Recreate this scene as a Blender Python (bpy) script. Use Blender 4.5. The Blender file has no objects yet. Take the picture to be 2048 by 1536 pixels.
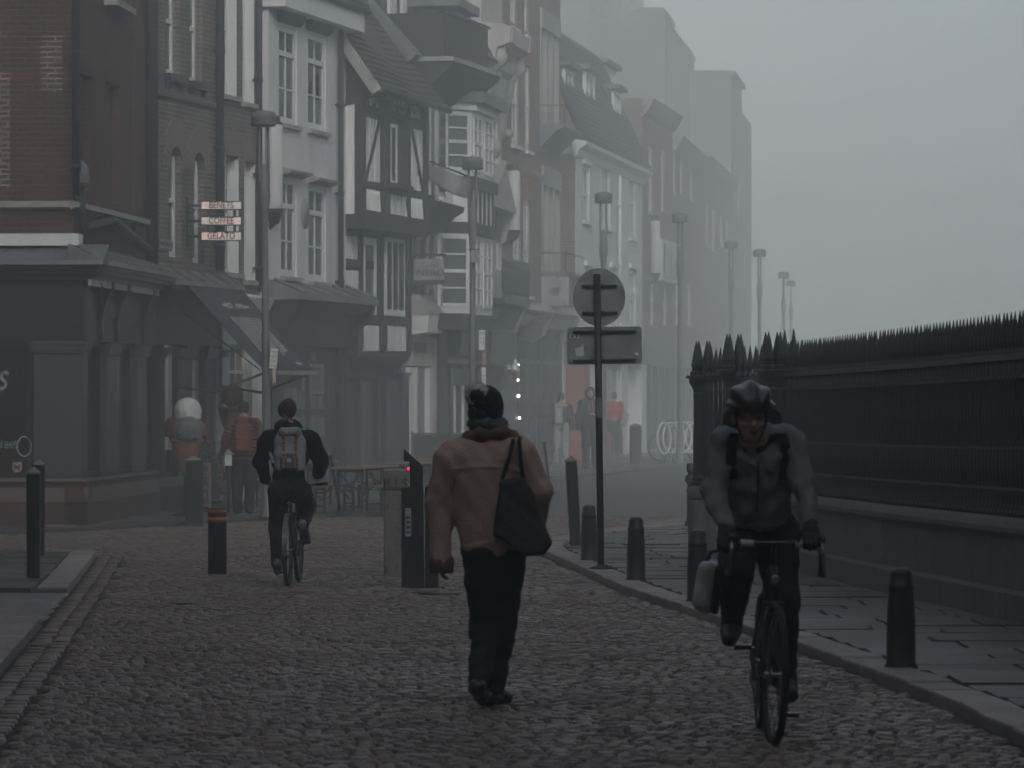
import bpy, bmesh, math, random
import numpy as np
from mathutils import Vector, Matrix
random.seed(7)
RNG = np.random.default_rng(7)
S = bpy.context.scene
COL = S.collection
# ---------------------------------------------------------------- survey of the place
# camera at (0,0,CZ) looking along +Y; F is the focal length in photo pixels
F, CX, HY, CZ = 8000.0, 1024.0, 790.0, 1.75
def P(px, py, d):
    return Vector(((px-CX)/F*d, d, CZ+(HY-py)/F*d))
_gy = [-400, 0, 30, 36, 40, 44, 48, 54, 62, 70, 80, 90, 105, 2000]
_gz = [4.01, .25, -.032, -.085, -.112, -.127, -.132, -.132, -.120, -.05, .035, .085, .11, .11]
def gz(y):
    return float(np.interp(y, _gy, _gz))
def ground(px, py, h=0.0):
    lo, hi = 8.0, 400.0
    for _ in range(60):
        m = (lo+hi)/2
        if CZ+(HY-py)/F*m > gz(m)+h: lo = m
        else: hi = m
    return P(px, py, lo)
# ---------------------------------------------------------------- tags
def tag(o, label=None, cat=None, group=None, kind=None):
    if label: o['label'] = label
    if cat: o['category'] = cat
    if group: o['group'] = group
    if kind: o['kind'] = kind
    return o
def thing(name, label, cat, loc=(0, 0, 0), rz=0.0, group=None):
    o = bpy.data.objects.new(name, None)
    o.empty_display_size = .2
    COL.objects.link(o)
    o.location = loc
    o.rotation_euler = (0, 0, rz)
    return tag(o, label, cat, group)
def copy_tree(o, parent=None):
    c = o.copy()
    COL.objects.link(c)
    if parent is not None: c.parent = parent
    for ch in [k for k in bpy.data.objects if k.parent == o]:
        copy_tree(ch, c)
    return c
# ---------------------------------------------------------------- mesh builder
class MB:
    def __init__(s):
        s.v = []; s.f = []; s.sm = []; s.mi = []
        s.M = None; s.cur = 0
    def add(s, vs, fs, smooth=False):
        n = len(s.v)
        if s.M is not None: vs = [s.M @ Vector(v) for v in vs]
        s.v += [tuple(v) for v in vs]
        for f in fs:
            s.f.append([i+n for i in f]); s.sm.append(smooth); s.mi.append(s.cur)
        return s
    def box(s, x0, x1, y0, y1, z0, z1):
        if x0 > x1: x0, x1 = x1, x0
        if y0 > y1: y0, y1 = y1, y0
        if z0 > z1: z0, z1 = z1, z0
        v = [(x0,y0,z0),(x1,y0,z0),(x1,y1,z0),(x0,y1,z0),(x0,y0,z1),(x1,y0,z1),(x1,y1,z1),(x0,y1,z1)]
        return s.add(v, [(0,3,2,1),(4,5,6,7),(0,1,5,4),(1,2,6,5),(2,3,7,6),(3,0,4,7)])
    def cbox(s, x0, x1, y0, y1, z0, z1, b):
        """box with chamfered vertical and top edges"""
        if x0 > x1: x0, x1 = x1, x0
        if y0 > y1: y0, y1 = y1, y0
        v = []
        def ring(i, z):
            return [(x0+i+b,y0+i,z),(x1-i-b,y0+i,z),(x1-i,y0+i+b,z),(x1-i,y1-i-b,z),(x1-i-b,y1-i,z),(x0+i+b,y1-i,z),(x0+i,y1-i-b,z),(x0+i,y0+i+b,z)]
        v = ring(0,z0)+ring(0,z1-b)+ring(b,z1)
        f = [tuple(range(7,-1,-1)), tuple(range(16,24))]
        for k in (0,8):
            for i in range(8):
                j = (i+1) % 8
                f.append((k+i,k+j,k+8+j,k+8+i))
        return s.add(v, f)
    def prism(s, poly, axis, a, b):
        """extrude a 2-D polygon along axis: 'x' poly=(y,z), 'y' poly=(x,z), 'z' poly=(x,y)"""
        def m(p, t):
            return {'x': (t,p[0],p[1]), 'y': (p[0],t,p[1]), 'z': (p[0],p[1],t)}[axis]
        n = len(poly)
        v = [m(p,a) for p in poly]+[m(p,b) for p in poly]
        f = [tuple(range(n-1,-1,-1)), tuple(range(n,2*n))]
        for i in range(n):
            j = (i+1) % n
            f.append((i,j,n+j,n+i))
        return s.add(v, f)
    def bar(s, a, b, w, h=None, up=(0,0,1)):
        """rectangular bar from a to b, w wide and h high"""
        h = h or w
        a, b = Vector(a), Vector(b)
        d = (b-a).normalized()
        u = Vector(up)
        if abs(d.dot(u)) > .98: u = Vector((0,1,0))
        r = d.cross(u).normalized(); u = r.cross(d).normalized()
        v = []
        for p in (a, b):
            for i, j in ((-1,-1),(1,-1),(1,1),(-1,1)):
                v.append(p+r*(i*w/2)+u*(j*h/2))
        return s.add(v, [(0,3,2,1),(4,5,6,7),(0,1,5,4),(1,2,6,5),(2,3,7,6),(3,0,4,7)])
    def tube(s, pts, r, n=8, closed=False, cap=True):
        pts = [Vector(p) for p in pts]
        m = len(pts)
        rs = r if isinstance(r, (list, tuple)) else [r]*m
        v = []
        ref = None
        for i, p in enumerate(pts):
            if closed: t = (pts[(i+1) % m]-pts[i-1])
            else: t = pts[min(i+1,m-1)]-pts[max(i-1,0)]
            t = t.normalized() if t.length > 1e-9 else Vector((0,0,1))
            if ref is None:
                ref = Vector((0,0,1)) if abs(t.z) < .9 else Vector((1,0,0))
            x = t.cross(ref)
            if x.length < 1e-6: x = t.cross(Vector((0,1,0)))
            x.normalize(); y = x.cross(t).normalized(); ref = y
            for k in range(n):
                a = 2*math.pi*k/n
                v.append(p+(x*math.cos(a)+y*math.sin(a))*rs[i])
        f = []
        for i in range(m if closed else m-1):
            a, b = i*n, ((i+1) % m)*n
            for k in range(n):
                j = (k+1) % n
                f.append((a+k,b+k,b+j,a+j))
        s.add(v, f, True)
        if cap and not closed:
            base = len(s.v)-len(v)
            s.f.append([base+k for k in range(n)]); s.sm.append(False); s.mi.append(s.cur)
            s.f.append([base+(m-1)*n+k for k in range(n-1,-1,-1)]); s.sm.append(False); s.mi.append(s.cur)
        return s
    def lathe(s, prof, c=(0,0,0), n=16, smooth=True, ax='z'):
        """prof = [(r,z)...] turned about the vertical through c"""
        c = Vector(c); v = []
        def m(x, y, z): return {'z': (x,y,z), 'y': (x,z,-y), 'x': (z,x,y)}[ax]
        for r, z in prof:
            for k in range(n):
                a = 2*math.pi*k/n
                v.append(c+Vector(m(r*math.cos(a), r*math.sin(a), z)))
        f = []
        for i in range(len(prof)-1):
            for k in range(n):
                j = (k+1) % n
                f.append((i*n+k,i*n+j,(i+1)*n+j,(i+1)*n+k))
        s.add(v, f, smooth)
        b = len(s.v)-len(v)
        s.f.append([b+k for k in range(n-1,-1,-1)]); s.sm.append(False); s.mi.append(s.cur)
        t = b+(len(prof)-1)*n
        s.f.append([t+k for k in range(n)]); s.sm.append(False); s.mi.append(s.cur)
        return s
    def ball(s, c, r, n=12, sq=(1,1,1)):
        c = Vector(c); m = max(4, n//2)
        prof = [(max(.001,math.sin(math.pi*i/m))*r, -math.cos(math.pi*i/m)*r) for i in range(m+1)]
        v = []
        for rr, z in prof:
            for k in range(n):
                a = 2*math.pi*k/n
                v.append(c+Vector((rr*math.cos(a)*sq[0], rr*math.sin(a)*sq[1], z*sq[2])))
        f = []
        for i in range(m):
            for k in range(n):
                j = (k+1) % n
                f.append((i*n+k,i*n+j,(i+1)*n+j,(i+1)*n+k))
        return s.add(v, f, True)
    def build(s, name, mat, parent=None, bevel=0.0):
        me = bpy.data.meshes.new(name)
        me.from_pydata(s.v, [], s.f)
        for m in (mat if isinstance(mat, (list, tuple)) else [mat]): me.materials.append(m)
        me.polygons.foreach_set('use_smooth', s.sm)
        me.polygons.foreach_set('material_index', s.mi)
        me.update()
        o = bpy.data.objects.new(name, me)
        COL.objects.link(o)
        if parent is not None: o.parent = parent
        if bevel:
            b = o.modifiers.new('bevel', 'BEVEL'); b.width = bevel; b.segments = 2; b.limit_method = 'ANGLE'
        return o
def build_each(mb, name, mat, parent=None):
    """one object per connected piece of the builder"""
    p = list(range(len(mb.v)))
    def find(i):
        while p[i] != i: p[i] = p[p[i]]; i = p[i]
        return i
    for f in mb.f:
        r = find(f[0])
        for i in f[1:]: p[find(i)] = r
    groups = {}
    for k, f in enumerate(mb.f): groups.setdefault(find(f[0]), []).append(k)
    out = []
    for ks in groups.values():
        ids = sorted({i for k in ks for i in mb.f[k]}); mp = {i: j for j, i in enumerate(ids)}
        q = MB(); q.v = [mb.v[i] for i in ids]; q.f = [[mp[i] for i in mb.f[k]] for k in ks]; q.sm = [mb.sm[k] for k in ks]; q.mi = [mb.mi[k] for k in ks]
        out.append(q.build(name, mat, parent))
    return out
def np_mesh(name, V, Fq, mat, parent=None, smooth=True):
    me = bpy.data.meshes.new(name)
    V = np.asarray(V, dtype=np.float32); Fq = np.asarray(Fq, dtype=np.int32)
    k = Fq.shape[1]
    me.vertices.add(len(V)); me.vertices.foreach_set('co', V.ravel())
    me.loops.add(Fq.size); me.loops.foreach_set('vertex_index', Fq.ravel())
    me.polygons.add(len(Fq))
    me.polygons.foreach_set('loop_start', np.arange(0, Fq.size, k, dtype=np.int32))
    me.polygons.foreach_set('loop_total', np.full(len(Fq), k, dtype=np.int32))
    me.polygons.foreach_set('use_smooth', np.full(len(Fq), smooth))
    me.update(calc_edges=True); me.validate()
    for m in (mat if isinstance(mat, (list, tuple)) else [mat]): me.materials.append(m)
    o = bpy.data.objects.new(name, me)
    COL.objects.link(o)
    if parent is not None: o.parent = parent
    return o
# ---------------------------------------------------------------- implicit surfaces for bodies and cloth
def smin(a, b, k):
    h = np.clip(.5+.5*(b-a)/k, 0, 1)
    return b*(1-h)+a*h-k*h*(1-h)
def smax(a, b, k): return -smin(-a, -b, k)
def cone(a, b, ra, rb, sc=(1,1,1)):
    """tapered round limb; sc squashes the section along the axes"""
    a = np.array(a, float); b = np.array(b, float); sc = np.array(sc, float)
    def f(p):
        q = (p-a)/sc; d = (b-a)/sc
        t = np.clip((q@d)/(d@d), 0, 1)
        return (np.linalg.norm(q-t[:,None]*d, axis=1)-(ra+(rb-ra)*t))*sc.min()
    return f
def ell(c, r, rot=None):
    c = np.array(c, float); r = np.array(r, float)
    R = None if rot is None else np.array(Matrix.Rotation(rot[1], 3, rot[0]))
    def f(p):
        q = p-c
        if R is not None: q = q@R
        k0 = np.linalg.norm(q/r, axis=1); k1 = np.linalg.norm(q/(r*r), axis=1)
        return k0*(k0-1)/np.maximum(k1, 1e-6)
    return f
def rbox(c, h, rad, rz=0.0, rx=0.0, ry=0.0):
    c = np.array(c, float); h = np.array(h, float)-rad
    R = np.array(Matrix.Rotation(rz,3,'Z')@Matrix.Rotation(rx,3,'X')@Matrix.Rotation(ry,3,'Y'))
    def f(p):
        q = np.abs((p-c)@R)-h
        return np.linalg.norm(np.maximum(q,0),axis=1)+np.minimum(q.max(axis=1),0)-rad
    return f
def blend(k, *fs):
    def f(p):
        d = fs[0](p)
        for g in fs[1:]: d = smin(d, g(p), k)
        return d
    return f
def cut(f, g, k=.01): return lambda p: smax(f(p), -g(p), k)
def plane_cut(f, c, n, k=.008):
    c = np.array(c, float); n = np.array(n, float); n /= np.linalg.norm(n)
    return lambda p: smax(f(p), (p-c)@n, k)
def wrinkle(f, amp, freq, seed=0, stretch=(1,1,1)):
    r = np.random.default_rng(seed)
    W = r.normal(size=(7,3))*freq/np.array(stretch); ph = r.uniform(0,6.28,7)
    def g(p):
        w = np.zeros(len(p))
        q = p+.03*np.sin(p[:,[1,2,0]]*9+seed)
        for k in range(7): w += np.sin(q@W[k]+ph[k])/(1+.25*k)
        return f(p)+amp*w/3
    return g
def sdf_obj(name, f, lo, hi, h, mat, parent=None):
    lo = np.array(lo, float); hi = np.array(hi, float)
    n = np.maximum(4, np.ceil((hi-lo)/h).astype(int)+1)
    ax = [lo[i]+h*np.arange(n[i]) for i in range(3)]
    G = np.stack(np.meshgrid(*ax, indexing='ij'), -1).reshape(-1,3)
    K = 4; nc = (n+K-1)//K+1     # coarse pass first, then only the shell near the surface
    axc = [lo[i]+h*K*np.arange(nc[i]) for i in range(3)]
    Gc = np.stack(np.meshgrid(*axc, indexing='ij'), -1).reshape(-1,3)
    Vc = f(Gc).reshape(nc)
    up = Vc
    for q in range(3): up = np.repeat(up, K, axis=q)
    up = np.roll(up, (K//2,)*3, axis=(0,1,2))[:n[0],:n[1],:n[2]]
    V = up.reshape(-1).copy()
    near = np.where(np.abs(V) < h*K*1.9)[0]
    for i in range(0, len(near), 300000): V[near[i:i+300000]] = f(G[near[i:i+300000]])
    V = V.reshape(n)
    V[0]=V[-1]=.1; V[:,0]=V[:,-1]=.1; V[:,:,0]=V[:,:,-1]=.1
    ins = V < 0
    cx = [s-1 for s in n]
    acc = np.zeros((*cx,3)); cnt = np.zeros(cx)
    cs = [(i,j,k) for i in (0,1) for j in (0,1) for k in (0,1)]
    def sub(A, o): return A[o[0]:o[0]+cx[0], o[1]:o[1]+cx[1], o[2]:o[2]+cx[2]]
    for a in cs:
        for b in cs:
            if sum(abs(x-y) for x, y in zip(a,b)) == 1 and a < b:
                va, vb = sub(V,a), sub(V,b)
                m = sub(ins,a) != sub(ins,b)
                t = np.where(m, va/np.where(m, va-vb, 1), 0)
                for q in range(3): acc[...,q] += np.where(m, a[q]+t*(b[q]-a[q]), 0)
                cnt += m
    act = cnt > 0
    idx = np.full(cx, -1); idx[act] = np.arange(act.sum())
    I = np.argwhere(act)
    verts = lo+h*(I+acc[act]/cnt[act][:,None])
    faces = []
    for q in range(3):
        u, v = (q+1) % 3, (q+2) % 3
        s0 = [slice(None)]*3; s1 = [slice(None)]*3
        s0[q] = slice(0,-1); s1[q] = slice(1,None)
        A = ins[tuple(s0)]; B = ins[tuple(s1)]
        E = np.argwhere(A != B)
        E = E[(E[:,u] > 0) & (E[:,v] > 0) & (E[:,u] < n[u]-1) & (E[:,v] < n[v]-1)]
        if not len(E): continue
        def at(du, dv):
            e = E.copy(); e[:,u] -= du; e[:,v] -= dv
            return idx[e[:,0],e[:,1],e[:,2]]
        Q = np.stack([at(0,0),at(1,0),at(1,1),at(0,1)],1)
        fl = A[E[:,0],E[:,1],E[:,2]]
        Q[~fl] = Q[~fl][:,::-1]
        faces.append(Q)
    return np_mesh(name, verts, np.concatenate(faces), mat, parent)
# ---------------------------------------------------------------- lettering
def letters(name, txt, mat, parent, loc, size, sx=1.0, depth=.004, rot=(math.pi/2,0,0), align='CENTER', shear=0.0, bold=0.0):
    cu = bpy.data.curves.new(name, 'FONT')
    cu.body = txt; cu.size = size; cu.extrude = depth; cu.align_x = align; cu.align_y = 'CENTER'
    cu.shear = shear; cu.offset = bold; cu.resolution_u = 3
    t = bpy.data.objects.new(name, cu)
    COL.objects.link(t)
    dg = bpy.context.evaluated_depsgraph_get()
    me = bpy.data.meshes.new_from_object(t.evaluated_get(dg))
    bpy.data.objects.remove(t); bpy.data.curves.remove(cu)
    me.name = name
    me.transform(Matrix.Diagonal((sx,1,1,1)))
    me.materials.clear(); me.materials.append(mat)
    o = bpy.data.objects.new(name, me)
    COL.objects.link(o)
    o.parent = parent; o.location = loc; o.rotation_euler = rot
    return o
# ---------------------------------------------------------------- materials
def _mix(nt, a, b, fac, mode='MIX'):
    n = nt.nodes.new('ShaderNodeMix'); n.data_type = 'RGBA'; n.blend_type = mode
    for s, v in ((n.inputs[0],fac),(n.inputs[6],a),(n.inputs[7],b)):
        if hasattr(v, 'links'): nt.links.new(v, s)
        elif isinstance(v, (int,float)): s.default_value = v
        else: s.default_value = (*v[:3],1)
    return n.outputs[2]
def _noise(nt, vec, scale, detail=4, rough=.55, stretch=None):
    if stretch:
        m = nt.nodes.new('ShaderNodeMapping'); m.inputs['Scale'].default_value = stretch
        nt.links.new(vec, m.inputs[0]); vec = m.outputs[0]
    n = nt.nodes.new('ShaderNodeTexNoise'); n.inputs['Scale'].default_value = scale
    n.inputs['Detail'].default_value = detail; n.inputs['Roughness'].default_value = rough
    nt.links.new(vec, n.inputs['Vector'])
    return n.outputs['Fac']
def _ramp(nt, fac, lo, hi):
    m = nt.nodes.new('ShaderNodeMapRange'); m.inputs[1].default_value = lo; m.inputs[2].default_value = hi
    nt.links.new(fac, m.inputs[0]); return m.outputs[0]
def _bump(nt, h, bs, strength, dist):
    b = nt.nodes.new('ShaderNodeBump'); b.inputs['Strength'].default_value = strength; b.inputs['Distance'].default_value = dist
    nt.links.new(h, b.inputs['Height']); nt.links.new(b.outputs[0], bs.inputs['Normal'])
def mat(name, col, rough=.7, col2=None, scale=6.0, var=.5, bump=.0, bscale=40.0, metal=0.0, spec=.4, stretch=None, streak=None, fleck=None):
    m = bpy.data.materials.new(name); m.use_nodes = True
    nt = m.node_tree; bs = nt.nodes['Principled BSDF']
    bs.inputs['Roughness'].default_value = rough; bs.inputs['Metallic'].default_value = metal
    bs.inputs['Specular IOR Level'].default_value = spec
    tc = nt.nodes.new('ShaderNodeTexCoord'); vec = tc.outputs['Object']
    col2 = col2 or tuple(c*.72 for c in col)
    n = _noise(nt, vec, scale, 5, .6, stretch)
    c = _mix(nt, col, col2, _ramp(nt, n, .5-.3*var-.05, .5+.3*var+.05))
    if streak:   # vertical rain streaks: real staining of the surface
        k = _noise(nt, vec, streak[1], 4, .6, (1,1,.08))
        c = _mix(nt, c, streak[0], _ramp(nt, k, .52, .72))
    if fleck:
        k = _noise(nt, vec, fleck[1], 2, .5)
        c = _mix(nt, c, fleck[0], _ramp(nt, k, .62, .7))
    nt.links.new(c, bs.inputs['Base Color'])
    r = nt.nodes.new('ShaderNodeMapRange'); r.inputs[3].default_value = max(.03,rough-.12); r.inputs[4].default_value = min(1,rough+.12)
    nt.links.new(n, r.inputs[0]); nt.links.new(r.outputs[0], bs.inputs['Roughness'])
    if bump:
        _bump(nt, _noise(nt, vec, bscale, 5, .6), bs, bump, .02)
    return m
def brick_mat(name, c1, c2, mortar, w=.225, h=.075, ms=.009, patch=None, dark=(.03,.03,.03)):
    m = bpy.data.materials.new(name); m.use_nodes = True
    nt = m.node_tree; bs = nt.nodes['Principled BSDF']; bs.inputs['Roughness'].default_value = .85
    bs.inputs['Specular IOR Level'].default_value = .25
    tc = nt.nodes.new('ShaderNodeTexCoord'); vec = tc.outputs['Object']
    sp = nt.nodes.new('ShaderNodeSeparateXYZ'); nt.links.new(vec, sp.inputs[0])
    ad = nt.nodes.new('ShaderNodeMath'); nt.links.new(sp.outputs[0], ad.inputs[0]); nt.links.new(sp.outputs[1], ad.inputs[1])
    cb = nt.nodes.new('ShaderNodeCombineXYZ'); nt.links.new(ad.outputs[0], cb.inputs[0]); nt.links.new(sp.outputs[2], cb.inputs[1])
    b = nt.nodes.new('ShaderNodeTexBrick'); nt.links.new(cb.outputs[0], b.inputs['Vector'])
    b.inputs['Scale'].default_value = 1; b.inputs['Brick Width'].default_value = w; b.inputs['Row Height'].default_value = h
    b.inputs['Mortar Size'].default_value = ms; b.inputs['Mortar Smooth'].default_value = .3; b.inputs['Bias'].default_value = -.1
    b.inputs['Color1'].default_value = (*c1,1); b.inputs['Color2'].default_value = (*c2,1); b.inputs['Mortar'].default_value = (*mortar,1)
    n1 = _noise(nt, vec, 1.3, 5, .65)
    c = _mix(nt, b.outputs['Color'], dark, _ramp(nt, n1, .48, .78))
    n2 = _noise(nt, cb.outputs[0], 9, 3, .6)
    c2_ = _mix(nt, c, patch or c1, _ramp(nt, n2, .58, .66))
    c = _mix(nt, c, c2_, .55)
    nt.links.new(c, bs.inputs['Base Color'])
    iv = nt.nodes.new('ShaderNodeMath'); iv.operation = 'SUBTRACT'; iv.inputs[0].default_value = 1; nt.links.new(b.outputs['Fac'], iv.inputs[1])
    h2 = nt.nodes.new('ShaderNodeMath'); h2.operation = 'MULTIPLY_ADD'; h2.inputs[1].default_value = .5
    nt.links.new(_noise(nt, vec, 45, 4), h2.inputs[0]); nt.links.new(iv.outputs[0], h2.inputs[2])
    _bump(nt, h2.outputs[0], bs, .8, .012)
    return m
def emit_mat(name, col, strength):
    m = bpy.data.materials.new(name); m.use_nodes = True
    bs = m.node_tree.nodes['Principled BSDF']
    bs.inputs['Base Color'].default_value = (*col,1)
    bs.inputs['Emission Color'].default_value = (*col,1); bs.inputs['Emission Strength'].default_value = strength
    return m
def glass_mat(name, col=(.02,.022,.025), rough=.06, alpha=None):
    m = bpy.data.materials.new(name); m.use_nodes = True
    nt = m.node_tree; bs = nt.nodes['Principled BSDF']
    bs.inputs['Base Color'].default_value = (*col,1); bs.inputs['Roughness'].default_value = rough
    bs.inputs['Specular IOR Level'].default_value = .5; bs.inputs['IOR'].default_value = 1.5
    tc = nt.nodes.new('ShaderNodeTexCoord')
    _bump(nt, _noise(nt, tc.outputs['Object'], 1.8, 2), bs, .06, .05)
    if alpha is not None: bs.inputs['Alpha'].default_value = alpha
    return m
# ---------------------------------------------------------------- ground, roads, pavements, kerbs
def tint_mat(name, cols, rough, var_scale, bump, bscale, wet=None, spec=.4, bdist=.01):
    """stone whose colour changes from piece to piece (attribute 'tint')"""
    m = bpy.data.materials.new(name); m.use_nodes = True
    nt = m.node_tree; bs = nt.nodes['Principled BSDF']; bs.inputs['Specular IOR Level'].default_value = spec
    at = nt.nodes.new('ShaderNodeAttribute'); at.attribute_name = 'tint'
    cr = nt.nodes.new('ShaderNodeValToRGB')
    e = cr.color_ramp.elements
    while len(e) < len(cols): e.new(.5)
    for i, c in enumerate(cols):
        e[i].position = i/(len(cols)-1); e[i].color = (*c,1)
    nt.links.new(at.outputs['Fac'], cr.inputs[0])
    tc = nt.nodes.new('ShaderNodeTexCoord'); vec = tc.outputs['Object']
    n = _noise(nt, vec, var_scale, 5, .6)
    c = _mix(nt, cr.outputs[0], tuple(x*.5 for x in cols[0]), _ramp(nt, n, .45, .85))
    n3 = _noise(nt, vec, 22, 3, .6)
    c = _mix(nt, c, tuple(x*1.5 for x in cols[-1]), _ramp(nt, n3, .6, .95))
    nt.links.new(c, bs.inputs['Base Color'])
    r = nt.nodes.new('ShaderNodeMapRange'); r.inputs[1].default_value = .35; r.inputs[2].default_value = .65
    r.inputs[3].default_value = wet or rough; r.inputs[4].default_value = rough
    nt.links.new(_noise(nt, vec, .35, 3), r.inputs[0]); nt.links.new(r.outputs[0], bs.inputs['Roughness'])
    _bump(nt, _noise(nt, vec, bscale, 5, .65), bs, bump, bdist)
    return m
M_SETT = tint_mat('sett_stone', [(.115,.088,.077),(.17,.13,.113),(.205,.165,.148),(.235,.17,.142),(.27,.238,.22)], .52, 1.1, .9, 38, wet=.32)
M_FLAG = tint_mat('flagstone', [(.075,.073,.070),(.105,.10,.094),(.15,.148,.144)], .6, .9, .6, 14, wet=.42, bdist=.008)
M_KERB = tint_mat('kerb_granite', [(.24,.21,.198),(.30,.265,.25),(.35,.31,.295)], .6, 2.0, .7, 60)
M_BED = mat('paving_bed', (.055,.053,.05), .8, (.04,.038,.036), 6, bump=.5, bscale=40)
M_JOINT = mat('joint_dirt', (.03,.027,.025), .9, (.05,.045,.04), 8, bump=.6, bscale=60)
M_ASPH = mat('asphalt', (.085,.085,.086), .42, (.105,.105,.104), .8, bump=.8, bscale=160, fleck=((.12,.12,.12),90))
def interp(pts):
    ys = [p[0] for p in pts]; xs = [p[1] for p in pts]
    return lambda y: float(np.interp(y, ys, xs))
KL = lambda y: -3.17-.0765*(y-24.7)                                   # left near kerb line
KR = interp([(0,2.75),(12,2.62),(19.2,2.46),(21.8,2.38),(27.3,2.0),(32.4,1.52),(37.5,1.06),(43,.68),(46.3,.43),(47.6,.36),(49,.34),(50.6,.45),(52.8,.83),(55.3,1.56),(57.2,2.5),(58.3,4.0),(59.2,7),(60,16)])
KF = interp([(50,-40),(52,-14),(53.8,-6.9),(56.2,-5.5),(58.5,-4.34),(62,-2.6),(70,-.75),(80.5,1.0),(92,3.9),(105,6.4),(120,8.6),(150,12.5),(200,18),(420,44)])
def strip(name, m, xl, xr, ys, h, skirt=None):
    b = MB(); v = []
    for y in ys: v += [(xl(y),y,gz(y)+h),(xr(y),y,gz(y)+h)]
    b.add(v, [(2*i,2*i+1,2*i+3,2*i+2) for i in range(len(ys)-1)])
    return tag(b.build(name, m), kind='structure')
def span(a, b, n): return [a+(b-a)*i/n for i in range(n+1)]
strip('ground', M_JOINT, lambda y: -260, lambda y: 260, [-90,0,20,30,36,40,44,48,54,62,70,80,90,105,420,900], -.014)
strip('asphalt_road', M_ASPH, lambda y: KF(y)-.05, lambda y: 80, span(61.8,70,4)+span(72,110,19)+[120,150,200,300,410], .004)
def pieces(name, m, rows, inside, gap, top, dome, tilt, low=-.02, hj=.004, parent_h=0.0, rot=0.0):
    """rows = (y, depth, x0, x1, wmin, wmax): individually laid stones, one mesh"""
    V = []; T = []
    for (y, dp, x0, x1, w0, w1, *ex) in rows:
        x = x0 if ex else x0-RNG.uniform(0, w1)
        back = ex and ex[0] < 0; xr = x1
        while (xr > x0) if back else (x < x1):
            wd = RNG.uniform(w0, w1)
            cx, cy = (xr-wd/2 if back else x+wd/2), y+dp/2+RNG.normal()*.004
            x += wd; xr -= wd
            if not inside(cx, cy, wd, dp): continue
            a, b = (wd-gap)/2, (dp-gap*RNG.uniform(.7,1.2))/2
            z = gz(cy)+top+RNG.normal()*hj; tx, ty = RNG.normal(size=2)*tilt
            j = RNG.normal(size=(4,2))*gap*.22
            o = np.array([(-a,-b),(a,-b),(a,b),(-a,b)])+j
            i = o*np.array([1-dome*.5/max(a,.02)*.1, 1]) * (1-dome)
            zo = np.full(4, z+low); zi = z+i[:,0]*tx+i[:,1]*ty
            V.append(np.concatenate([np.c_[o+(cx,cy),zo], np.c_[i+(cx,cy),zi]]))
            T.append(RNG.uniform())
    n = len(V); V = np.concatenate(V)
    q = np.array([(4,5,6,7),(0,1,5,4),(1,2,6,5),(2,3,7,6),(3,0,4,7)])
    Fq = (q[None]+8*np.arange(n)[:,None,None]).reshape(-1,4)
    o = np_mesh(name, V, Fq, m, smooth=dome > .12)
    at = o.data.attributes.new('tint', 'FLOAT', 'FACE')
    at.data.foreach_set('value', np.repeat(np.array(T, dtype=np.float32), 5))
    return tag(o, kind='structure')
def view(y, mrg=1.2): return (-.128*y-mrg, .128*y+mrg)
rows = []
y = 14.0
while y < 61.8:
    x0, x1 = view(y); d = RNG.uniform(.066,.090)*(1 if y < 36 else 1.3)
    rows.append((y, d, x0, x1, .075*(1 if y < 36 else 1.3), .135*(1 if y < 36 else 1.3))); y += d
def in_road(x, y, w, d):
    if x+w/2 > KR(y)-.02 and y < 60.2: return False
    if y < 46.6 and x-w/2 < KL(y)+.29: return False
    if x-w/2 < KF(y)+.03 and y > 51: return False
    return True
pieces('cobbled_road', M_SETT, rows, in_road, .014, .004, .20, .045, hj=.003)
# three gutter courses that follow the left kerb
b = []
V = []; T = []
for k in range(2):
    y = 14.0
    while y < 46.6:
        L = RNG.uniform(.09,.16); yc = y+L/2; y += L
        xc = KL(yc)+.03+.135*k+.065+RNG.normal()*.008; a, bb = .061, L/2-.006
        o = np.array([(-a,-bb),(a,-bb),(a,bb),(-a,bb)])+RNG.normal(size=(4,2))*.004
        o[:,0] -= .0765*o[:,1]
        z = gz(yc)-.002+RNG.normal()*.004
        V.append(np.concatenate([np.c_[o+(xc,yc),np.full(4,z-.02)], np.c_[o*.88+(xc,yc),np.full(4,z)]])); T.append(RNG.uniform(0,1))
q = np.array([(4,5,6,7),(0,1,5,4),(1,2,6,5),(2,3,7,6),(3,0,4,7)])
o = np_mesh('gutter', np.concatenate(V), (q[None]+8*np.arange(len(V))[:,None,None]).reshape(-1,4), M_SETT)
o.data.attributes.new('tint','FLOAT','FACE').data.foreach_set('value', np.repeat(np.array(T,dtype=np.float32),5)); tag(o, kind='structure')
# pavements: a bed and the flagstones laid on it
KW = .27
ys_r = span(5,46,22)+span(46.3,60,30)
strip('pavement', M_BED, lambda y: KR(y)+.04, lambda y: 60, ys_r, .030)
strip('pavement', M_BED, lambda y: -60, lambda y: KF(y)-.04, [50,52,53,53.8]+span(54.5,92,40)+span(94,200,20)+[300,410], .036)
rows = []; y = 15.0
while y < 59.6:
    d = RNG.uniform(.45,.75); x0, x1 = view(y, 1.5)
    rows.append((y, d, max(KR(y),KR(y+d))+KW+.012, x1, .55, 1.05, 1)); y += d
def in_r(x, y, w, d): return x-w/2 > max(KR(y-d/2),KR(y+d/2))+KW*.6
pieces('paving_flags', M_FLAG, rows, in_r, .020, .054, .012, .005, low=-.035, hj=.0055)
rows = []; y = 52.2
while y < 120:
    d = RNG.uniform(.45,.75)
    rows.append((y, d, max(-.13*y-1, -14, KF(y)-9), min(KF(y),KF(y+d))-.17, .5, .95, -1)); y += d
def in_f(x, y, w, d): return True
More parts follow.
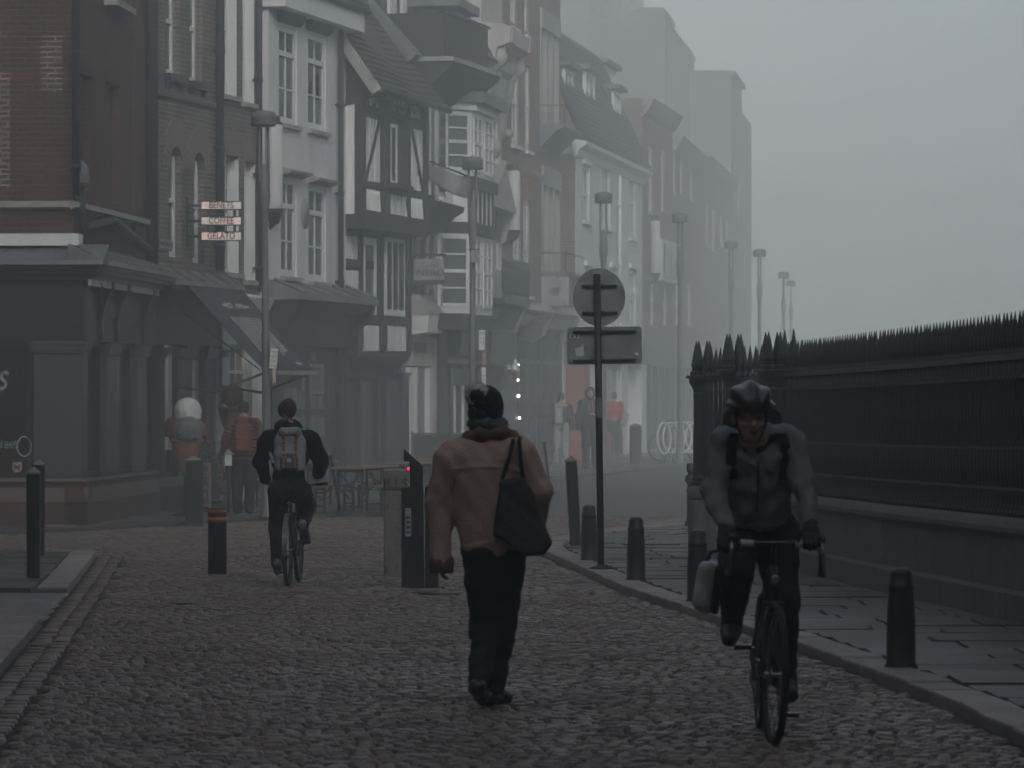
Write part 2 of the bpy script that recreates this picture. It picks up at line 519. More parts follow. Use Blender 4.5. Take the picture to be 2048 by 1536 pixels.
pieces('paving_flags', M_FLAG, rows, in_f, .016, .048, .012, .01, low=-.03, hj=.003)
# left near pavement with its dropped crossing
def hl(y):
    if y < 30.2: return .06
    if y < 31.2: return .06-.05*(y-30.2)
    if y < 36.4: return .010
    if y < 36.9: return .010+.1*(y-36.4)
    return .06
ysl = span(8,30.2,12)+[30.6,31.2,33,35,36.4,36.9]+span(37.5,46.5,8)
b = MB(); v = []
for y in ysl: v += [(-40,y,gz(y)+hl(y)-.012),(KL(y)-.03,y,gz(y)+hl(y)-.012)]
b.add(v, [(2*i,2*i+1,2*i+3,2*i+2) for i in range(len(ysl)-1)])
b.add([(-40,46.5,gz(46.5)+.05),(-4.87,46.5,gz(46.5)+.05),(-4.87,46.5,-.2),(-40,46.5,-.2)], [(3,2,1,0)])
tag(b.build('pavement', M_BED), kind='structure')
rows = []; y = 14.0
while y < 46.0:
    d = RNG.uniform(.4,.62)
    if 30.3 < y < 36.7: d = 1.06
    x0, x1 = view(y)
    rows.append((y, d, x0, KL(y)-.03-.29, .5, .9, -1)); y += d
def in_l(x, y, w, d): return True
M_SLAB = tint_mat('wet_slab', [(.17,.18,.19),(.20,.21,.22),(.23,.24,.25)], .4, .7, .4, 30, wet=.25)
def in_la(x, y, w, d): return in_l(x,y,w,d) and not 30.3 < y < 36.7
pieces('paving_flags', M_FLAG, [r for r in rows], in_la, .018, .064, .010, .004, low=-.035, hj=.004)
pieces('dropped_crossing', M_SLAB, [(y_,1.08,-.128*y_-1.5,KL(y_+1)+.02,.7,1.2,-1) for y_ in (31.2,32.28,33.36,34.44,35.52)], lambda x,y,w,d: True, .012, .022, .01, .004, low=-.02, hj=.002)
# kerb stones
def kerb_run(path, w, L0, L1, h, m=None):
    pts = [Vector((*p,0)) for p in path]
    seg = [(pts[i+1]-pts[i]).length for i in range(len(pts)-1)]
    tot = sum(seg)
    def at(s):
        for i, l in enumerate(seg):
            if s <= l or i == len(seg)-1: return pts[i].lerp(pts[i+1], min(1,s/l))
            s -= l
    s = 0; out = []
    while s < tot-.1:
        L = min(RNG.uniform(L0,L1), tot-s)
        a, e = at(s+.008), at(s+L-.008); s += L
        d = (e-a).normalized(); nrm = Vector((d.y,-d.x,0))
        out.append((a,e,nrm))
    V = []; T = []
    for a, e, n_ in out:
        za, ze = gz(a.y)+h+RNG.normal()*.004, gz(e.y)+h+RNG.normal()*.004
        o = .02
        ring0 = [(a,za),(e,ze),(e+n_*w,ze),(a+n_*w,za)]
        c0 = [Vector((p.x,p.y,z-.012)) for p, z in ring0]
        lo = [Vector((p.x,p.y,gz(p.y)-.05)) for p, z in ring0]
        mid = (a+e)/2+n_*w/2
        hi = []
        for p, z in ring0:
            q_ = p+(Vector((mid.x,mid.y,0))-p).normalized()*.018
            hi.append(Vector((q_.x,q_.y,z)))
        V.append([*lo,*c0,*hi]); T.append(RNG.uniform())
    q = np.array([(8,9,10,11),(4,5,9,8),(5,6,10,9),(6,7,11,10),(7,4,8,11),(0,1,5,4),(1,2,6,5),(2,3,7,6),(3,0,4,7)])
    n = len(V)
    o = np_mesh('kerb', np.array([[tuple(p) for p in r] for r in V]).reshape(-1,3), (q[None]+12*np.arange(n)[:,None,None]).reshape(-1,4), m or M_KERB, smooth=False)
    o.data.attributes.new('tint','FLOAT','FACE').data.foreach_set('value', np.repeat(np.array(T,dtype=np.float32),9))
    return tag(o, kind='structure')
kerb_run([(KR(y),y) for y in span(12,44,40)+span(44.5,59.6,50)], KW, .7, 1.05, .058)
kerb_run([(KF(y),y) for y in [51.5,52,53,53.8]+span(54.5,92,50)+span(94,200,30)], -.16, .7, 1.0, .052, M_FLAG)
kerb_run([(KL(y),y) for y in span(12,31.2,20)], -.28, .7, 1.0, .072)
kerb_run([(KL(y),y) for y in span(36.9,46.5,12)], -.28, .7, 1.0, .072)
# ---------------------------------------------------------------- building kit
M_REDBRICK = brick_mat('red_brick', (.105,.045,.036), (.055,.031,.028), (.12,.088,.078), patch=(.14,.058,.043), dark=(.05,.035,.03))
M_GREYBRICK = brick_mat('grey_brick', (.15,.135,.12), (.055,.055,.062), (.30,.25,.215), ms=.013, patch=(.21,.18,.15), dark=(.06,.055,.055))
M_BROWNBRICK = brick_mat('brown_brick', (.19,.095,.072), (.10,.07,.062), (.32,.26,.23), ms=.014, patch=(.25,.115,.085), dark=(.07,.05,.045))
M_PALEMORTAR = brick_mat('repointed_brick', (.11,.045,.036), (.09,.072,.07), (.24,.205,.19), ms=.016, patch=(.2,.07,.05), dark=(.1,.06,.05))
M_RUBBED = mat('rubbed_brick', (.23,.19,.165), .8, (.16,.135,.12), 9, bump=.3)
M_RENDER = mat('white_render', (.70,.71,.70), .8, (.60,.61,.60), 1.2, .7, bump=.25, bscale=30, streak=((.46,.46,.44),3.0))
M_WHITE = mat('white_paint', (.74,.75,.75), .5, (.62,.63,.62), 5, bump=.1)
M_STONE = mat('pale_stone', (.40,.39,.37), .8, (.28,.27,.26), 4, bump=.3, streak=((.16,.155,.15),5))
M_CREAM = mat('cream_stucco', (.50,.48,.44), .8, (.40,.385,.36), 1.5, bump=.2, streak=((.27,.26,.24),3))
M_TIMBER = mat('black_timber', (.022,.021,.021), .65, (.045,.04,.038), 5, bump=.5, bscale=25, stretch=(1,1,.25))
M_BLACK = mat('black_paint', (.016,.017,.018), .4, (.03,.03,.031), 3, bump=.12, bscale=30)
M_DARK = mat('dark_grey_paint', (.036,.039,.043), .45, (.025,.027,.030), 2.5, bump=.1)
M_PILASTER = mat('grey_granite_panel', (.075,.081,.086), .4, (.05,.055,.059), 40, 1, bump=.15, fleck=((.17,.18,.19),70))
M_PLINTH = mat('red_granite', (.105,.058,.048), .4, (.07,.042,.037), 18, bump=.2, fleck=((.2,.12,.1),60))
M_LEAD = mat('lead_sheet', (.17,.18,.185), .6, (.10,.105,.11), 4, bump=.5, bscale=12, streak=((.25,.26,.26),6))
M_TILE = mat('clay_tile', (.10,.075,.062), .85, (.065,.056,.052), 3, bump=.6, bscale=30, fleck=((.15,.11,.085),5))
M_SLATE = mat('slate', (.075,.08,.086), .6, (.05,.054,.06), 3, bump=.5, bscale=30)
M_GLASS = glass_mat('window_glass', (.035,.04,.044))
M_GLASSB = glass_mat('shop_glass_brown', (.030,.018,.015), .08)
M_GLASSG = glass_mat('shop_glass_grey', (.10,.108,.113), .12)
M_CURTAIN = mat('net_curtain', (.34,.35,.35), .9, (.26,.27,.27), 7, stretch=(6,1,.3))
M_PIPE = mat('iron_pipe', (.022,.024,.027), .5, (.04,.042,.045), 6, bump=.2)
M_GREYMET = mat('grey_metal', (.17,.178,.184), .5, (.12,.126,.13), 5, bump=.1, spec=.5)
M_RED = mat('dull_red_paint', (.32,.07,.045), .6, (.24,.06,.04), 3)
M_ORANGE = mat('orange_band', (.36,.115,.045), .5, (.29,.09,.035), 6)
class Bld:
    def __init__(s, name, label, A, B, cat='building', group=None):
        s.A = Vector((A[0],A[1],0)); s.B = Vector((B[0],B[1],0))
        d = (s.B-s.A); s.L = d.length; s.d = d.normalized()
        s.out = Vector((s.d.y,-s.d.x,0))
        s.root = thing(name, label, cat, s.A, math.atan2(d.y,d.x), group)
    def u(s, px, n=0.0):
        k = (px-CX)/F; a = s.A+s.out*n
        return (k*a.y-a.x)/(s.d.x-k*s.d.y)
    def dep(s, px, n=0.0): return (s.A+s.out*n+s.d*s.u(px,n)).y
    def z(s, px, py, n=0.0): return CZ+(HY-py)/F*s.dep(px,n)
    def rect(s, x0, x1, yt, yb, n=0.0):
        xm = (x0+x1)/2
        return (s.u(x0,n), s.u(x1,n), s.z(xm,yb,n), s.z(xm,yt,n))
    def world(s, u, n, z): return s.A+s.d*u+s.out*n+Vector((0,0,z))
    # --- the walls
    def wall(s, name, m, u0, u1, z0, z1, n=0.0, holes=(), parent=None, deep=None):
        """street face with real openings; hole = (ua,ub,za,zb,depth)"""
        b = MB(); y = -n
        us = sorted({u0,u1,*[v for h in holes for v in h[:2] if u0 < v < u1]})
        zs = sorted({z0,z1,*[v for h in holes for v in h[2:4] if z0 < v < z1]})
        for i in range(len(us)-1):
            for j in range(len(zs)-1):
                cu, cz = (us[i]+us[i+1])/2, (zs[j]+zs[j+1])/2
                if any(h[0] < cu < h[1] and h[2] < cz < h[3] for h in holes): continue
                b.add([(us[i],y,zs[j]),(us[i+1],y,zs[j]),(us[i+1],y,zs[j+1]),(us[i],y,zs[j+1])], [(0,1,2,3)])
        for h in holes:
            ua, ub, za, zb, dp = h[:5]; t = y+dp
            b.add([(ua,y,za),(ua,t,za),(ua,t,zb),(ua,y,zb)], [(0,1,2,3)])
            b.add([(ub,y,za),(ub,t,za),(ub,t,zb),(ub,y,zb)], [(3,2,1,0)])
            b.add([(ua,y,za),(ub,y,za),(ub,t,za),(ua,t,za)], [(0,1,2,3)])
            b.add([(ua,y,zb),(ub,y,zb),(ub,t,zb),(ua,t,zb)], [(3,2,1,0)])
        if deep:
            d = deep
            b.add([(u0,y,z0),(u0,d,z0),(u0,d,z1),(u0,y,z1)], [(3,2,1,0)])
            b.add([(u1,y,z0),(u1,d,z0),(u1,d,z1),(u1,y,z1)], [(0,1,2,3)])
            b.add([(u0,d,z0),(u1,d,z0),(u1,d,z1),(u0,d,z1)], [(3,2,1,0)])
            b.add([(u0,y,z1),(u1,y,z1),(u1,d,z1),(u0,d,z1)], [(0,1,2,3)])
            b.add([(u0,y,z0),(u1,y,z0),(u1,d,z0),(u0,d,z0)], [(3,2,1,0)])
        return b.build(name, m, parent or s.root)
    def window(s, r, n, depth, frame=None, glass=None, nx=2, ny=2, fw=.055, bw=.022, split=.5, name='window', sill=None, backing=None):
        """sash or casement: frame (thing part), pane and sill (its own parts)"""
        ua, ub, za, zb = r; y = -n+depth
        b = MB(); t = .045
        b.box(ua,ua+fw,y-t,y,za,zb); b.box(ub-fw,ub,y-t,y,za,zb)
        b.box(ua+fw,ub-fw,y-t+.003,y,za,za+fw*1.3); b.box(ua+fw,ub-fw,y-t+.003,y,zb-fw,zb)
        zm = za+(zb-za)*split
        if ny > 1: b.box(ua+fw,ub-fw,y-t-.012,y-.008,zm-fw*.5,zm+fw*.5)
        for k in range(1,nx):
            x = ua+fw+(ub-ua-2*fw)*k/nx
            b.box(x-bw/2,x+bw/2,y-t+.012,y-.006,za+fw*1.3,zb-fw)
        for lo, hi in ((za+fw*1.3,zm),(zm,zb-fw)):
            m_ = max(1, ny//2)
            for k in range(1,m_):
                zz = lo+(hi-lo)*k/m_
                b.box(ua+fw,ub-fw,y-t+.015,y-.007,zz-bw/2,zz+bw/2)
        w = b.build(name, frame or M_WHITE, s.root)
        MB().box(ua+.01,ub-.01,y-.012,y+.012,za+.01,zb-.01).build('pane', glass or M_GLASS, w)
        if backing: MB().box(ua,ub,y+.10,y+.12,za,zb).build('curtain', backing, w)
        if sill: s.sill(r, n, sill, w)
        return w
    def sill(s, r, n, m, parent, proj=.09, h=.09, over=.07):
        ua, ub, za, zb = r
        MB().prism([(-n-proj,za-h),(-n-proj,za-.018),(-n+.14,za+.004),(-n+.14,za-h)], 'x', ua-over, ub+over).build('sill', m, parent)
    def moulding(s, name, m, prof, u0, u1, n=0.0, parent=None):
        """prof = [(out, z)...] run along the face"""
        return MB().prism([(-n-o, z) for o, z in prof], 'x', u0, u1).build(name, m, parent or s.root)
    def box(s, name, m, u0, u1, n0, n1, z0, z1, parent=None, bevel=0):
        return MB().box(u0,u1,-n1,-n0,z0,z1).build(name, m, parent or s.root, bevel)
def tiles(name, m, p00, p10, p01, p11, nc, nt, parent, sag=0.0, jit=.012, lift=.03):
    """a tiled slope: p00-p10 is the eave, p01-p11 the ridge (local coordinates)"""
    p00, p10, p01, p11 = map(Vector, (p00,p10,p01,p11))
    nrm = (p10-p00).cross(p01-p00).normalized()
    def at(a, t):
        q = p00.lerp(p10,a).lerp(p01.lerp(p11,a), t)
        return q-nrm*sag*(math.sin(math.pi*a)*.6+math.sin(math.pi*t)*.8+.25*math.sin(a*11+t*5))
    V = []; Fq = []
    for i in range(nc):
        t0, t1 = i/nc, (i+1.35)/nc
        off = .5*(i % 2)/nt
        for j in range(nt+1):
            a0, a1 = max(0,(j-.5)/nt+off-.0), min(1,(j+.5)/nt+off)
            if a1-a0 < .002: continue
            g = .03/nt
            l = lift+random.uniform(0,jit); tt = t0+random.uniform(-.06,.06)/nc
            k = len(V)
            V += [at(a0+g,tt)+nrm*l, at(a1-g,tt)+nrm*(l+random.uniform(-.004,.004)), at(a1-g,min(t1,1.02))+nrm*.006, at(a0+g,min(t1,1.02))+nrm*.006,
                  at(a0+g,tt)-nrm*.01, at(a1-g,tt)-nrm*.01]
            Fq += [(k,k+1,k+2,k+3),(k+4,k+5,k+1,k)]
    b = MB(); b.add(V, Fq)
    n0 = 8
    for i in range(n0):      # boarding under the tiles
        b.add([at(i/n0,0)-nrm*.02,at((i+1)/n0,0)-nrm*.02,at((i+1)/n0,1)-nrm*.02,at(i/n0,1)-nrm*.02], [(0,1,2,3)])
    return b.build(name, m, parent)
# the street line of the houses on the left: corner, bend, long straight, far bend
Q0, Q1 = (-6.1,56.5), (-5.62,62.5)
def _line(x0, d0, sl, px):
    d = (sl*d0-x0)/(sl-(px-CX)/F); return (x0+sl*(d-d0), d)
def L2(px):
    if px > 897: return _line(-1.287,81.1,.148,px)
    d = 19.995/(.23-(px-CX)/F); return (-5.62+.23*(d-62.5), d)
P3 = L2(1121)
def L3(px): return _line(P3[0],P3[1],.152,px)
P4 = L3(1345)
def L4(px): return _line(P4[0],P4[1],.115,px)
def downpipe(b, px, n, z0, z1, r=.05, m=None, name='downpipe'):
    u = b.u(px,n+.09); mb = MB()
    mb.tube([(u,-n-.09,z0),(u,-n-.09,z1)], r, 10)
    z = z0+.4
    while z < z1:
        mb.tube([(u,-n-.09,z-.05),(u,-n-.09,z+.05)], r*1.3, 10); mb.box(u-.09,u+.09,-n-.04,-n+.01,z-.02,z+.02); z += 1.6
    return mb.build(name, m or M_PIPE, b.root)
# ---------------------------------------------------------------- red brick corner shop
b = Bld('corner_building', 'dark red brick corner house over a black shopfront with grey stone pilasters', Q0, Q1)
R = b.root; L = b.L; DEEP = 9.0
zc0, zc1 = 3.50, 3.80
hs_ = []
for x0,x1,yt,yb in ((160,184,150,402),(212,241,168,408)):
    r = b.rect(x0,x1,yt,yb,-.1); hs_.append((*r,.13))
b.wall('wall', M_REDBRICK, 0, L-.02, 3.7, 13.5, -.1, hs_, deep=DEEP)
for h in hs_:
    b.box('blind_window', M_REDBRICK, h[0]-.02, h[1]+.02, -.30, -.225, h[2]-.02, h[3]+.02)
# front face (towards the camera) is local x=0 of the deep box; trims wrap round the corner
def wrap(name, m, prof, n=-.1, u1=None):
    mb = MB(); u1 = u1 or L-.05
    mb.prism([(-n-o,z) for o,z in prof], 'x', -max(o for o,z in prof)-n*0, u1)
    mb.prism([(-o,z) for o,z in prof], 'y', -n-.003, DEEP)
    return mb.build(name, m, R)
wrap('string_course', M_STONE, [(-.02,4.36),(.05,4.40),(.11,4.40),(.11,4.475),(-.02,4.50)], -.1, b.u(291,-.1))
MB().box(-.09,.02,.02,DEEP,3.86,4.03).box(-.10,.25,.005,.11,3.862,4.028).build('stone_band', M_WHITE, R)
mb = MB()   # pale repointed patches
z_ = b.z(118,122)
mb.box(-.012,.01,.25,.56,b.z(150,180),b.z(150,66))
mb.box(-.012,.01,1.0,1.36,b.z(150,372),b.z(150,140))
mb.box(-.012,.01,1.05,1.3,b.z(150,70),b.z(150,58))
mb.build('repointed_brickwork', M_PALEMORTAR, R)
b.box('pilaster', M_REDBRICK, b.u(263,-.1), b.u(281,-.1), -.1, -.04, 3.7, 13.5)
b.box('sill', M_STONE, b.u(208,-.1), b.u(246,-.1), -.1, .10, b.z(226,12), b.z(226,0))
downpipe(b, 152, -.1, 4.55, 13.4, .055)
mb = MB()   # the pipe swings across the flank to the big stack
mb.tube([(.02,.0,4.6),(.02,-.02,4.3),(.25,-.03,4.12),(b.u(225),-.02,b.z(225,440)),(b.u(262),-.02,b.z(262,472)),(b.u(296),-.02,b.z(296,500)),(b.u(300),0,3.75)], .065, 10)
mb.build('downpipe', M_PIPE, R)
mb = MB(); u_ = L-.14
mb.tube([(u_,-.02,3.6),(u_,-.02,13.4)], .10, 12)
mb.build('downpipe', M_PIPE, R)
mb = MB(); x_ = -.06; zt, zb = b.z(150,318), b.z(150,362)
mb.prism([(-.11,zb),(.06,zb),(.06,zt-.12),(-.02,zt),(-.11,zt-.1)], 'x', -.05, .11)
mb.build('pipe_hopper', M_GREYMET, R)
MB().box(.1,.3,-.02,.1,b.z(172,402),b.z(172,380)).box(.07,.33,-.05,.1,b.z(172,383),b.z(172,379)).build('pipe_bracket', M_PIPE, R)
# lead roof of the shopfront, cornice, fascia
def shop_roof(b, u0, u1, z0, z1, front=False, parent=None):
    mb = MB(); prof = [(-.4,z0-.02),(-.36,z0+.05),(-.05,z1-.05),(.1,z1+.04),(.1,z0-.02)]
    mb.prism(prof, 'x', u0, u1)
    if front: mb.prism([(-.4,z0-.02),(-.36,z0+.05),(-.05,z1-.05),(.08,z1+.04),(.08,z0-.02)], 'y', -.398, DEEP)
    for k in range(int((u1-u0)/.7)+1):
        u = u0+.2+k*.7
        if u < u1: mb.tube([(u,-.37,z0+.06),(u,-.04,z1-.03)], .018, 6)
    return mb.build('lead_roof', M_LEAD, parent or b.root)
shop_roof(b, -.36, L, 3.60, 3.84, True)
mb = MB()
for o, za, zb in ((.34,3.52,3.585),(.29,3.46,3.52),(.20,3.38,3.46)):
    mb.box(-o,L,-o,.1,za,zb); mb.box(-o-.001,.1,-o,DEEP,za+.001,zb-.001)
mb.build('cornice', M_BLACK, R)
b.box('cornice_light_strip', M_STONE, b.u(182,.24), b.u(318,.24), .2, .245, 3.28, 3.37)
# shopfront carcass
mb = MB(); mb.box(.02,L,.14,DEEP,0,3.4); mb.box(0,L+.02,-.06,.14,2.52,3.38); mb.box(-.06,.1,-.06,DEEP,2.52,3.381); mb.build('shopfront', M_BLACK, R)
mb = MB()   # granite plinth with a moulded top
mb.prism([(-.13,-.3),(-.13,.24),(-.06,.44),(-.06,.5),(.2,.5),(.2,-.3)], 'x', -.13, L)
mb.prism([(-.13,-.3),(-.13,.241),(-.06,.441),(-.06,.5),(.2,.5),(.2,-.3)], 'y', -.128, DEEP)
mb.prism([(-.10,.5),(-.115,.53),(-.10,.575),(.2,.585),(.2,.5)], 'x', -.10, L)
mb.prism([(-.10,.5),(-.115,.53),(-.10,.575),(.2,.586),(.2,.5)], 'y', -.098, DEEP)
mb.build('plinth', M_PLINTH, R)
def pil(mb, u0, u1, z0=.585, z1=2.5, n=.06, cap=None):
    mb.cbox(u0,u1,-n,.12,z0,z1-.16,.012)
    for o, za, zb in ((.03,z1-.16,z1-.12),(.05,z1-.12,z1-.05),(.07,z1-.05,z1)):
        mb.box(u0-o,u1+o,-n-o,.12,za,zb)
mb = MB()
# corner pier (front and flank faces)
mb.cbox(-.05,.32,-.05,.66,.585,2.34,.012)
mb.cbox(-.035,.0,.2,.64,.7,2.25,.008)
for o, za, zb in ((.03,2.34,2.38),(.05,2.38,2.46),(.075,2.46,2.515)): mb.box(-.05-o,.32+o,-.05-o,.66+o,za,zb)
mb.build('stone_pilaster', M_PILASTER, R)
for x0,x1 in ((206,228),(268,286)):
    mb = MB(); pil(mb, b.u(x0), b.u(x1)); mb.build('stone_pilaster', M_PILASTER, R)
# display windows on the flank
for x0,x1 in ((170,204),(231,266)):
    ua, ub = b.u(x0), b.u(x1)
    w_ = MB().box(ua,ub,.02,.13,.585,.66).box(ua,ub,.02,.13,2.44,2.52).box(ua,ua+.05,.03,.13,.66,2.44).box(ub-.05,ub,.03,.13,.66,2.44).build('shop_window', M_BLACK, R)
    MB().box(ua+.05,ub-.05,.09,.11,.66,2.44).build('pane', M_GLASSB, w_)
# the front window left of the pier
w_ = MB().box(-.02,.1,.70,.76,.585,2.5).box(-.02,.1,.76,4.6,.585,.66).box(-.02,.1,.76,4.6,2.44,2.5).box(-.02,.1,4.6,4.7,.585,2.5).build('shop_window', M_BLACK, R)
MB().box(.01,.03,.76,4.6,.66,2.44).build('pane', M_GLASSB, w_)
MB().box(-.005,.012,.76,4.6,.82,.835).build('transom', M_PLINTH, w_)
M_GILT = mat('faded_gilt', (.30,.36,.36), .5, (.22,.27,.27), 8)
rot_f = (math.pi/2, 0, -math.pi/2)
letters('lettering', "s", M_GILT, w_, (-.012, 1.12, 2.0), .58, .75, .004, rot_f, 'CENTER', .25)
letters('lettering', "1869", M_GILT, w_, (-.012, 1.02, 1.04), .15, .9, .003, rot_f)
M_CREST = mat('pale_crest', (.45,.42,.40), .6); M_CRESTR = mat('crest_red', (.22,.06,.05), .6)
for k, yy in enumerate((.90,1.22)):
    sh = [(yy-.065,.80),(yy+.065,.80),(yy+.065,.71),(yy+.04,.655),(yy,.63),(yy-.04,.655),(yy-.065,.71)]
    c_ = MB().prism(sh, 'x', -.018, -.008).build('crest', M_CREST if k == 0 else M_CRESTR, w_)
    mm = MB(); mm.bar((-.021,yy-.045,.77),(-.021,yy+.045,.68),.006,.018); mm.bar((-.022,yy+.045,.77),(-.022,yy-.045,.68),.006,.018)
    for q in (-.035,.035): mm.box(-.023,-.019,yy+q-.012,yy+q+.012,.715,.74)
    mm.build('crest_charge', M_CRESTR if k == 0 else M_CREST, c_)
# wreath beside the date
mm = MB(); mm.tube([(-.012,.80+.10*math.cos(a),1.02+.14*math.sin(a)) for a in [i*2*math.pi/20 for i in range(20)]], .012, 6, True)
mm.build('wreath', M_GILT, w_)
M_DIMSIGN = mat('dim_lettering', (.24,.25,.26), .6)
letters('lettering', 'ROYAL TAILORS', M_DIMSIGN, R, (1.9,-.065,2.98), .34, .62, .004)
for x_ in (200,232,284):
    u = b.u(x_,.06)
    MB().prism([(-.06,2.52),(-.12,2.56),(-.10,2.8),(-.16,3.1),(-.28,3.3),(-.28,3.38),(-.06,3.38)], 'x', u-.09, u+.09).build('scroll_bracket', M_BLACK, R)
mb = MB()
for i in range(7): mb.tube([(b.u(204,.3),-.30,3.34-i*.05),(b.u(204,.3),-.30+.012*(-1)**i,3.31-i*.05)], .014, 6)
mb.build('chain', M_PIPE, R)

# ---------------------------------------------------------------- grey brick house with arched windows (coffee shop below)
b = Bld('arched_window_house', 'narrow dark grey brick house with round-headed windows above the black coffee shop', L2(305), L2(437))
R = b.root; L = b.L
hl_ = []; wn = []
for x0,x1,yt,yb,arch in ((332,359,-60,150,0),(379,404,-45,165,0),(338,364,293,515,1),(385,409,305,527,1)):
    r = b.rect(x0,x1,yt,yb); hl_.append((*r,.20)); wn.append((r,arch))
b.wall('wall', M_GREYBRICK, 0.02, L, 3.6, 13.2, 0, hl_, deep=8)
for r, arch in wn:
    b.window(r, 0, .16, nx=1, ny=2, fw=.075, split=.52, backing=M_CURTAIN if arch else None)
    ua, ub, za, zb = r; c = (ua+ub)/2; ra = (ub-ua)/2
    if arch:
        mb = MB()
        for sgn in (-1,1):
            pts = [(c+sgn*ra,zb)]+[(c+sgn*ra*math.cos(t),zb-ra+ra*math.sin(t)) for t in [i*math.pi/16 for i in range(9)]]
            mb.prism(pts if sgn > 0 else pts[::-1], 'y', .004, .15)
        mb.build('arch_spandrel', M_GREYBRICK, R)
        mb = MB(); n_ = 13
        for i in range(n_):
            a0, a1 = math.pi*(i+.04)/n_, math.pi*(i+.96)/n_
            def q(a, rr): return (c+rr*math.cos(a), zb-ra+rr*math.sin(a))
            ro = ra+.28+.16*math.sin((a0+a1)/2)
            mb.prism([q(a0,ra+.004),q(a0,ro),q(a1,ro),q(a1,ra+.004)], 'y', -.022, .05)
        mb.build('brick_arch', M_RUBBED, R)
    else:
        s_ = MB().box(ua-.12,ub+.12,-.12,.1,za-.12,za-.002)
        for q_ in (ua,ub-.0): s_.prism([(-.10,za-.12),(-.02,za-.3),(.02,za-.3),(.02,za-.12)], 'x', q_-.06, q_+.06)
        s_.build('sill', M_DARK, R)
b.moulding('string_course', M_GREYBRICK, [(-.01,b.z(370,205)),(.05,b.z(370,203)),(.05,b.z(370,188)),(-.01,b.z(370,185))], .08, L-.08)
b.box('pilaster_strip', M_GREYBRICK, .03, .16, 0, .03, 3.7, b.z(370,205))
downpipe(b, 440, .0, 3.8, 13, .07)
shop_roof(b, -.02, b.u(487,.35), 3.50, 3.78)
mb = MB(); ue = b.u(478,.3)
for o, za, zb in ((.34,3.40,3.485),(.28,3.32,3.40),(.20,3.22,3.32)): mb.box(0.012,ue,-o,.0,za,zb)
mb.prism([(-.34,3.3),(-.2,3.05),(-.05,2.95),(-.05,3.3)], 'x', ue-.16, ue)
mb.build('cornice', M_BLACK, R)
us_ = b.u(448)
mb = MB(); mb.box(.01,us_,.25,8,-.2,3.5); mb.box(.01,us_,-.02,.3,2.55,3.25); mb.build('shopfront', M_BLACK, R)
mb = MB(); mb.prism([(-.10,-.2),(-.10,.3),(-.05,.45),(.3,.45),(.3,-.2)], 'x', .0, us_); mb.build('plinth', M_DARK, R)
for x0,x1 in ((318,330),(352,384),(408,428),(438,447)):
    mb = MB(); pil(mb, b.u(x0), b.u(x1), .45, 2.5, .03); mb.build('shop_pilaster', M_BLACK, R)
for x0,x1 in ((330,352),(384,408),(428,438)):
    ua, ub = b.u(x0), b.u(x1)
    w_ = MB().box(ua,ub,.08,.2,.45,.55).box(ua,ub,.08,.2,2.4,2.55).box(ua,ua+.05,.09,.2,.55,2.4).box(ub-.05,ub,.09,.2,.55,2.4).box(ua+.05,ub-.05,.1,.19,2.0,2.05).build('shop_window', M_BLACK, R)
    MB().box(ua+.05,ub-.05,.14,.16,.55,2.4).build('pane', M_GLASSG, w_)

for x0,x1,yt,yb in ((334,342,690,900),(388,394,720,900),(431,435,720,880)):  # bright reflections in the shop glass, built as pale strips
    r = b.rect(x0,x1,yt,yb,.06); MB().box(r[0],r[1],-.075,-.02,r[2],r[3]).build('painted_reflection_strip', M_STONE, R)
# ---------------------------------------------------------------- grey brick house with white reveals, white shop below
b = Bld('white_reveal_house', 'grey brick house with tall white-edged windows over a white shop', L2(437), L2(521))
R = b.root; L = b.L
hl_ = []; wn = []
for x0,x1,yt,yb in ((445,473,-80,190),(485,508,-65,205),(450,477,312,545),(488,510,325,560)):
    r = b.rect(x0,x1,yt,yb); hl_.append((*r,.22)); wn.append(r)
b.wall('wall', M_GREYBRICK, 0.015, L, 3.4, 13.0, 0, hl_, deep=8)
for i, r in enumerate(wn):
    ua, ub, za, zb = r
    w_ = b.window(r, 0, .2, nx=2, ny=4, sill=M_STONE)
    MB().box(ub-.012,ub+.0,-.004,.16,za,zb).box(ua,ua+.012,-.004,.16,za,zb).build('painted_reveal', M_WHITE, w_)
    if i > 1:
        zt = zb+.42
        MB().prism([(ua-.02,zb+.003),(ub+.02,zb+.003),(ub+.16,zt),(ua-.16,zt)], 'y', -.015, .1).build('lintel', M_RUBBED, w_)
downpipe(b, 519, .0, 3.5, 12, .05)
# white shop
r = b.rect(450,528,770,920); r0 = (b.u(453),b.u(500),.75,2.6)
b.wall('shopfront', M_WHITE, .02, L, -.2, 3.45, .06, [(*r0,.25)], deep=3)
b.moulding('shop_cornice', M_WHITE, [(-.02,3.1),(.08,3.14),(.16,3.3),(.2,3.38),(-.02,3.44)], .1, L, .06)
M_WARM = emit_mat('lit_shop_interior', (.95,.58,.46), .16)
w_ = b.window(r0, .06, .2, nx=3, ny=2, split=.75, frame=M_WHITE, glass=glass_mat('shop_glass_clear',(.3,.25,.23),.1,.35), name='shop_window')
MB().box(r0[0],r0[1],.5,.52,.75,2.6).build('lit_interior', M_WARM, w_)
mb = MB(); ud = b.u(513,.06); mb.cbox(ud-.32,ud+.3,-.09,-.06,.0,2.3,.01); mb.build('door', M_WHITE, R)

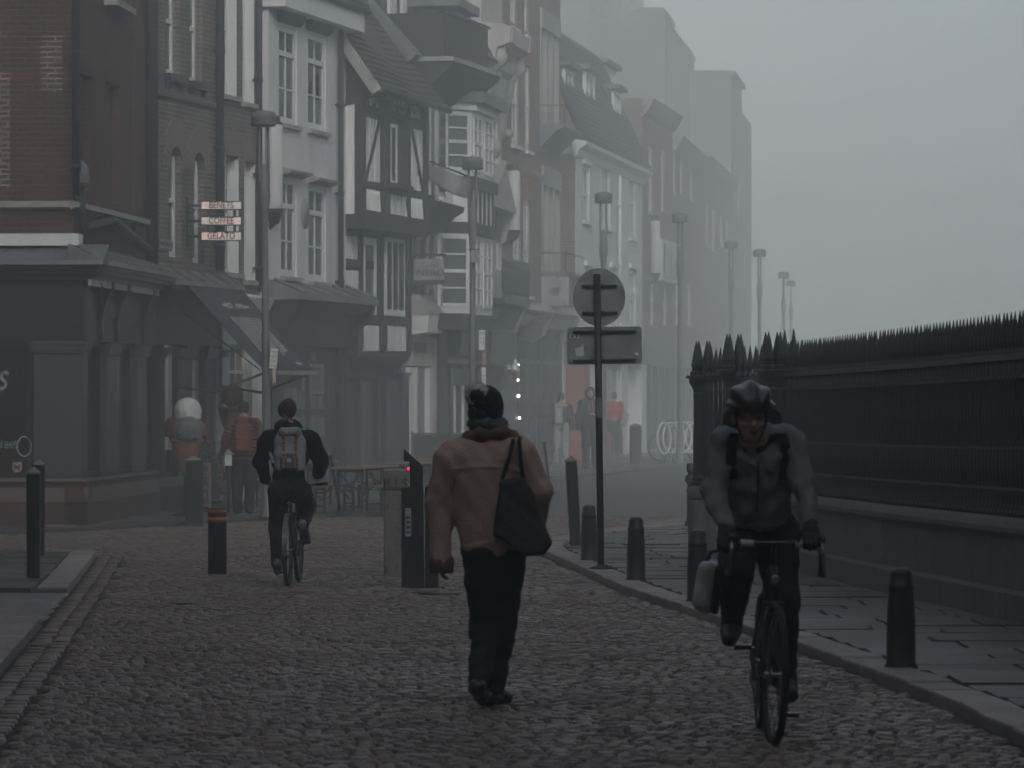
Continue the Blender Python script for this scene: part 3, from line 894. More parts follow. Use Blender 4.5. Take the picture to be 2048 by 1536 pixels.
# ---------------------------------------------------------------- white rendered house
A_, B_ = L2(521), L2(677)
b = Bld('white_rendered_house', 'white rendered house with a wide dark shop fascia beside the timber-framed house', A_, B_)
R = b.root; L = b.L; N = .14
ze = b.z(690,63,N)
up = [(558,594,55,248),(616,652,72,260)]; lo = [(562,594,358,552),(617,652,374,562)]
rs = [b.rect(*q,N) for q in up+lo]
b.wall('wall', M_RENDER, 0, L, 3.2, ze, N, [(*r,.10) for r in rs], deep=8)
for i, r in enumerate(rs):
    w_ = b.window(r, N, .075, nx=2, ny=2, fw=.085, bw=.055, split=.72, backing=M_CURTAIN, sill=M_STONE)
    ua, ub, za, zb = r
    zz = za+(zb-za)*.36
    MB().box(ua+.085,ub-.085,-N+.035,-N+.07,zz-.015,zz+.015).build('glazing_bar', M_WHITE, w_)
    mm = MB()   # leaded upper lights
    for k in range(1,8):
        x = ua+.08+(ub-ua-.16)*k/8; mm.box(x-.006,x+.006,-N+.058,-N+.066,za+(zb-za)*.74,zb-.08)
    for k in range(1,5):
        z = za+(zb-za)*(.74+.26*k/5.4); mm.box(ua+.08,ub-.08,-N+.057,-N+.065,z-.005,z+.005)
    mm.build('leading', M_DARK, w_)
    if i > 1:
        MB().prism([(-N-.02,zb+.03),(-N-.22,zb+.08),(-N-.24,zb+.13),(-N+.03,zb+.19),(-N+.03,zb+.03)], 'x', ua-.16, ub+.2).build('hood_mould', M_STONE, w_)
    else:
        MB().prism([(-N-.0,zb+.05),(-N-.10,zb+.12),(-N-.14,zb+.26),(-N+.03,zb+.28),(-N+.03,zb+.05)], 'x', ua-.14, ub+.14).build('hood_mould', M_DARK, w_)
# eaves: white fascia board, gutter, tiled roof above
mb = MB(); mb.box(-.12,L+.04,-N-.34,.4,ze-.02,ze+.38); mb.box(-.14,L+.06,-N-.37,-N-.3,ze+.36,ze+.42); mb.build('eaves', M_WHITE, R)
MB().tube([(-.16,-N-.40,ze+.40),(L+.1,-N-.40,ze+.38)], .065, 10).build('gutter', M_PIPE, R)
tiles('roof', M_TILE, (-.16,-N-.42,ze+.44), (L+.08,-N-.42,ze+.44), (-.16,4,ze+4.4), (L+.08,4,ze+4.4), 26, 30, R)
MB().prism([(-.3,ze+.35),(4,ze+4.3),(8,ze+.35)], 'x', 0.01, L-.01).build('gable', M_RENDER, R)
r = b.rect(601,619,397,459,N); c_ = ((r[0]+r[1])/2, (r[2]+r[3])/2)
mb = MB(); mb.lathe([(.02,0),((r[1]-r[0])/2,0),((r[1]-r[0])/2+.01,.03),((r[1]-r[0])/2-.03,.05),(.03,.05)], (0,0,0), 24, True, 'y')
pl = mb.build('plaque', M_STONE, R); pl.location = (c_[0],-N-.001,c_[1]); pl.scale = (1,1,(r[3]-r[2])/(r[1]-r[0]))
downpipe(b, 682, N, 3.4, ze, .05)
# shop: lead top, deep dark fascia, glazed front
zt = b.z(600,572,N); zf0, zf1 = b.z(610,692,.3), b.z(610,592,.3)
mb = MB(); mb.prism([(-.75,zt-.28),(-.72,zt-.16),(-N,zt+.06),(-N+.05,zt-.28)], 'x', .05, L+.12)
for k in range(5):
    mb.tube([(.3+k*1.15,-.74,zt-.15),(.3+k*1.15,-N-.02,zt+.08)], .03, 6)
mb.build('lead_roof', M_LEAD, R)
mb = MB()
mb.prism([(-.66,zt-.285),(-.62,zt-.4),(-.5,zt-.46),(-.36,zf1-.25),(-.30,zf0),(-.0,zf0),(-.0,zt-.285)], 'x', .1, L+.06)
mb.prism([(-.68,zt-.29),(-.6,zt-.55),(-.42,zt-.7),(-.4,zf0-.12),(-.2,zf0-.2),(0,zf0-.2),(0,zt-.29)], 'x', L-.12, L+.1)
mb.prism([(-.68,zt-.29),(-.6,zt-.55),(-.42,zt-.7),(-.4,zf0-.12),(-.2,zf0-.2),(0,zf0-.2),(0,zt-.29)], 'x', .06, .28)
mb.build('shop_fascia', M_DARK, R)
g0, g1 = b.u(545), b.u(655)
mb = MB(); mb.box(.02,L-.02,.7,8,-.2,3.4); mb.box(g1,L,-.2,.72,-.2,zf0); mb.box(.02,g0,-.2,.72,-.2,zf0); mb.box(g0,g1,-.16,.72,-.2,.42); mb.box(g1+.1,g1+.22,-.24,-.1,.1,zf0-.05); mb.box(g1+.4,g1+.5,-.24,-.1,.1,zf0-.05)
mb.build('shopfront', M_DARK, R)
w_ = MB().box(g0,g1,-.17,-.10,zf0-.12,zf0).box(g0,g0+.08,-.17,-.1,.42,zf0-.12).box(b.u(601)-.05,b.u(601)+.05,-.17,-.1,.42,zf0-.12).box(g1-.08,g1,-.17,-.1,.42,zf0-.12).build('shop_window', M_DARK, R)
MB().box(g0+.06,g1-.06,-.145,-.13,.42,zf0-.1).build('pane', glass_mat('shop_glass_see',(.12,.13,.135),.08,.22), w_)
mb = MB(); random.seed(5)   # shelves with goods behind the glass
for z in (.5,1.0,1.5): mb.box(g0+.1,g1-.1,.02,.5,z,z+.03)
for z in (.53,1.03,1.53):
    u = g0+.3
    while u < g1-.3:
        w2 = random.uniform(.1,.28); mb.box(u,u+w2,.0,.3,z,z+random.uniform(.12,.36)); u += w2+random.uniform(.03,.2)
mb.build('shelving', M_STONE, w_)
M_POSTER = mat('poster_paper', (.40,.41,.41), .7, (.16,.17,.175), 5, 1); M_FLAGR = mat('flag_red', (.22,.09,.08), .7); M_FLAGB = mat('flag_blue', (.06,.07,.10), .7)
def poster(x0,x1,yt,yb,m,nm='poster'):
    r = b.rect(x0,x1,yt,yb,.0); return MB().box(r[0],r[1],.02,.04,r[2],r[3]).build(nm, m, w_)
poster(608,650,728,788,M_WHITE); r = b.rect(611,647,733,783,0); MB().box(r[0],r[1],.005,.018,r[2],r[3]).build('picture', M_POSTER, w_)
fl = poster(606,634,686,722,M_FLAGR,'flag'); r = b.rect(606,634,686,722,0)
mm = MB(); mm.bar((r[0],.012,r[2]+.2),(r[1],.012,r[2]),.012,.06); mm.bar((r[0],.010,r[2]+.1),(r[1],.010,r[3]),.012,.05); mm.box(r[0],r[1],.006,.016,(r[2]+r[3])/2-.04,(r[2]+r[3])/2+.05)
mm.build('flag_stripe', M_POSTER, fl)
# ---------------------------------------------------------------- timber-framed house with the jettied gable storey
b = Bld('timber_framed_house', 'black and white timber-framed house with lattice panels and a sagging tiled roof', L2(677), L2(815))
R = b.root; L = b.L; N = .42
def panel(mb, x0, x1, yt, yb, n, t=.02):
    r = b.rect(x0,x1,yt,yb,n); mb.box(r[0],r[1],-n-t,-n+.03,r[2],r[3])
M_PLASTER = mat('white_plaster', (.80,.81,.81), .8, (.70,.71,.70), 2.5, .8, bump=.4, bscale=18, streak=((.6,.6,.58),8))
zj = b.z(790,445,N)      # underside of the jetty
ztop = b.z(790,205,N)    # eaves
uR = b.u(850,N); uL = b.u(722,N)
MB().box(uL,uR,-N+.02,6,zj-.18,ztop+.2).build('upper_wall', M_TIMBER, R)
MB().box(0.01,L-.01,-.02,6.2,2.5,zj-.182).build('lower_wall', M_TIMBER, R)
# the return of the jetty, facing the camera: a big white panel
pm = MB(); pm.box(uL-.018,uL+.01,-N+.10,.22,b.z(725,428,N),b.z(725,182,N)); pm.build('plaster_panel', M_PLASTER, R)
mb = MB(); mb.box(uL-.06,uL+.1,-N-.05,-N+.10,zj-.2,ztop+.1); mb.bar((uL-.03,.25,b.z(722,212,N)),(uL-.03,-N-.02,b.z(722,196,N)),.06,.14); mb.box(uL-.05,uL+.05,-N-.03,.3,zj-.21,zj+.02)
mb.box(uL-.03,uR,-N-.06,-N+.03,zj-.2,zj+.14); mb.build('jetty_beam', M_TIMBER, R)
pan = MB()
for x0,x1,yt,yb in ((725,736,233,362),(738,746,237,363),(750,758,240,365),(816,821,250,378),(823,832,258,380),(836,843,261,382)): panel(pan, x0,x1,yt,yb,N)
build_each(pan, 'plaster_panel', M_PLASTER, R)
# pargeting: moulded swags on the lower panels
for x0,x1,yt,yb in ((728,758,380,433),(816,843,398,447)):
    pg = MB(); panel(pg, x0,x1,yt,yb,N); r = b.rect(x0,x1,yt,yb,N)
    for k in range(7):
        u = r[0]+(r[1]-r[0])*(.12+.12*k)
        pg.tube([(u+.05*math.sin(3.2*t)+.12*t*t,-N-.03,r[3]-(r[3]-r[2])*t) for t in (0,.2,.4,.6,.8,1)], .022, 5)
    pg.build('pargeted_panel', M_PLASTER, R)
for x0,x1,yt,yb in ((774,786,388,436),(789,799,391,438),(803,812,394,441)):
    pg = MB(); panel(pg, x0,x1,yt,yb,N); r = b.rect(x0,x1,yt,yb,N); c = (r[0]+r[1])/2
    pg.tube([(c+.06*math.sin(t*7),-N-.03,r[2]+(r[3]-r[2])*t) for t in [i/8 for i in range(9)]], .025, 5)
    pg.build('pargeted_panel', M_PLASTER, R)
# lattice frieze: white zig-zags between dark struts
for (x0,x1,yt,yb,n_) in ((725,758,194,216,3),(815,842,212,236,2)):
    lat = MB(); r = b.rect(x0,x1,yt,yb,N); w = (r[1]-r[0])/n_
    for k in range(n_):
        u = r[0]+w*k
        lat.prism([(u+.06,r[2]),(u+w*.5,r[3]-.02),(u+w-.06,r[2])], 'y', -N-.02, -N+.02)
        if k: lat.prism([(u-w*.42,r[3]),(u,r[2]+.12),(u+w*.42,r[3])], 'y', -N-.02, -N+.02)
    lat.build('lattice_frieze', M_PLASTER, R)
lat = MB(); r = b.rect(772,811,199,230,N)
for i in range(4):
    for j in range(2):
        u = r[0]+(r[1]-r[0])*(i+.5)/4; z = r[2]+(r[3]-r[2])*(j+.5)/2; h = (r[3]-r[2])*.22; wv = (r[1]-r[0])/4*.42
        lat.prism([(u-wv,z),(u,z-h),(u-.02,z)], 'y', -N-.02, -N+.02); lat.prism([(u+.02,z),(u,z+h),(u+wv,z)], 'y', -N-.02, -N+.02)
lat.build('lattice_frieze', M_PLASTER, R)
tm = MB()    # posts, rails and braces stand proud of the panels
for x in (722,764,771,812,848):
    u = b.u(x,N); tm.box(u-.1,u+.1,-N-.07,-N+.02,zj+.1,ztop)
for ya,yb_ in ((219,231),(367,380)):
    za, zb = b.z(785,yb_+6,N), b.z(785,ya+6,N); tm.box(uL,uR,-N-.055,-N+.02,za,zb)
tm.bar((b.u(727,N),-N-.035,b.z(727,362,N)),(b.u(757,N),-N-.035,b.z(757,236,N)),.03,.10,(1,0,0))
tm.bar((b.u(843,N),-N-.035,b.z(843,384,N)),(b.u(818,N),-N-.035,b.z(818,246,N)),.03,.10,(1,0,0))
tm.build('timber_frame', M_TIMBER, R)
M_LEADGL = glass_mat('leaded_glass', (.16,.17,.175), .2)
r = b.rect(773,796,247,370,N+.06); w_ = b.window(r, N+.06, .05, nx=2, ny=1, fw=.07, bw=.06, glass=M_LEADGL)
mm = MB(); lw = r[1]-r[0]; lh = r[3]-r[2]
for k in range(2):
    c = r[0]+lw*(.27+.46*k)
    for q in (-.12,.0,.12): mm.box(c+q-.008,c+q+.008,-N-.035,-N-.022,r[2]+.1,r[3]-.08)
    for z in (.25,.5,.75):
        zz = r[2]+lh*z; mm.bar((c-.14,-N-.03,zz-.12),(c+.14,-N-.03,zz+.12),.012,.02); mm.bar((c-.14,-N-.03,zz+.12),(c+.14,-N-.03,zz-.12),.012,.02)
mm.build('leading', M_DARK, w_)
sh = MB(); sh.box(r[1]+.02,r[1]+.05,-N-.30,-N-.05,r[2]-.02,r[3]-.1); o_ = sh.build('open_casement', M_DARK, w_)
b.box('window_sill', M_TIMBER, r[0]-.1, b.u(813,N+.1), N-.02, N+.24, b.z(792,378,N)-.03, b.z(792,371,N))
# middle storey
pan = MB(); n = .06
for x0,x1,yt,yb in ((679,681,470,520),(691,700,472,522),(704,713,473,523),(679,682,540,586),(692,701,541,596),(705,715,541,631),(693,702,649,701),(706,716,650,701),(728,756,651,702),(775,786,651,702),(790,801,651,702),(805,815,652,702),(681,690,672,700)): panel(pan, x0,x1,yt,yb,n)
build_each(pan, 'plaster_panel', M_PLASTER, R)
r = b.rect(727,753,476,629,n+.05); w_ = b.window(r, n+.05, .04, nx=1, ny=1, fw=.13, glass=M_GLASSB, backing=None)
r = b.rect(772,810,477,632,n+.08); w_ = b.window(r, n+.08, .04, nx=3, ny=1, fw=.085, bw=.10, glass=M_LEADGL)
mm = MB(); lw = r[1]-r[0]
for k in range(3):
    for q in (-.10,-.05,0,.05,.10):
        c = r[0]+lw*(.18+.32*k)+q*1.3
        mm.tube([(c+.02*math.sin(t*12+k),-n-.085,r[2]+.13+(r[3]-r[2]-.2)*t) for t in [i/14 for i in range(15)]], .007, 4)
mm.build('leading', M_DARK, w_)
tm = MB()
for x in (684,720,760,768,812,819): u = b.u(x,n); tm.box(u-.12 if x in (760,) else u-.07,u+.07,-n-.05,.0,2.6,zj-.19)
for ya,yb_ in ((524,540),(632,649),(455,470)):
    tm.box(.0,b.u(819,n),-n-.035,.0,b.z(750,yb_,n),b.z(750,ya,n))
tm.build('timber_frame', M_TIMBER, R)
zc = b.z(750,722,.2)
b.moulding('shop_cornice', M_TIMBER, [(0,zc-.22),(.14,zc-.2),(.2,zc-.06),(.34,zc+.02),(.36,zc+.10),(.12,zc+.16),(0,zc+.16)], .02, b.u(812,.3)); 
b.box('shop_fascia', M_DARK, 0.02, L, -.4, .08, b.z(750,750,0), zc-.2)
mb = MB(); zh = b.z(750,750,0)
ug = [b.u(x) for x in (684,712,716,749,753,764,768,795,808)]
mb.box(.0,ug[0],-.06,.3,-.2,zh); mb.box(ug[1],ug[2],-.08,.2,-.2,zh); mb.box(ug[3],ug[4],-.08,.2,-.2,zh); mb.box(ug[5],ug[6],-.08,.2,-.2,zh); mb.box(ug[7],ug[8],-.1,.3,-.2,zh); mb.box(ug[8],L,.05,.4,-.2,zh)
mb.box(0,L,2.2,6,-.2,zh); mb.build('shopfront', M_DARK, R)
w_ = MB().box(ug[0],ug[7],-.03,.1,-.15,.12).box(ug[0],ug[7],-.03,.1,zh-.08,zh).build('shop_window', M_DARK, R)
MB().box(ug[0],ug[7],.03,.05,.1,zh-.05).build('pane', glass_mat('shop_glass_open',(.2,.21,.215),.1,.35), w_)
mb = MB(); mb.box(ug[0],ug[7],.22,.24,0,zh).box(ug[0]+.2,ug[0]+1.2,.12,.2,.0,.75); mb.box(ug[3],ug[3]+.5,.10,.14,.0,.9); mb.build('shop_interior', M_CURTAIN, w_)
# great tiled roof, sagging, swept at the verge
ze = ztop+.05
tiles('roof', M_TILE, (uL-.35,-N-.42,ze), (uR+.05,-N-.42,ze-.02), (-.5,2.6,ze+4.9), (uR+.3,2.6,ze+4.9), 40, 34, R, sag=.10, jit=.02, lift=.035)
mb = MB(); mb.bar((uL-.36,-N-.40,ze-.06),(-.5,2.6,ze+4.82),.05,.2); mb.build('bargeboard', M_STONE, R)
mb = MB(); mb.prism([(-N-.38,ze-.06),(2.6,ze+4.82),(2.6,ze-.3),(-.1,ze-.3)], 'x', uL-.02, uL+.1); mb.build('gable', M_TIMBER, R)
MB().tube([(uL-.3,-N-.47,ze-.0),(uR+.1,-N-.47,ze-.05)], .06, 8).build('gutter', M_PIPE, R)
# roof dormer with a tall white window (reads small at the left of the roof)
def dormer(b, px0, px1, yt, yb, n, back, roofm=M_TILE, cheek=M_TILE, fm=M_WHITE, nx=2, ny=2):
    r = b.rect(px0,px1,yt,yb,n); ua, ub, za, zb = r; g = .12
    d_ = MB().box(ua-g,ub+g,-n+.08,-n+back,za-.1,zb+.05).build('dormer', cheek, b.root)
    MB().box(ua-g-.12,ub+g+.12,-n-.16,-n+back,zb+.05,zb+.17).build('dormer_roof', M_LEAD, d_)
    mb = MB(); y = -n+.05
    mb.box(ua,ua+.09,y-.06,y+.04,za,zb); mb.box(ub-.09,ub,y-.06,y+.04,za,zb); mb.box(ua+.09,ub-.09,y-.055,y+.04,za,za+.1); mb.box(ua+.09,ub-.09,y-.055,y+.04,zb-.1,zb)
    for k in range(1,nx): x = ua+(ub-ua)*k/nx; mb.box(x-.03,x+.03,y-.045,y+.03,za+.1,zb-.1)
    if ny > 1: zz = (za+zb)/2; mb.box(ua+.09,ub-.09,y-.05,y+.03,zz-.03,zz+.03)
    mb.prism([(-n-.14,za-.08),(-n-.14,za-.02),(-n+.05,za-.0),(-n+.05,za-.08)], 'x', ua-.1, ub+.1)
    w = mb.build('dormer_window', fm, d_)
    MB().box(ua+.05,ub-.05,y+.005,y+.02,za+.05,zb-.05).build('pane', M_GLASS, w)
    return d_
dormer(b, 700,713,10,75,-.55,1.6)
MB().prism([(0.0,ze+2.55),(-.1,ze+2.3),(.32,ze+2.62),(.42,ze+2.87)], 'x', b.u(708,-.3), b.u(720,-.3)).build('lead_flashing', M_STONE, R)

# ---------------------------------------------------------------- dark house with the railed balcony (coffee house)
b = Bld('balcony_house', 'dark timbered house with a boarded roof balcony above the coffee house sign', L2(815), L2(897))
R = b.root; L = b.L
zA, zB = b.z(855,165,.3), b.z(855,400,.3)
MB().box(.02,L-.02,0,6,2.5,b.z(850,60,0)).build('wall', M_TIMBER, R)
mm = MB(); n = .22
MB().box(b.u(846,n),b.u(900,n),-n,.1,zB+.05,b.z(870,170,n)).build('oriel', M_TIMBER, R)
for x0,x1 in ((857,859),(868,873),(891,893)):
    r = b.rect(x0,x1,182,390,n); mm.box(r[0],r[1],-n-.04,-n+.02,r[2],r[3])
mm.build('white_mullion', M_WHITE, R)
mm = MB()
for x0,x1 in ((858,868),(874,890)):
    r = b.rect(x0,x1,190,385,n); mm.box(r[0],r[1],-n-.015,-n+.01,r[2],r[3])
mm.build('pane', M_GLASS, R)
# white struts below the oriel, then a moulded pentice
pm = MB()
for x0,x1,yt,yb in ((872,880,352,402),(888,908,372,412)): panel(pm,x0,x1,yt,yb,n+.03)
build_each(pm, 'plaster_panel', M_PLASTER, R)
zc = b.z(890,420,.5)
b.moulding('pentice', M_TIMBER, [(0,zc-.5),(.2,zc-.34),(.45,zc-.1),(.62,zc),(.64,zc+.1),(.2,zc+.22),(0,zc+.22)], b.u(846,.4), b.u(906,.4))
mm = MB()
for x in (825,838,858,873,886): u = b.u(x,.1); mm.box(u-.03,u+.03,-.10,-.0,b.z(x,600,.1),b.z(x,470,.1))
mm.build('mullion', M_STONE, R)
mm = MB(); mm.box(.05,L-.05,-.05,.0,b.z(850,606,0),b.z(850,470,0)); mm.build('pane', M_GLASS, R)
# balcony: deck with raking soffit, boarded parapet, lead-capped edges
n = .7
zt0, zd0 = b.z(850,100,n), b.z(850,122,n)
mb = MB(); mb.prism([(.2,zd0-.75),(-.15,zd0-.7),(-n-.25,zd0-.02),(-n-.3,zd0+.06),(.2,zd0+.08)], 'x', -.35, L+.35); mb.build('balcony_soffit', M_TIMBER, R)
mb = MB(); mb.box(-.4,L+.4,-n-.32,.3,zd0+.08,zd0+.17); mb.build('balcony_deck', M_STONE, R)
mb = MB(); u0,u1 = -.1,L+.3; zp = zd0+1.05
mb.box(u0,u1,-n-.05,-n,zd0+.17,zp); mb.box(u0,u0+.05,-n,1.2,zd0+.17,zp-.001); mb.box(u1-.05,u1,-n,1.2,zd0+.17,zp-.001)
mb.box(u0-.06,u1+.06,-n-.10,-n+.03,zp,zp+.05)
u = u0
while u < u1: mb.box(u-.01,u+.01,-n-.065,-n-.04,zd0+.17,zp-.002); u += .18
mb.build('balcony_parapet', M_TIMBER, R)
MB().box(.1,L+.2,.6,5,zd0+.1,zd0+3.4).build('attic', M_TILE, R)
for x0,x1 in ((779,792),(805,812),(822,836)):
    r = b.rect(x0,x1,-40,32,-.55); MB().box(r[0],r[1],.53,.62,r[2],r[3]).build('attic_window', M_WHITE, R)
mb = MB(); mb.bar((-.5,1.6,zd0+2.2),(-.55,-.3,zd0+.1),.5,.25); mb.build('valley_gutter', M_LEAD, R)
# coffee-house front: slanted white fascia, white pier with bars
zf = b.z(850,640,.35)
mb = MB(); mb.prism([(0,zf-.3),(.42,zf-.24),(.46,zf+.1),(.0,zf+.1)][::-1] and [(0,zf-.3),(-.42,zf-.24),(-.46,zf+.1),(0,zf+.1)], 'x', -.1, b.u(882,.4)); mb.build('shop_fascia', M_WHITE, R)
mb = MB()
for k in range(4): mb.prism([(0,zf+.1+k*.1),(-.48+k*.08,zf+.1+k*.1),(-.44+k*.08,zf+.2+k*.1),(0,zf+.2+k*.1)], 'x', -.12, b.u(883,.4))
mb.build('lead_roof', M_STONE, R)
zh = zf-.3
mb = MB(); mb.box(0,L,.9,6,-.2,2.6); ua, ub = b.u(822), b.u(860)
mb.box(ua,ub,-.04,.2,b.z(840,732),zh); mb.box(b.u(862),b.u(868),-.06,.3,-.2,zh); mb.build('shopfront', M_CREAM, R)
b.box('window_bars', M_DARK, b.u(823), b.u(846), .05, .07, b.z(834,706), b.z(834,685))
mb = MB(); ends = [b.u(x) for x in (816,821,827,831,854,858,872,877,893)]
for i in (0,2,4,6): mb.box(ends[i],ends[i+1],-.05,.12,-.2,b.z(840,735))
mb.build('door_frame', M_WHITE, R)
mb = MB(); mb.box(0,L,.05,.09,-.1,b.z(840,735)); mb.build('pane', M_GLASSG, R)
b.box('dark_pier', M_DARK, b.u(868), b.u(886), -.2, .1, -.2, b.z(875,640))
b.box('shop_blind', M_DARK, b.u(872,.4), L+.2, .0, .9, b.z(890,660,.4), b.z(890,628,.4))

# ---------------------------------------------------------------- house with white bay windows
b = Bld('bay_window_house', 'pale house with stacked white canted bay windows and a striped black and white apron', L2(897), L2(962))
R = b.root; L = b.L
MB().box(.02,L-.02,.0,7,2.4,b.z(930,110,0)).build('wall', M_CREAM, R)
def bay(b, xa, xb, xc, n, z0, z1, glassz, fm=M_WHITE, nm='bay_window', rows=4):
    """canted bay: near cheek xa-xb faces the camera, front xb-xc at offset n"""
    ub, uc = b.u(xb,n), b.u(xc,n); ua = ub-.55; ue = uc+.5
    w = MB().prism([(ua,.02),(ub,-n),(uc,-n),(ue,.02)], 'z', z0, z1).build(nm, fm, b.root)
    g0, g1 = glassz
    fr = MB(); gl = MB()
    def face(p, q, parts):
        p = Vector((*p,0)); q = Vector((*q,0)); d = q-p; ln = d.length; d.normalize(); o = Vector((d.y,-d.x,0))
        for k in range(parts):
            s0, s1 = ln*(k+.12)/parts, ln*(k+.88)/parts
            a, e = p+d*s0+o*.006, p+d*s1+o*.006
            gl.add([a+Vector((0,0,g0)),e+Vector((0,0,g0)),e+Vector((0,0,g1)),a+Vector((0,0,g1))], [(0,1,2,3)])
            for j in range(rows+1):
                z = g0+(g1-g0)*j/rows; fr.bar(a+o*.012+Vector((0,0,z)),e+o*.012+Vector((0,0,z)),.03,.035 if j not in (0,rows,rows//2) else .07)
            for t in (a, e, (a+e)/2 if parts > 1 else a): fr.bar(t+o*.014+Vector((0,0,g0)),t+o*.014+Vector((0,0,g1)),.03,.03)
    face((ua,.02),(ub,-n),1); face((ub,-n),(uc,-n),2); face((uc,-n),(ue,.02),1)
    gl.build('pane', M_CURTAIN if False else M_GLASSG, w); fr.build('glazing_bars', fm, w)
    return ua, ub, uc, ue, w
n = .55
z0, z1 = b.z(940,365,n), b.z(940,205,n)
ua, ub, uc, ue, w_ = bay(b, 910, 943, 986, n, z0, z1, (b.z(940,338,n), b.z(940,228,n)))
MB().prism([(ua-.15,.02),(ub-.12,-n-.28),(uc+.15,-n-.28),(ue+.2,.02)], 'z', z1, z1+.22).build('bay_roof', M_LEAD, R)
MB().prism([(ua-.05,.02),(ub-.05,-n-.12),(uc+.05,-n-.12),(ue+.05,.02)], 'z', z1-.15, z1-.003).build('bay_cornice', M_WHITE, R)
zs0, zs1 = b.z(940,448,n), b.z(940,362,n)
MB().prism([(ua,.03),(ub,-n+.02),(uc,-n+.02),(ue,.03)], 'z', zs0, zs1-.01).build('apron', M_PLASTER, R)
mb = MB()
for k in range(6):
    u = ub+(uc-ub)*k/5; mb.box(u-.04,u+.04,-n-.02,-n+.05,zs0,zs1-.012)
for zz in (zs1-.14,zs0-.2): mb.prism([(ua-.08,.03),(ub-.06,-n-.1),(uc+.1,-n-.1),(ue+.1,.03)], 'z', zz, zz+.24)
mb.bar((ua+.05,-.02,zs0),(ua+.05,-.02,zs1-.1),.16,.1)
mb.build('timber_frame', M_TIMBER, R)
zl0, zl1 = b.z(940,632,n), zs0-.2
bay(b, 900, 940, 984, n, zl0, zl1, (b.z(940,610,n), b.z(940,475,n)))
mb = MB()
for x in (893,903): u = b.u(x,.06); mb.box(u-.05,u+.05,-.08,.01,zl0,zl1)
mb.build('timber_strip', M_TIMBER, R)
zf = b.z(940,640,.5)
b.moulding('shop_fascia', M_DARK, [(0,zf-.75),(.25,zf-.7),(.3,zf-.15),(.6,zf-.08),(.66,zf+.06),(.0,zf+.16)], -.1, b.u(998,.5))
mb = MB(); mb.box(0,L,1.2,7,-.2,2.5)
for x0,x1 in ((897,902),(915,918),(931,939),(955,960)): mb.box(b.u(x0),b.u(x1),-.05,.15,-.2,2.2)
mb.box(0,L,-.04,.14,1.95,2.3); mb.build('shopfront', M_DARK, R)
mb = MB(); mb.box(0,L,.06,.09,-.1,2.0); mb.build('pane', M_GLASSG, R)
mb = MB(); 
for x in (908,925,948): mb.box(b.u(x),b.u(x)+.12,-.02,.05,.2,1.95)
mb.build('door_frame', M_WHITE, R)
# tiled mansard with attic windows
zr = b.z(930,110,0)
tiles('roof', M_TILE, (-.2,-.35,zr), (L+.1,-.35,zr), (-.2,2.2,zr+4.2), (L+.1,2.2,zr+4.2), 22, 18, R)
r = b.rect(912,935,35,128,.25); MB().box(r[0]-.1,r[1]+.12,-.2,1.5,r[2]-1.6,r[3]+.1).build('dormer', M_CREAM, R)
b.window(r, .25, .03, nx=2, ny=4, sill=M_STONE, name='dormer_window')
MB().box(r[0]-.6,r[1]+.5,-.42,1.5,r[3]+.12,r[3]+.3).build('dormer_roof', M_LEAD, R)

# ---------------------------------------------------------------- narrow stucco house with scrolled brackets
b = Bld('bracketed_house', 'narrow pale stucco house with carved scroll brackets under a deep cornice', L2(962), L2(1004))
R = b.root; L = b.L
hl_ = []; wn = []
for x0,x1,yt,yb in ((966,982,140,186),(988,1002,150,330)):
    r = b.rect(x0,x1,yt,yb); hl_.append((*r,.15)); wn.append(r)
r2 = b.rect(990,1003,420,540); hl_.append((*r2,.12))
b.wall('wall', M_CREAM, 0.01, L-.01, 3.0, b.z(985,-40), 0, hl_, deep=6)
for r in wn+[r2]: b.window(r, 0, .12, nx=2, ny=2)
zc = b.z(990,68,.6)
b.moulding('cornice', M_CREAM, [(0,zc-1.1),(.1,zc-1.0),(.16,zc-.6),(.3,zc-.5),(.36,zc-.1),(.62,zc),(.66,zc+.32),(.5,zc+.4),(0,zc+.42)], -.05, L+.1)
for u in (.1,L-.25):
    mb = MB(); prof = [(0,zc-1.9),(-.12,zc-1.8),(-.10,zc-1.4),(-.22,zc-1.0),(-.30,zc-.6),(-.5,zc-.35),(-.52,zc-.05),(0,zc-.05)]
    mb.prism(prof, 'x', u-.02, u+.3); mb.lathe([(.02,0),(.2,0),(.2,.36),(.02,.36)], (u-.04,-.34,zc-.3), 14, True, 'x'); mb.lathe([(.02,0),(.09,0),(.09,.34),(.02,.34)], (u-.03,-.16,zc-1.75), 12, True, 'x')
    mb.box(u-.05,u+.35,-.68,0,zc+.0,zc+.34); mb.build('scroll_bracket', M_STONE, R)
mb = MB()   # pedimented hood with a carved head
zp = b.z(1000,400,.2)
mb.prism([(-.1,zp-.1),(L*.5,zp+.75),(L+.1,zp-.1)], 'y', -.3, 0); mb.box(-.12,L+.12,-.34,0,zp-.22,zp-.1)
mb.ball((.3,-.2,zp+1.05),.2,10,(1,1,1.25)); mb.prism([(.05,zp+.1),(.0,zp+.6),(.2,zp+.9),(.4,zp+.9),(.6,zp+.6),(.55,zp+.1)], 'y', -.2, 0)
for u in (.1,L-.2): mb.prism([(0,zp-.9),(-.1,zp-.85),(-.22,zp-.4),(-.28,zp-.22),(0,zp-.22)], 'x', u, u+.22)
mb.build('pediment', M_STONE, R)
zb_ = b.z(1010,598,.4)
mb = MB(); mb.box(-.2,L+.6,-.55,0,zb_-.12,zb_)
for k in range(14): u = -.15+k*(L+.7)/13; mb.box(u-.015,u+.015,-.52,-.49,zb_,zb_+.8); mb.lathe([(.02,0),(.05,.15),(.02,.3),(.05,.45),(.02,.6)],(u,-.505,zb_+.1),6)
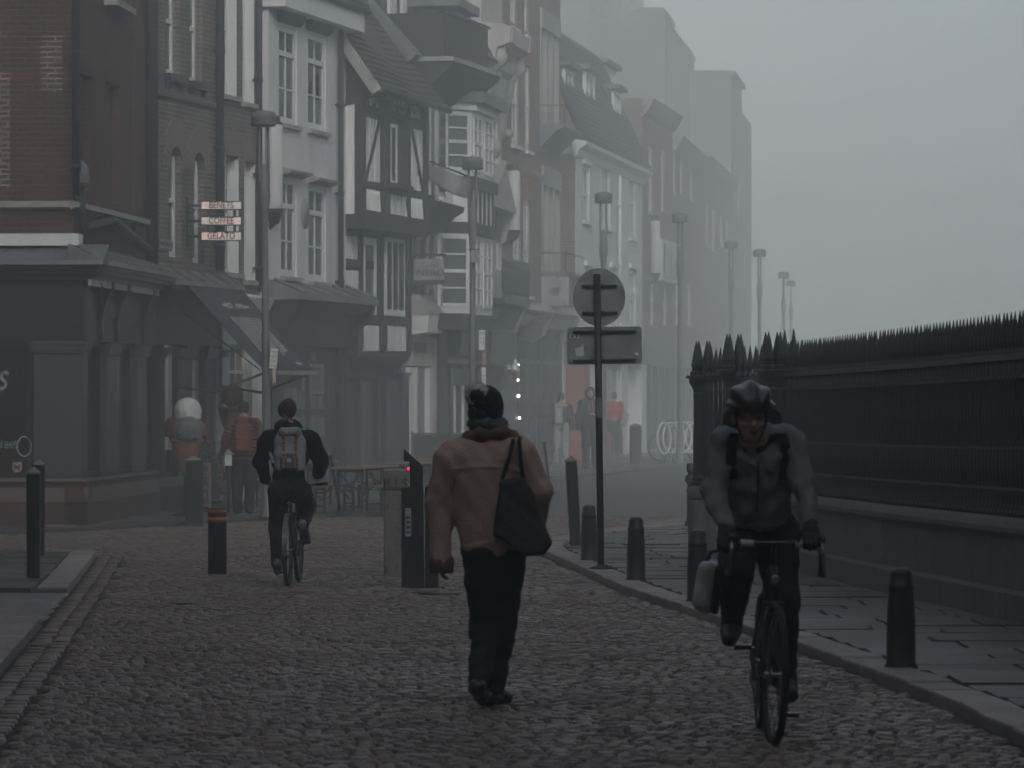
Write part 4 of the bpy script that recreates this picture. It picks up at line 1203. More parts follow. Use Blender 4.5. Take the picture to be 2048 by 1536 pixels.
mb.box(-.2,L+.6,-.54,-.47,zb_+.8,zb_+.86); mb.build('balcony', M_BLACK, R)
zf = b.z(1000,610,.3)
b.moulding('shop_fascia', M_DARK, [(0,zf-1.3),(.2,zf-1.25),(.25,zf-.5),(.45,zf-.1),(.0,zf-.0)], -.02, L+.05)
mb = MB(); mb.box(0,L,.4,6,-.2,3.0); mb.box(0,.2,-.05,.3,-.2,3); mb.box(L-.35,L,-.05,.3,-.2,3); mb.build('shopfront', M_DARK, R)

# ---------------------------------------------------------------- tall red brick house with triple windows
b = Bld('red_brick_house', 'tall brown-red brick house with pairs of sash windows and a triple mullioned bay', L2(1004), L2(1121))
R = b.root; L = b.L
ws = [(1021,1034,-70,55,.2),(1049,1057,-60,70,.2),(1023,1038,116,290,.2),(1050,1061,132,301,.2),(1026,1042,440,592,.2),(1047,1060,398,590,.2)]
tri = [(1081,1116,66,262),(1084,1118,376,552)]
hl_ = []; 
for x0,x1,yt,yb,dp in ws: hl_.append((*b.rect(x0,x1,yt,yb),dp))
for q in tri: hl_.append((*b.rect(*q),.35))
b.wall('wall', M_BROWNBRICK, .01, L-.01, 3.0, b.z(1060,-60), 0, hl_, deep=8)
for i, h in enumerate(hl_[:6]):
    w_ = b.window(h[:4], 0, .09, nx=2, ny=2, fw=.12, sill=M_WHITE)
    if i > 1: MB().prism([(h[0]-.1,h[3]+.004),(h[1]+.1,h[3]+.004),(h[1]+.25,h[3]+.75),(h[0]-.25,h[3]+.75)], 'y', -.02, .1).build('brick_lintel', mat('red_lintel',(.36,.11,.07),.8,(.28,.09,.06),8), w_)
for h in hl_[6:]:
    ua, ub, za, zb = h[:4]
    mb = MB(); mb.box(ua-.1,ub+.1,-.06,.1,zb,zb+.45)
    for k in range(4): u = ua+(ub-ua)*k/3; mb.box(u-.09,u+.09,-.03,.3,za,zb)
    m_ = mb.build('mullioned_window', M_STONE, R); MB().box(ua,ub,.2,.22,za,zb).build('pane', M_GLASS, m_)
    mb = MB(); mb.prism([(0,za-.5),(-.4,za-.1),(-.6,za),(-.6,za+.06),(0,za+.06)], 'x', ua-.15, ub+.15); mb.build('balcony', M_LEAD, R)
    mb = MB(); mb.tube([(ua-.1,-.58,za+.5),(ub+.1,-.58,za+.5)],.025,6); mb.tube([(ua-.1,-.58,za+.05),(ua-.1,-.58,za+.5)],.02,6); mb.tube([(ua-.1,0,za+.5),(ua-.1,-.58,za+.5)],.02,6); mb.build('balcony_rail', M_BLACK, R)
zs = b.z(1060,350,0); mb = MB(); mb.prism([(0,zs-.1),(-.1,zs),(-.12,zs+.06),(0,zs+.1)], 'x', .0, b.u(1080)); mb.build('string_course', M_STONE, R)
zf = b.z(1060,640,.2)
b.moulding('shop_fascia', M_STONE, [(0,zf-.2),(.25,zf-.15),(.35,zf+.1),(.5,zf+.2),(0,zf+.4)], .1, L)
mb = MB()
for k in range(3):
    u = .15+k*(L-.4)/2; mb.prism([(0,zf-.5),(-.3,zf-.3),(-.52,zf+.22),(-.4,zf+.4),(0,zf+.42)], 'x', u, u+.25)
build_each(mb, 'fascia_bracket', M_STONE, R)
mb = MB(); mb.box(0,L,.5,8,-.2,3.2); mb.box(0,b.u(1030),-.05,.5,-.2,3.3)
for x0,x1 in ((1034,1036),(1048,1052),(1068,1070),(1078,1081),(1094,1100),(1112,1121)): mb.box(b.u(x0),b.u(x1),-.04,.2,-.2,zf-.2)
mb.box(.1,L,-.03,.18,b.z(1060,728),b.z(1060,720)); mb.build('shopfront', M_DARK, R)
mb = MB(); mb.box(b.u(1030),L,.1,.13,-.1,zf-.2); mb.build('pane', glass_mat('shop_glass_pale',(.24,.25,.255),.2), R)

# ---------------------------------------------------------------- white house with the mansard and dormers
b = Bld('mansard_house', 'white stuccoed house with white dormers in a steep dark mansard roof', L3(1121), L3(1285))
R = b.root; L = b.L; N = .32; off = Vector((0,0,0))
uL = b.u(1153,N); ze = b.z(1220,322,N)
hl_ = []
for x0,x1,yt,yb in ((1165,1179,333,442),(1205,1221,318,456),(1258,1272,337,476),(1170,1184,535,650),(1220,1234,538,650),(1258,1272,540,660)): hl_.append((*b.rect(x0,x1,yt,yb,N),.10))
b.wall('wall', M_RENDER, uL, b.u(1285,N), 3.0, ze, N, hl_, deep=6)
for h in hl_:
    w_ = b.window(h[:4], N, .085, nx=2, ny=2, sill=M_WHITE, fw=.08)
    MB().box(h[0]-.1,h[1]+.1,-N-.08,-N,h[3]+.03,h[3]+.16).build('hood_mould', M_WHITE, w_)
MB().box(uL-.012,uL+.3,-N+.03,5,3.0,ze-.2).build('party_wall', M_BROWNBRICK, R)
b.moulding('cornice', M_WHITE, [(N-.02,ze-.3),(N+.05,ze-.26),(N+.1,ze-.1),(N+.28,ze),(N+.3,ze+.1),(N-.1,ze+.14)], uL-.3, b.u(1286,N))
downpipe(b, 1240, N, 3.2, ze-.3, .05, M_WHITE)
tiles('mansard', M_SLATE, (uL-.2,-N-.25,ze+.1), (b.u(1287,N),-N-.25,ze+.1), (uL-.2,.9,ze+3.3), (b.u(1287,N),.9,ze+3.3), 22, 26, R)
MB().prism([(-N-.1,ze+.12),(.9,ze+3.25),(5,ze+3.25),(5,ze+.12)], 'x', uL-.1, b.u(1286,N)-.05).build('gable', M_BROWNBRICK, R)
for x0,x1,yt,yb in ((1130,1147,140,225),(1171,1190,148,243),(1229,1242,185,263)): dormer(b, x0,x1,yt,yb,-.1,1.4,cheek=M_SLATE)
for x0,x1,yt,yb in ((1207,1216,132,168),(1221,1232,142,172)): dormer(b, x0,x1,yt,yb,-.8,1.4,cheek=M_SLATE, ny=1)
mb = MB(); mb.box(uL,b.u(1285,N),.0,6,-.2,3.05); 
for x0,x1 in ((1168,1192),(1236,1248),(1276,1286)): mb.box(b.u(x0,N),b.u(x1,N),-N-.1,.05,-.2,2.6)
mb.build('shopfront', M_WHITE, R)
mb = MB(); 
for x0,x1 in ((1157,1168),(1206,1222),(1232,1236)): mb.box(b.u(x0,N),b.u(x1,N),-N-.14,.02,-.2,.7 if x0 > 1200 else 2.5)
mb.box(b.u(1196,N),b.u(1236,N),-N-.12,-N,.7,.78); build_each(mb, 'red_stallriser', M_RED, R)
mb = MB(); mb.box(b.u(1192,N),b.u(1236,N),-N+.05,-N+.1,.4,2.4); mb.build('pane', M_GLASSG, R)
b.box('shop_fascia', M_DARK, uL, b.u(1286,N), N-.1, N+.25, 2.62, 3.1)

# ---------------------------------------------------------------- far houses fading into the fog
def far_house(name, label, A, B, wall_m, eave, ridge, depth, wins, dark=M_DARK, roof=True, cornice=True, n=0.0):
    b = Bld(name, label, A, B); R = b.root; L = b.L
    hl = [(*b.rect(*w_),.14) for w_ in wins]
    b.wall('wall', wall_m, .01, L-.01, 3.0, eave, 0, hl, deep=depth)
    for h in hl: b.window(h[:4], 0, .11, nx=2, ny=2, sill=M_STONE, fw=.1)
    if cornice: b.moulding('cornice', M_STONE, [(0,eave-.5),(.12,eave-.4),(.3,eave-.1),(.34,eave),(0,eave+.02)], 0, L)
    if roof:
        MB().prism([(-.2,eave),(depth*.45,ridge),(depth*.55,ridge),(depth,eave)], 'x', .02, L-.02).build('roof', M_SLATE, R)
    mb = MB(); mb.box(0,L,.3,depth,-.2,3.05)
    k = 0
    while k*1.6 < L: mb.box(k*1.6,min(L,k*1.6+.25),-.06,.3,-.2,2.7); k += 1
    mb.box(0,L,-.25,.3,2.6,3.1); mb.build('shopfront', dark, R)
    MB().box(0,L,.1,.13,-.1,2.6).build('pane', M_GLASSG, R)
    return b
b = far_house('cornice_house', 'tall brown brick house with a heavy cornice, just beyond the white mansard house', L3(1285), L3(1345), M_BROWNBRICK, CZ+(HY-215)/F*L3(1315)[1], CZ+(HY-165)/F*L3(1315)[1], 7,
   ((1296,1307,292,425),(1322,1330,300,420),(1300,1310,560,650),(1326,1336,565,650)), roof=False)
R = b.root; L = b.L
za, zb = b.z(1312,550,.3), b.z(1312,480,.3)
mb = MB(); mb.box(L*.3,L+.1,-.3,.1,za-.1,zb+.1); w_ = mb.build('oriel_window', M_WHITE, R); mb = MB()
for k in range(3): mb.box(L*.36+k*L*.22,L*.36+k*L*.22+L*.18,-.33,-.29,za,zb)
mb.build('pane', M_GLASS, w_)
def stack(b, u0, u1, y0, y1, z0, z1, pots, m=M_BROWNBRICK):
    s_ = MB().box(u0,u1,y0,y1,z0,z1).box(u0-.08,u1+.08,y0-.08,y1+.08,z1-.35,z1-.15).build('chimney_stack', m, b.root)
    for k in range(pots):
        u = u0+(u1-u0)*(k+.5)/pots
        MB().lathe([(.17,z1-.02),(.15,z1+.7),(.2,z1+.75),(.2,z1+.85),(.13,z1+.86)], (u,(y0+y1)/2,0), 10).build('chimney_pot', M_RUBBED, s_)
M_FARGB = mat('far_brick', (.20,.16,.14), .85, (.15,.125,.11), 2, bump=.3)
b2 = far_house('chimney_house', 'very tall gabled house with clustered chimney stacks looming out of the fog', L3(1345), L4(1400), M_BROWNBRICK, CZ+(HY-285)/F*L3(1370)[1], CZ+(HY-190)/F*L3(1370)[1], 8,
   ((1346,1353,285,388),(1360,1368,288,390),(1380,1388,320,400),(1350,1360,560,650),(1374,1384,570,650)), roof=False)
# big chimney gable behind: steps down to the right
R = b2.root
def skyline(b, name, m, px0, px1, y, n, dep_, z0=8.0):
    u0, u1 = b.u(px0,n), b.u(px1,n); z = b.z((px0+px1)/2,y,n)
    MB().box(u0,u1,-n,-n+dep_,z0,z).box(u0-.06,u1+.06,-n-.06,-n+dep_+.06,z-.3,z-.12).build(name, m, b.root)
    return u0, u1, z
for i, (x0,x1,y,n,dd) in enumerate(((1182,1305,55,-6,3),(1300,1340,60,-3.5,3),(1330,1378,66,-2.4,3),(1376,1388,100,-1.6,3))):
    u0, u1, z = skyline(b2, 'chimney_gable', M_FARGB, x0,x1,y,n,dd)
for x0,x1,y,n in ((1120,1135,8,-9),(1140,1158,8,-9),(1164,1180,18,-9),(1196,1206,-40,-6),(1212,1246,-40,-6),(1252,1268,-40,-6),(1274,1296,-40,-6),(1306,1316,27,-3.5),(1321,1336,27,-3.5),(1338,1358,27,-2.6)):
    u0, u1 = b2.u(x0,n), b2.u(x1,n); MB().box(u0,u1,-n+.2,-n+1.1,8.5,b2.z((x0+x1)/2,y,n)).box(u0-.05,u1+.05,-n+.15,-n+1.15,b2.z((x0+x1)/2,y,n)-.3,b2.z((x0+x1)/2,y,n)-.1).build('chimney_stack', M_BROWNBRICK, R)
MB().box(b2.u(1106,-9),b2.u(1185,-9),9,12,6,b2.z(1150,56,-9)).build('chimney_base', M_BROWNBRICK, R)
yz = lambda A, py: CZ+(HY-py)/F*A[1]
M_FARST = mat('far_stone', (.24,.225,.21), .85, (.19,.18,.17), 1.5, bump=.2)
b3 = far_house('low_terrace', 'lower brick terrace with a sloping cornice, faint in the fog before the tall flat-topped block', L4(1400), L4(1462), M_BROWNBRICK, yz(L4(1430),335), 12, 8,
   ((1440,1447,430,490),(1452,1458,440,500),(1412,1418,410,490),(1425,1431,420,500)), roof=False)
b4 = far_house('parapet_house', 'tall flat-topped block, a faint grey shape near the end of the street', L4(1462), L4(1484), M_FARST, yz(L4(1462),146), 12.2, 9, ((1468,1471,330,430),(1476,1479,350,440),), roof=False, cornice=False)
MB().box(-.15,b4.L+.05,-.15,9.1,yz(L4(1462),150),yz(L4(1462),141)).build('parapet', M_FARST, b4.root)
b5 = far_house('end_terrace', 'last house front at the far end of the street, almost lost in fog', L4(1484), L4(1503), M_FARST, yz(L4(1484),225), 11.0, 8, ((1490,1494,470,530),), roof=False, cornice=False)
# ---------------------------------------------------------------- lamp posts
def lamp_proto():
    t = thing('street_lamp', '', 'street lamp')
    MB().lathe([(.14,0),(.14,.03),(.10,.06),(.085,.5),(.08,.52),(.063,.6),(.060,2.6),(.066,2.62),(.066,2.68),(.056,2.72),(.052,4.25),(.06,4.5),(.092,4.72),(.075,4.95),(.03,5.2)], (0,0,0), 20).build('pole', M_GREYMET, t)
    mb = MB()
    for sg in (-1,1):
        mb.tube([(.03*sg,0,4.7),(.062*sg,0,4.95),(.072*sg,0,5.25),(.066*sg,0,5.78)], [.03,.026,.022,.022], 8)
    mb.build('twin_stem', M_GREYMET, t)
    h = MB().lathe([(.15,5.77),(.18,5.76),(.19,5.80),(.186,5.86),(.19,5.865),(.188,5.93),(.17,5.965),(.10,5.985),(.03,5.99),(.02,6.0)], (0,0,0), 24).build('lamp_head', M_GREYMET, t)
    MB().lathe([(.02,5.755),(.15,5.752),(.15,5.765)], (0,0,0), 20).build('diffuser', mat('lamp_diffuser',(.4,.4,.4),.4), h)
    return t
LAMPS = [(535,220,'nearest street lamp, standing on the pavement in front of the white rendered house'),
 (945,312,'street lamp with stacked notices, rising above the bobble hat by the bay windows'),
 (1207,383,'street lamp rising directly behind the round sign, in front of the white mansard house'),
 (1360,425,'faint street lamp in front of the tall cornice house, beyond the round sign'),
 (1462,480,'hazy street lamp in front of the flat-topped grey block'),
 (1519,497,'foggy street lamp standing clear against the sky, right of the last visible house'),
 (1567,543,'very faint street lamp, left one of the far close pair'),
 (1582,560,'most distant street lamp, right one of the far close pair')]
lp = lamp_proto(); LAMPPOS = []
for i, (px, yt, lab) in enumerate(LAMPS):
    d = 8000*4.25/(790-yt); o = lp if i == 0 else copy_tree(lp)
    p = P(px,790,d); z = gz(p.y)+.045
    o.location = (p.x,p.y,z); o.scale = (1,1,(6.0-z)/6.0); LAMPPOS.append((p.x,p.y,z))
    o.rotation_euler = (0,0,.2*i)
    tag(o, lab, 'street lamp', 'lamp posts along the street')
lp.rotation_euler = (0,math.radians(-.6),.3)
# notices strapped to the lamp posts
M_PAPER = mat('sign_white', (.72,.73,.73), .5, (.62,.63,.63), 6); M_INK = mat('sign_ink', (.03,.03,.03), .6)
def notice(name, label, px0, px1, yt, yb, d, lines, m=M_PAPER, tilt=0.0):
    c = P((px0+px1)/2,(yt+yb)/2,d); w = (px1-px0)/F*d; h = (yb-yt)/F*d
    t = thing(name, label, 'notice', (c.x,c.y,c.z-h/2), 0, 'notices on the lamp posts')
    t.rotation_euler = (0,tilt,0)
    MB().box(-w/2,w/2,-.006,.006,0,h).build('plate', m, t)
    mb = MB(); mb.box(-.02,.02,.006,.06,h*.3,h*.42)
    mb.build('clip', M_PIPE, t)
    for k, (txt, sz) in enumerate(lines):
        letters('lettering', txt, M_INK, t, (0,-.009,h*(1-(k+.7)/(len(lines)+.4))), sz, .8, .002)
    return t
d1 = LAMPPOS[0][1]-.12; d2 = LAMPPOS[1][1]-.12
n1 = notice('parking_notice', 'white parking notice with small print on the nearest street lamp', 538,553,697,737,d1,[('P  Mon-Sat',.045),('At any time',.04),('except',.035),('No loading',.04)],tilt=math.radians(5))
notice('sticker_strip', 'small orange and white strip hanging below the white parking notice', 546,552,738,766,d1,[('',.01)],mat('sticker_orange',(.45,.22,.15),.6,(.6,.58,.55),3,1),tilt=math.radians(-2))
notice('tall_notice', 'topmost tall white notice on the second street lamp', 958,970,660,700,d2,[('Bus',.06),('Cycle',.05),('Zone',.05),('+',.06)])
notice('orange_notice', 'small notice, orange above and white below, in the middle of the second street lamp', 965,972,705,729,d2,[('',.01)],mat('notice_orange',(.42,.2,.13),.6,(.5,.3,.24),3,1))
notice('low_notice', 'lowest white notice on the second street lamp, just above the bobble hat', 963,972,735,776,d2,[('+',.05),('Zone',.04),('Ends',.04),('+',.05)])
p_ = P(948,526,d2); t = thing('junction_box', 'pale grey junction box strapped high on the second street lamp', 'junction box', p_)
MB().cbox(-.07,.07,-.1,0,0,.22,.02).build('box', M_STONE, t); MB().tube([(.09*math.cos(a),.1+.09*math.sin(a),.24) for a in [i*math.pi/6 for i in range(12)]],.012,6,True).build('strap', M_PIPE, t)
# ---------------------------------------------------------------- bollards
def ribbed(w, h, taper=1.0, ribs=(.33,.9), nr=26):
    t = thing('ribbed_bollard', '', 'bollard')
    MB().cbox(-w/2,w/2,-w/2,w/2,-.05,h*.93,w*.08).build('post', M_BLACK, t)
    mb = MB(); z0, z1 = h*ribs[0], h*ribs[1]
    for k in range(nr):
        z = z0+(z1-z0)*k/nr; q = w/2+.007
        mb.prism([(-q+.012,-q),(q-.012,-q),(q,-q+.012),(q,q-.012),(q-.012,q),(-q+.012,q),(-q,q-.012),(-q,-q+.012)], 'z', z, z+(z1-z0)/nr*.5)
    mb.build('ribs', M_BLACK, t)
    q = w/2+.004; mb = MB(); mb.box(-q,q,-q,q,h*.93,h*.945); mb.add([(-q,-q,h*.945),(q,-q,h*.945),(q,q,h*.945),(-q,q,h*.945),(0,0,h)], [(0,1,4),(1,2,4),(2,3,4),(3,0,4)])
    mb.build('pyramid_cap', mat('bollard_cap',(.22,.225,.23),.45,(.15,.155,.16),8), t)
    return t
def put(o, px, py, h, label, group, rz=0.0, lean=(0,0)):
    o.location = ground(px,py,h); o.rotation_euler = (lean[0],lean[1],rz); return tag(o, label, None, group)
RB = ribbed(.125,1.10)
G1 = 'square ribbed bollards'
put(RB,67,1157,.06,'slim black ribbed bollard at far left, the front one of the overlapping pair',G1,.05)
put(copy_tree(RB),78,1111,.06,'slim black ribbed bollard at far left, the rear one of the overlapping pair',G1,.1)
put(copy_tree(RB),1151,1091,.05,'leaning slim ribbed bollard on the kerb corner left of the round sign',G1,.1,(0,math.radians(-3)))
RW = ribbed(.25,.96,ribs=(.3,.9),nr=24)
put(RW,388,1046,.045,'wide ribbed bollard standing in front of the chalkboard and giant ice cream',G1,.08)
put(copy_tree(RW),1271,929,.05,'hazy wide bollard on the far pavement beside the bicycle hoops',G1,.1)
t = thing('banded_bollard', 'black bollard with two orange bands in the middle of the cobbles', 'bollard', ground(434.5,1149,0))
MB().lathe([(.098,-.05),(.098,.665),(.094,.69),(.02,.695)], (0,0,0), 28).build('post', M_BLACK, t)
for za,zb in ((.535,.605),(.64,.675)): pass
for za,zb in ((.54,.60),(.625,.675)): MB().lathe([(.0985,za-.0),(.101,za),(.101,zb),(.0985,zb)], (0,0,0), 28).build('band', M_ORANGE, t)
def cone_bollard():
    t = thing('iron_bollard', '', 'bollard')
    prof = [(.105,-.05),(.105,.01),(.092,.03),(.088,.3),(.078,.47),(.076,.475),(.082,.485),(.082,.51),(.074,.52),(.070,.58),(.060,.605),(.035,.618),(.01,.622)]
    MB().lathe(prof, (0,0,0), 14).build('post', M_BLACK, t)
    mb = MB(); 
    for k in range(9): z = .2+k*.028; r = .0895-(z-.2)*.045; mb.lathe([(r,z),(r+.002,z+.004),(r,z+.008)], (0,0,0), 14)
    mb.build('ribs', M_BLACK, t)
    return t
CB = cone_bollard(); G2 = 'tapered iron bollards along the right kerb'
put(CB,1802,1336,.05,'nearest tapered iron bollard, on the right pavement by the railing wall',G2)
put(copy_tree(CB),1395,1205,.05,"tapered iron bollard just left of the oncoming cyclist's shoulder bag",G2,.4)
put(copy_tree(CB),1272,1161,.05,'tapered iron bollard between the round sign pole and the railing corner',G2,.9)
put(copy_tree(CB),1178,1122,.05,'farthest tapered iron bollard, touching the left of the round sign pole',G2,1.3)
t = thing('knobbed_bollard', 'black cast iron bollard with a round knobbed head behind the railing pier', 'bollard', ground(1384,1052,.05))
MB().lathe([(.11,-.05),(.10,.05),(.075,.1),(.07,.45),(.085,.5),(.07,.53),(.065,.58),(.095,.62),(.10,.68),(.07,.72),(.055,.74)], (0,0,0), 16).build('post', M_BLACK, t)
MB().ball((0,0,.80),.082,16).ball((-.05,-.05,.85),.03,8).ball((.05,-.05,.84),.03,8).build('knob', M_BLACK, t)
# ---------------------------------------------------------------- sign post seen from behind
base = ground(1202,1140,.05); d = base.y
t = thing('sign_post', 'tall black pole carrying the backs of a round sign and a wide plate', 'road sign', base)
t.rotation_euler = (0,math.radians(-.75),0)
s_ = F/d; zz = lambda y: CZ+(HY-y)/F*d-base.z
MB().tube([(0,0,-.05),(0,0,zz(548))], .036, 16).build('pole', M_BLACK, t)
MB().tube([(0,0,zz(836)),(0,0,zz(795))], .0385, 16, cap=False).build('grey_tape', mat('worn_tape',(.34,.35,.36),.7,(.10,.10,.11),14,1), t)
MB().lathe([(.12,-.02),(.11,.03),(.05,.045),(.04,.06)], (0,0,0), 12).build('base_mortar', M_JOINT, t)
M_BACK = mat('sign_back', (.36,.38,.39), .55, (.17,.185,.195), 6, .6, bump=.08)
dc = zz(594); disc = MB(); disc.lathe([(.02,-.004),(.297,-.004),(.302,0),(.297,.004),(.02,.004)], (0,0,0), 48, False, 'y')
o = disc.build('round_plate', M_BACK, t); o.location = (.01,-.052,dc); o.rotation_euler = (0,0,math.radians(24))
o.location = (.02,.046,dc)
for z_ in (.115,-.165): mb = MB(); mb.box(-.20,.20,-.022,-.004,z_-.012,z_+.012); mb.box(-.20,.20,-.030,-.022,z_-.018,z_-.006); mb.box(-.04,.04,-.034,-.02,z_-.02,z_+.02); mb.build('mounting_rail', M_BLACK, o)
def rrect(w, h, r, n=5):
    pts = []
    for cx, cy, a0 in ((w/2-r,-h/2+r,-90),(w/2-r,h/2-r,0),(-w/2+r,h/2-r,90),(-w/2+r,-h/2+r,180)):
        for k in range(n+1): a = math.radians(a0+90*k/n); pts.append((cx+r*math.cos(a),cy+r*math.sin(a)))
    return pts
W, H = 150/s_, 75/s_; pc = zz(691)
o = MB().prism(rrect(W,H,.035), 'y', -.005, .005).build('wide_plate', M_BACK, t); o.location = ((1212-1199)/s_,.046,pc)
for z_ in (.145,-.155): mb = MB(); mb.box(-W*.42,W*.42,-.022,-.005,z_-.012,z_+.012); mb.box(-W*.42,W*.42,-.031,-.022,z_-.018,z_-.004); mb.box(-.1,-.02,-.035,-.02,z_-.022,z_+.022); mb.build('mounting_rail', M_BLACK, o)
st = MB(); q = [(-.31,.0),(-.22,.03),(-.215,-.06),(-.235,-.085),(-.295,-.075)]
q = [(x+.0,y-.03) for x,y in q]
st.prism(q, 'y', -.0075, -.005); st.build('white_sticker', mat('sticker',(.70,.72,.73),.7,(.55,.57,.58),12,1), o)
MB().box(-.355,-.265,-.0075,-.005,.085,.122).build('small_sticker', M_PAPER, o)
mb = MB(); mb.ball((-.333,-.008,.103),.012,8,(1,.2,1)); mb.ball((-.288,-.008,.103),.012,8,(1,.2,1)); mb.build('sticker_face', M_INK, o)
MB().lathe([(.005,-.0075),(.024,-.0072),(.024,-.005)], (.335,0,-.1), 14, True, 'y').build('round_sticker', mat('sticker_grey',(.62,.64,.65),.7), o)
# ---------------------------------------------------------------- stone pillar and the black terminal on the cobbles
base = ground(791,1154,0); d = base.y
M_ROUGHST = mat('rough_granite', (.33,.31,.285), .85, (.20,.185,.17), 9, 1, bump=.6, bscale=40, fleck=((.14,.11,.09),14), streak=((.20,.18,.165),8))
t = thing('stone_pillar', 'weathered pale granite pillar with worn capital letters, behind the black terminal', 'stone pillar', base)
MB().cbox(-.118,.118,-.118,.118,-.1,.90,.012).build('shaft', M_ROUGHST, t)
MB().cbox(-.124,.124,-.124,.124,.903,1.105,.014).build('cap_block', M_ROUGHST, t)
letters('lettering', 'ILLS', mat('worn_paint',(.06,.055,.05),.8), t, (.005,-.1255,.955), .145, 1.05, .002)
base = ground(829,1176,0); d = base.y; s_ = F/d
t = thing('access_terminal', 'tall black access terminal with a slanted hooked head and red light', 'terminal', base)
pf = [(808,897),(846,931),(849,1180),(822,1180),(820,970),(819,923),(808,923)]
pf = [((x-829)/s_,(1176-y)/s_) for x,y in pf]
MB().prism(pf[::-1], 'y', -.10, .10).build('column', M_BLACK, t)
mb = MB(); mb.cbox((803-829)/s_,(824-829)/s_,-.06,.16,-.05,(1176-974)/s_,.01); mb.build('door_panel', M_DARK, t)
mb = MB(); mb.cbox((850-829)/s_,(877-829)/s_,.0,.22,-.05,(1176-972)/s_,.01); mb.build('side_cabinet', M_BLACK, t)
o = MB().box((811-829)/s_,(823-829)/s_,-.105,-.062,(1176-1072)/s_,(1176-1016)/s_).build('notice', mat('notice_grey',(.42,.43,.43),.6,(.3,.31,.32),8), t)
mb = MB()
for k in range(4): mb.box((813-829)/s_,(821-829)/s_,-.108,-.1055,(1176-1066+k*10)/s_,(1176-1062+k*10)/s_)
mb.build('notice_print', M_DARK, o)
MB().ball(((818.5-829)/s_,-.07,(1176-937)/s_),.016,10).build('status_light', emit_mat('red_light',(1,.03,.03),2.2), t)
for u in (.02,.12): MB().lathe([(.02,-.02),(.05,0),(.03,.02)], (u+.12,.05,0), 10).build('fixing_foot', M_GREYMET, t)
# ---------------------------------------------------------------- tables, benches, stanchions, banner
M_WOOD = mat('bench_wood', (.27,.17,.12), .6, (.2,.125,.09), 10, bump=.2, stretch=(1,.1,1))
def beer_table(w, h, L=2.15, name='beer_table', cat='table'):
    t = thing(name, '', cat)
    MB().box(-w/2,w/2,0,L,h-.03,h).build('top', M_WOOD, t)
    for y in (.28,L-.28):
        mb = MB()
        for x in (-w/2+.06,w/2-.06): mb.box(x-.02,x+.02,y-.015,y+.015,0,h-.03)
        mb.box(-w/2+.04,w/2-.04,y-.02,y+.02,h-.08,h-.03); mb.box(-w/2+.04,w/2-.04,y-.014,y+.014,.10,.13)
        mb.bar((-w/2+.06,y,h-.1),(w/2-.06,y,.3),.02); mb.bar((w/2-.06,y,h-.1),(-w/2+.06,y,.3),.02)
        yy = L/2+(.25 if y > L/2 else -.25); mb.bar((0,y,h*.45),(0,yy,h-.05),.022)
        mb.build('trestle', M_DARK, t)
    return t
a_ = math.atan2(-1.29,5.2)
TB = beer_table(.5,.72); BN = beer_table(.26,.44,2.15,'beer_bench','bench')
B0 = Vector((-2.54,60.9,0)); dv = Vector((.241,.970,0)); rv = Vector((.970,-.241,0))
def setrow(proto, first, off, s, label, group):
    o = proto if first else copy_tree(proto)
    p = B0+dv*s+rv*off; o.location = (p.x,p.y,gz(p.y+1)+.05); o.rotation_euler = (0,0,a_); return tag(o, label, None, group)
setrow(TB,True,0,0,'folding beer table nearest the cobbles, left of the stone pillar','folding beer tables')
setrow(TB,False,0,2.4,'folding beer table directly behind the stone pillar','folding beer tables')
setrow(TB,False,-1.75,2.6,'folding beer table in the inner row by the glass shopfront','folding beer tables')
setrow(TB,False,0,4.8,'farthest folding beer table, behind the walker in the brown jacket','folding beer tables')
setrow(BN,True,-.50,.05,'beer bench on the inner side of the nearest beer table','beer benches')
setrow(BN,False,.52,.2,'beer bench on the kerb side of the nearest beer table','beer benches')
setrow(BN,False,-.5,2.45,'beer bench inside the second beer table, behind the stone pillar','beer benches')
setrow(BN,False,-2.25,2.6,'beer bench close to the shop glass in the inner row','beer benches')
def stanchion():
    t = thing('barrier_post', '', 'barrier post')
    MB().lathe([(.024,.04),(.024,.92),(.045,.925),(.045,.945),(.01,.95)], (0,0,0), 12).build('post', M_PIPE, t)
    MB().lathe([(.09,.03),(.05,.06),(.03,.10)], (0,0,0), 12).build('collar', M_PIPE, t)
    MB().cbox(-.17,.17,-.17,.17,0,.032,.01).build('base_plate', M_PIPE, t)
    return t
SP = stanchion()
put(SP,683,1031,.03,'leaning black barrier post left of the beer tables','slim barrier posts',0,(0,math.radians(-10.5)))
put(copy_tree(SP),1101,990,.04,'leaning black barrier post just right of the brown jacket','slim barrier posts',0,(0,math.radians(-7)))
tp = P(838,985,70); tp.z = gz(70)+.045
t = thing('cafe_banner', 'grey cafe windbreak banner reading CAFFE NERO behind the beer tables', 'banner', tp)
mb = MB(); mb.box(-.1,1.25,-.008,.008,.22,1.06); mb.build('cloth', mat('banner_cloth',(.10,.105,.112),.8), t)
MB().tube([(-.12,0,0),(-.12,0,1.12)],.02,8).tube([(1.27,0,0),(1.27,0,1.12)],.02,8).tube([(-.12,0,1.08),(1.27,0,1.08)],.014,8).build('frame', M_GREYMET, t)
M_BLET = mat('banner_letters', (.035,.037,.04), .7)
letters('lettering','CAFFÈ',M_BLET,t,(.50,-.012,.62),.17,1.25,.003); letters('lettering','NERO',M_BLET,t,(.50,-.012,.40),.27,1.35,.003,bold=.006)
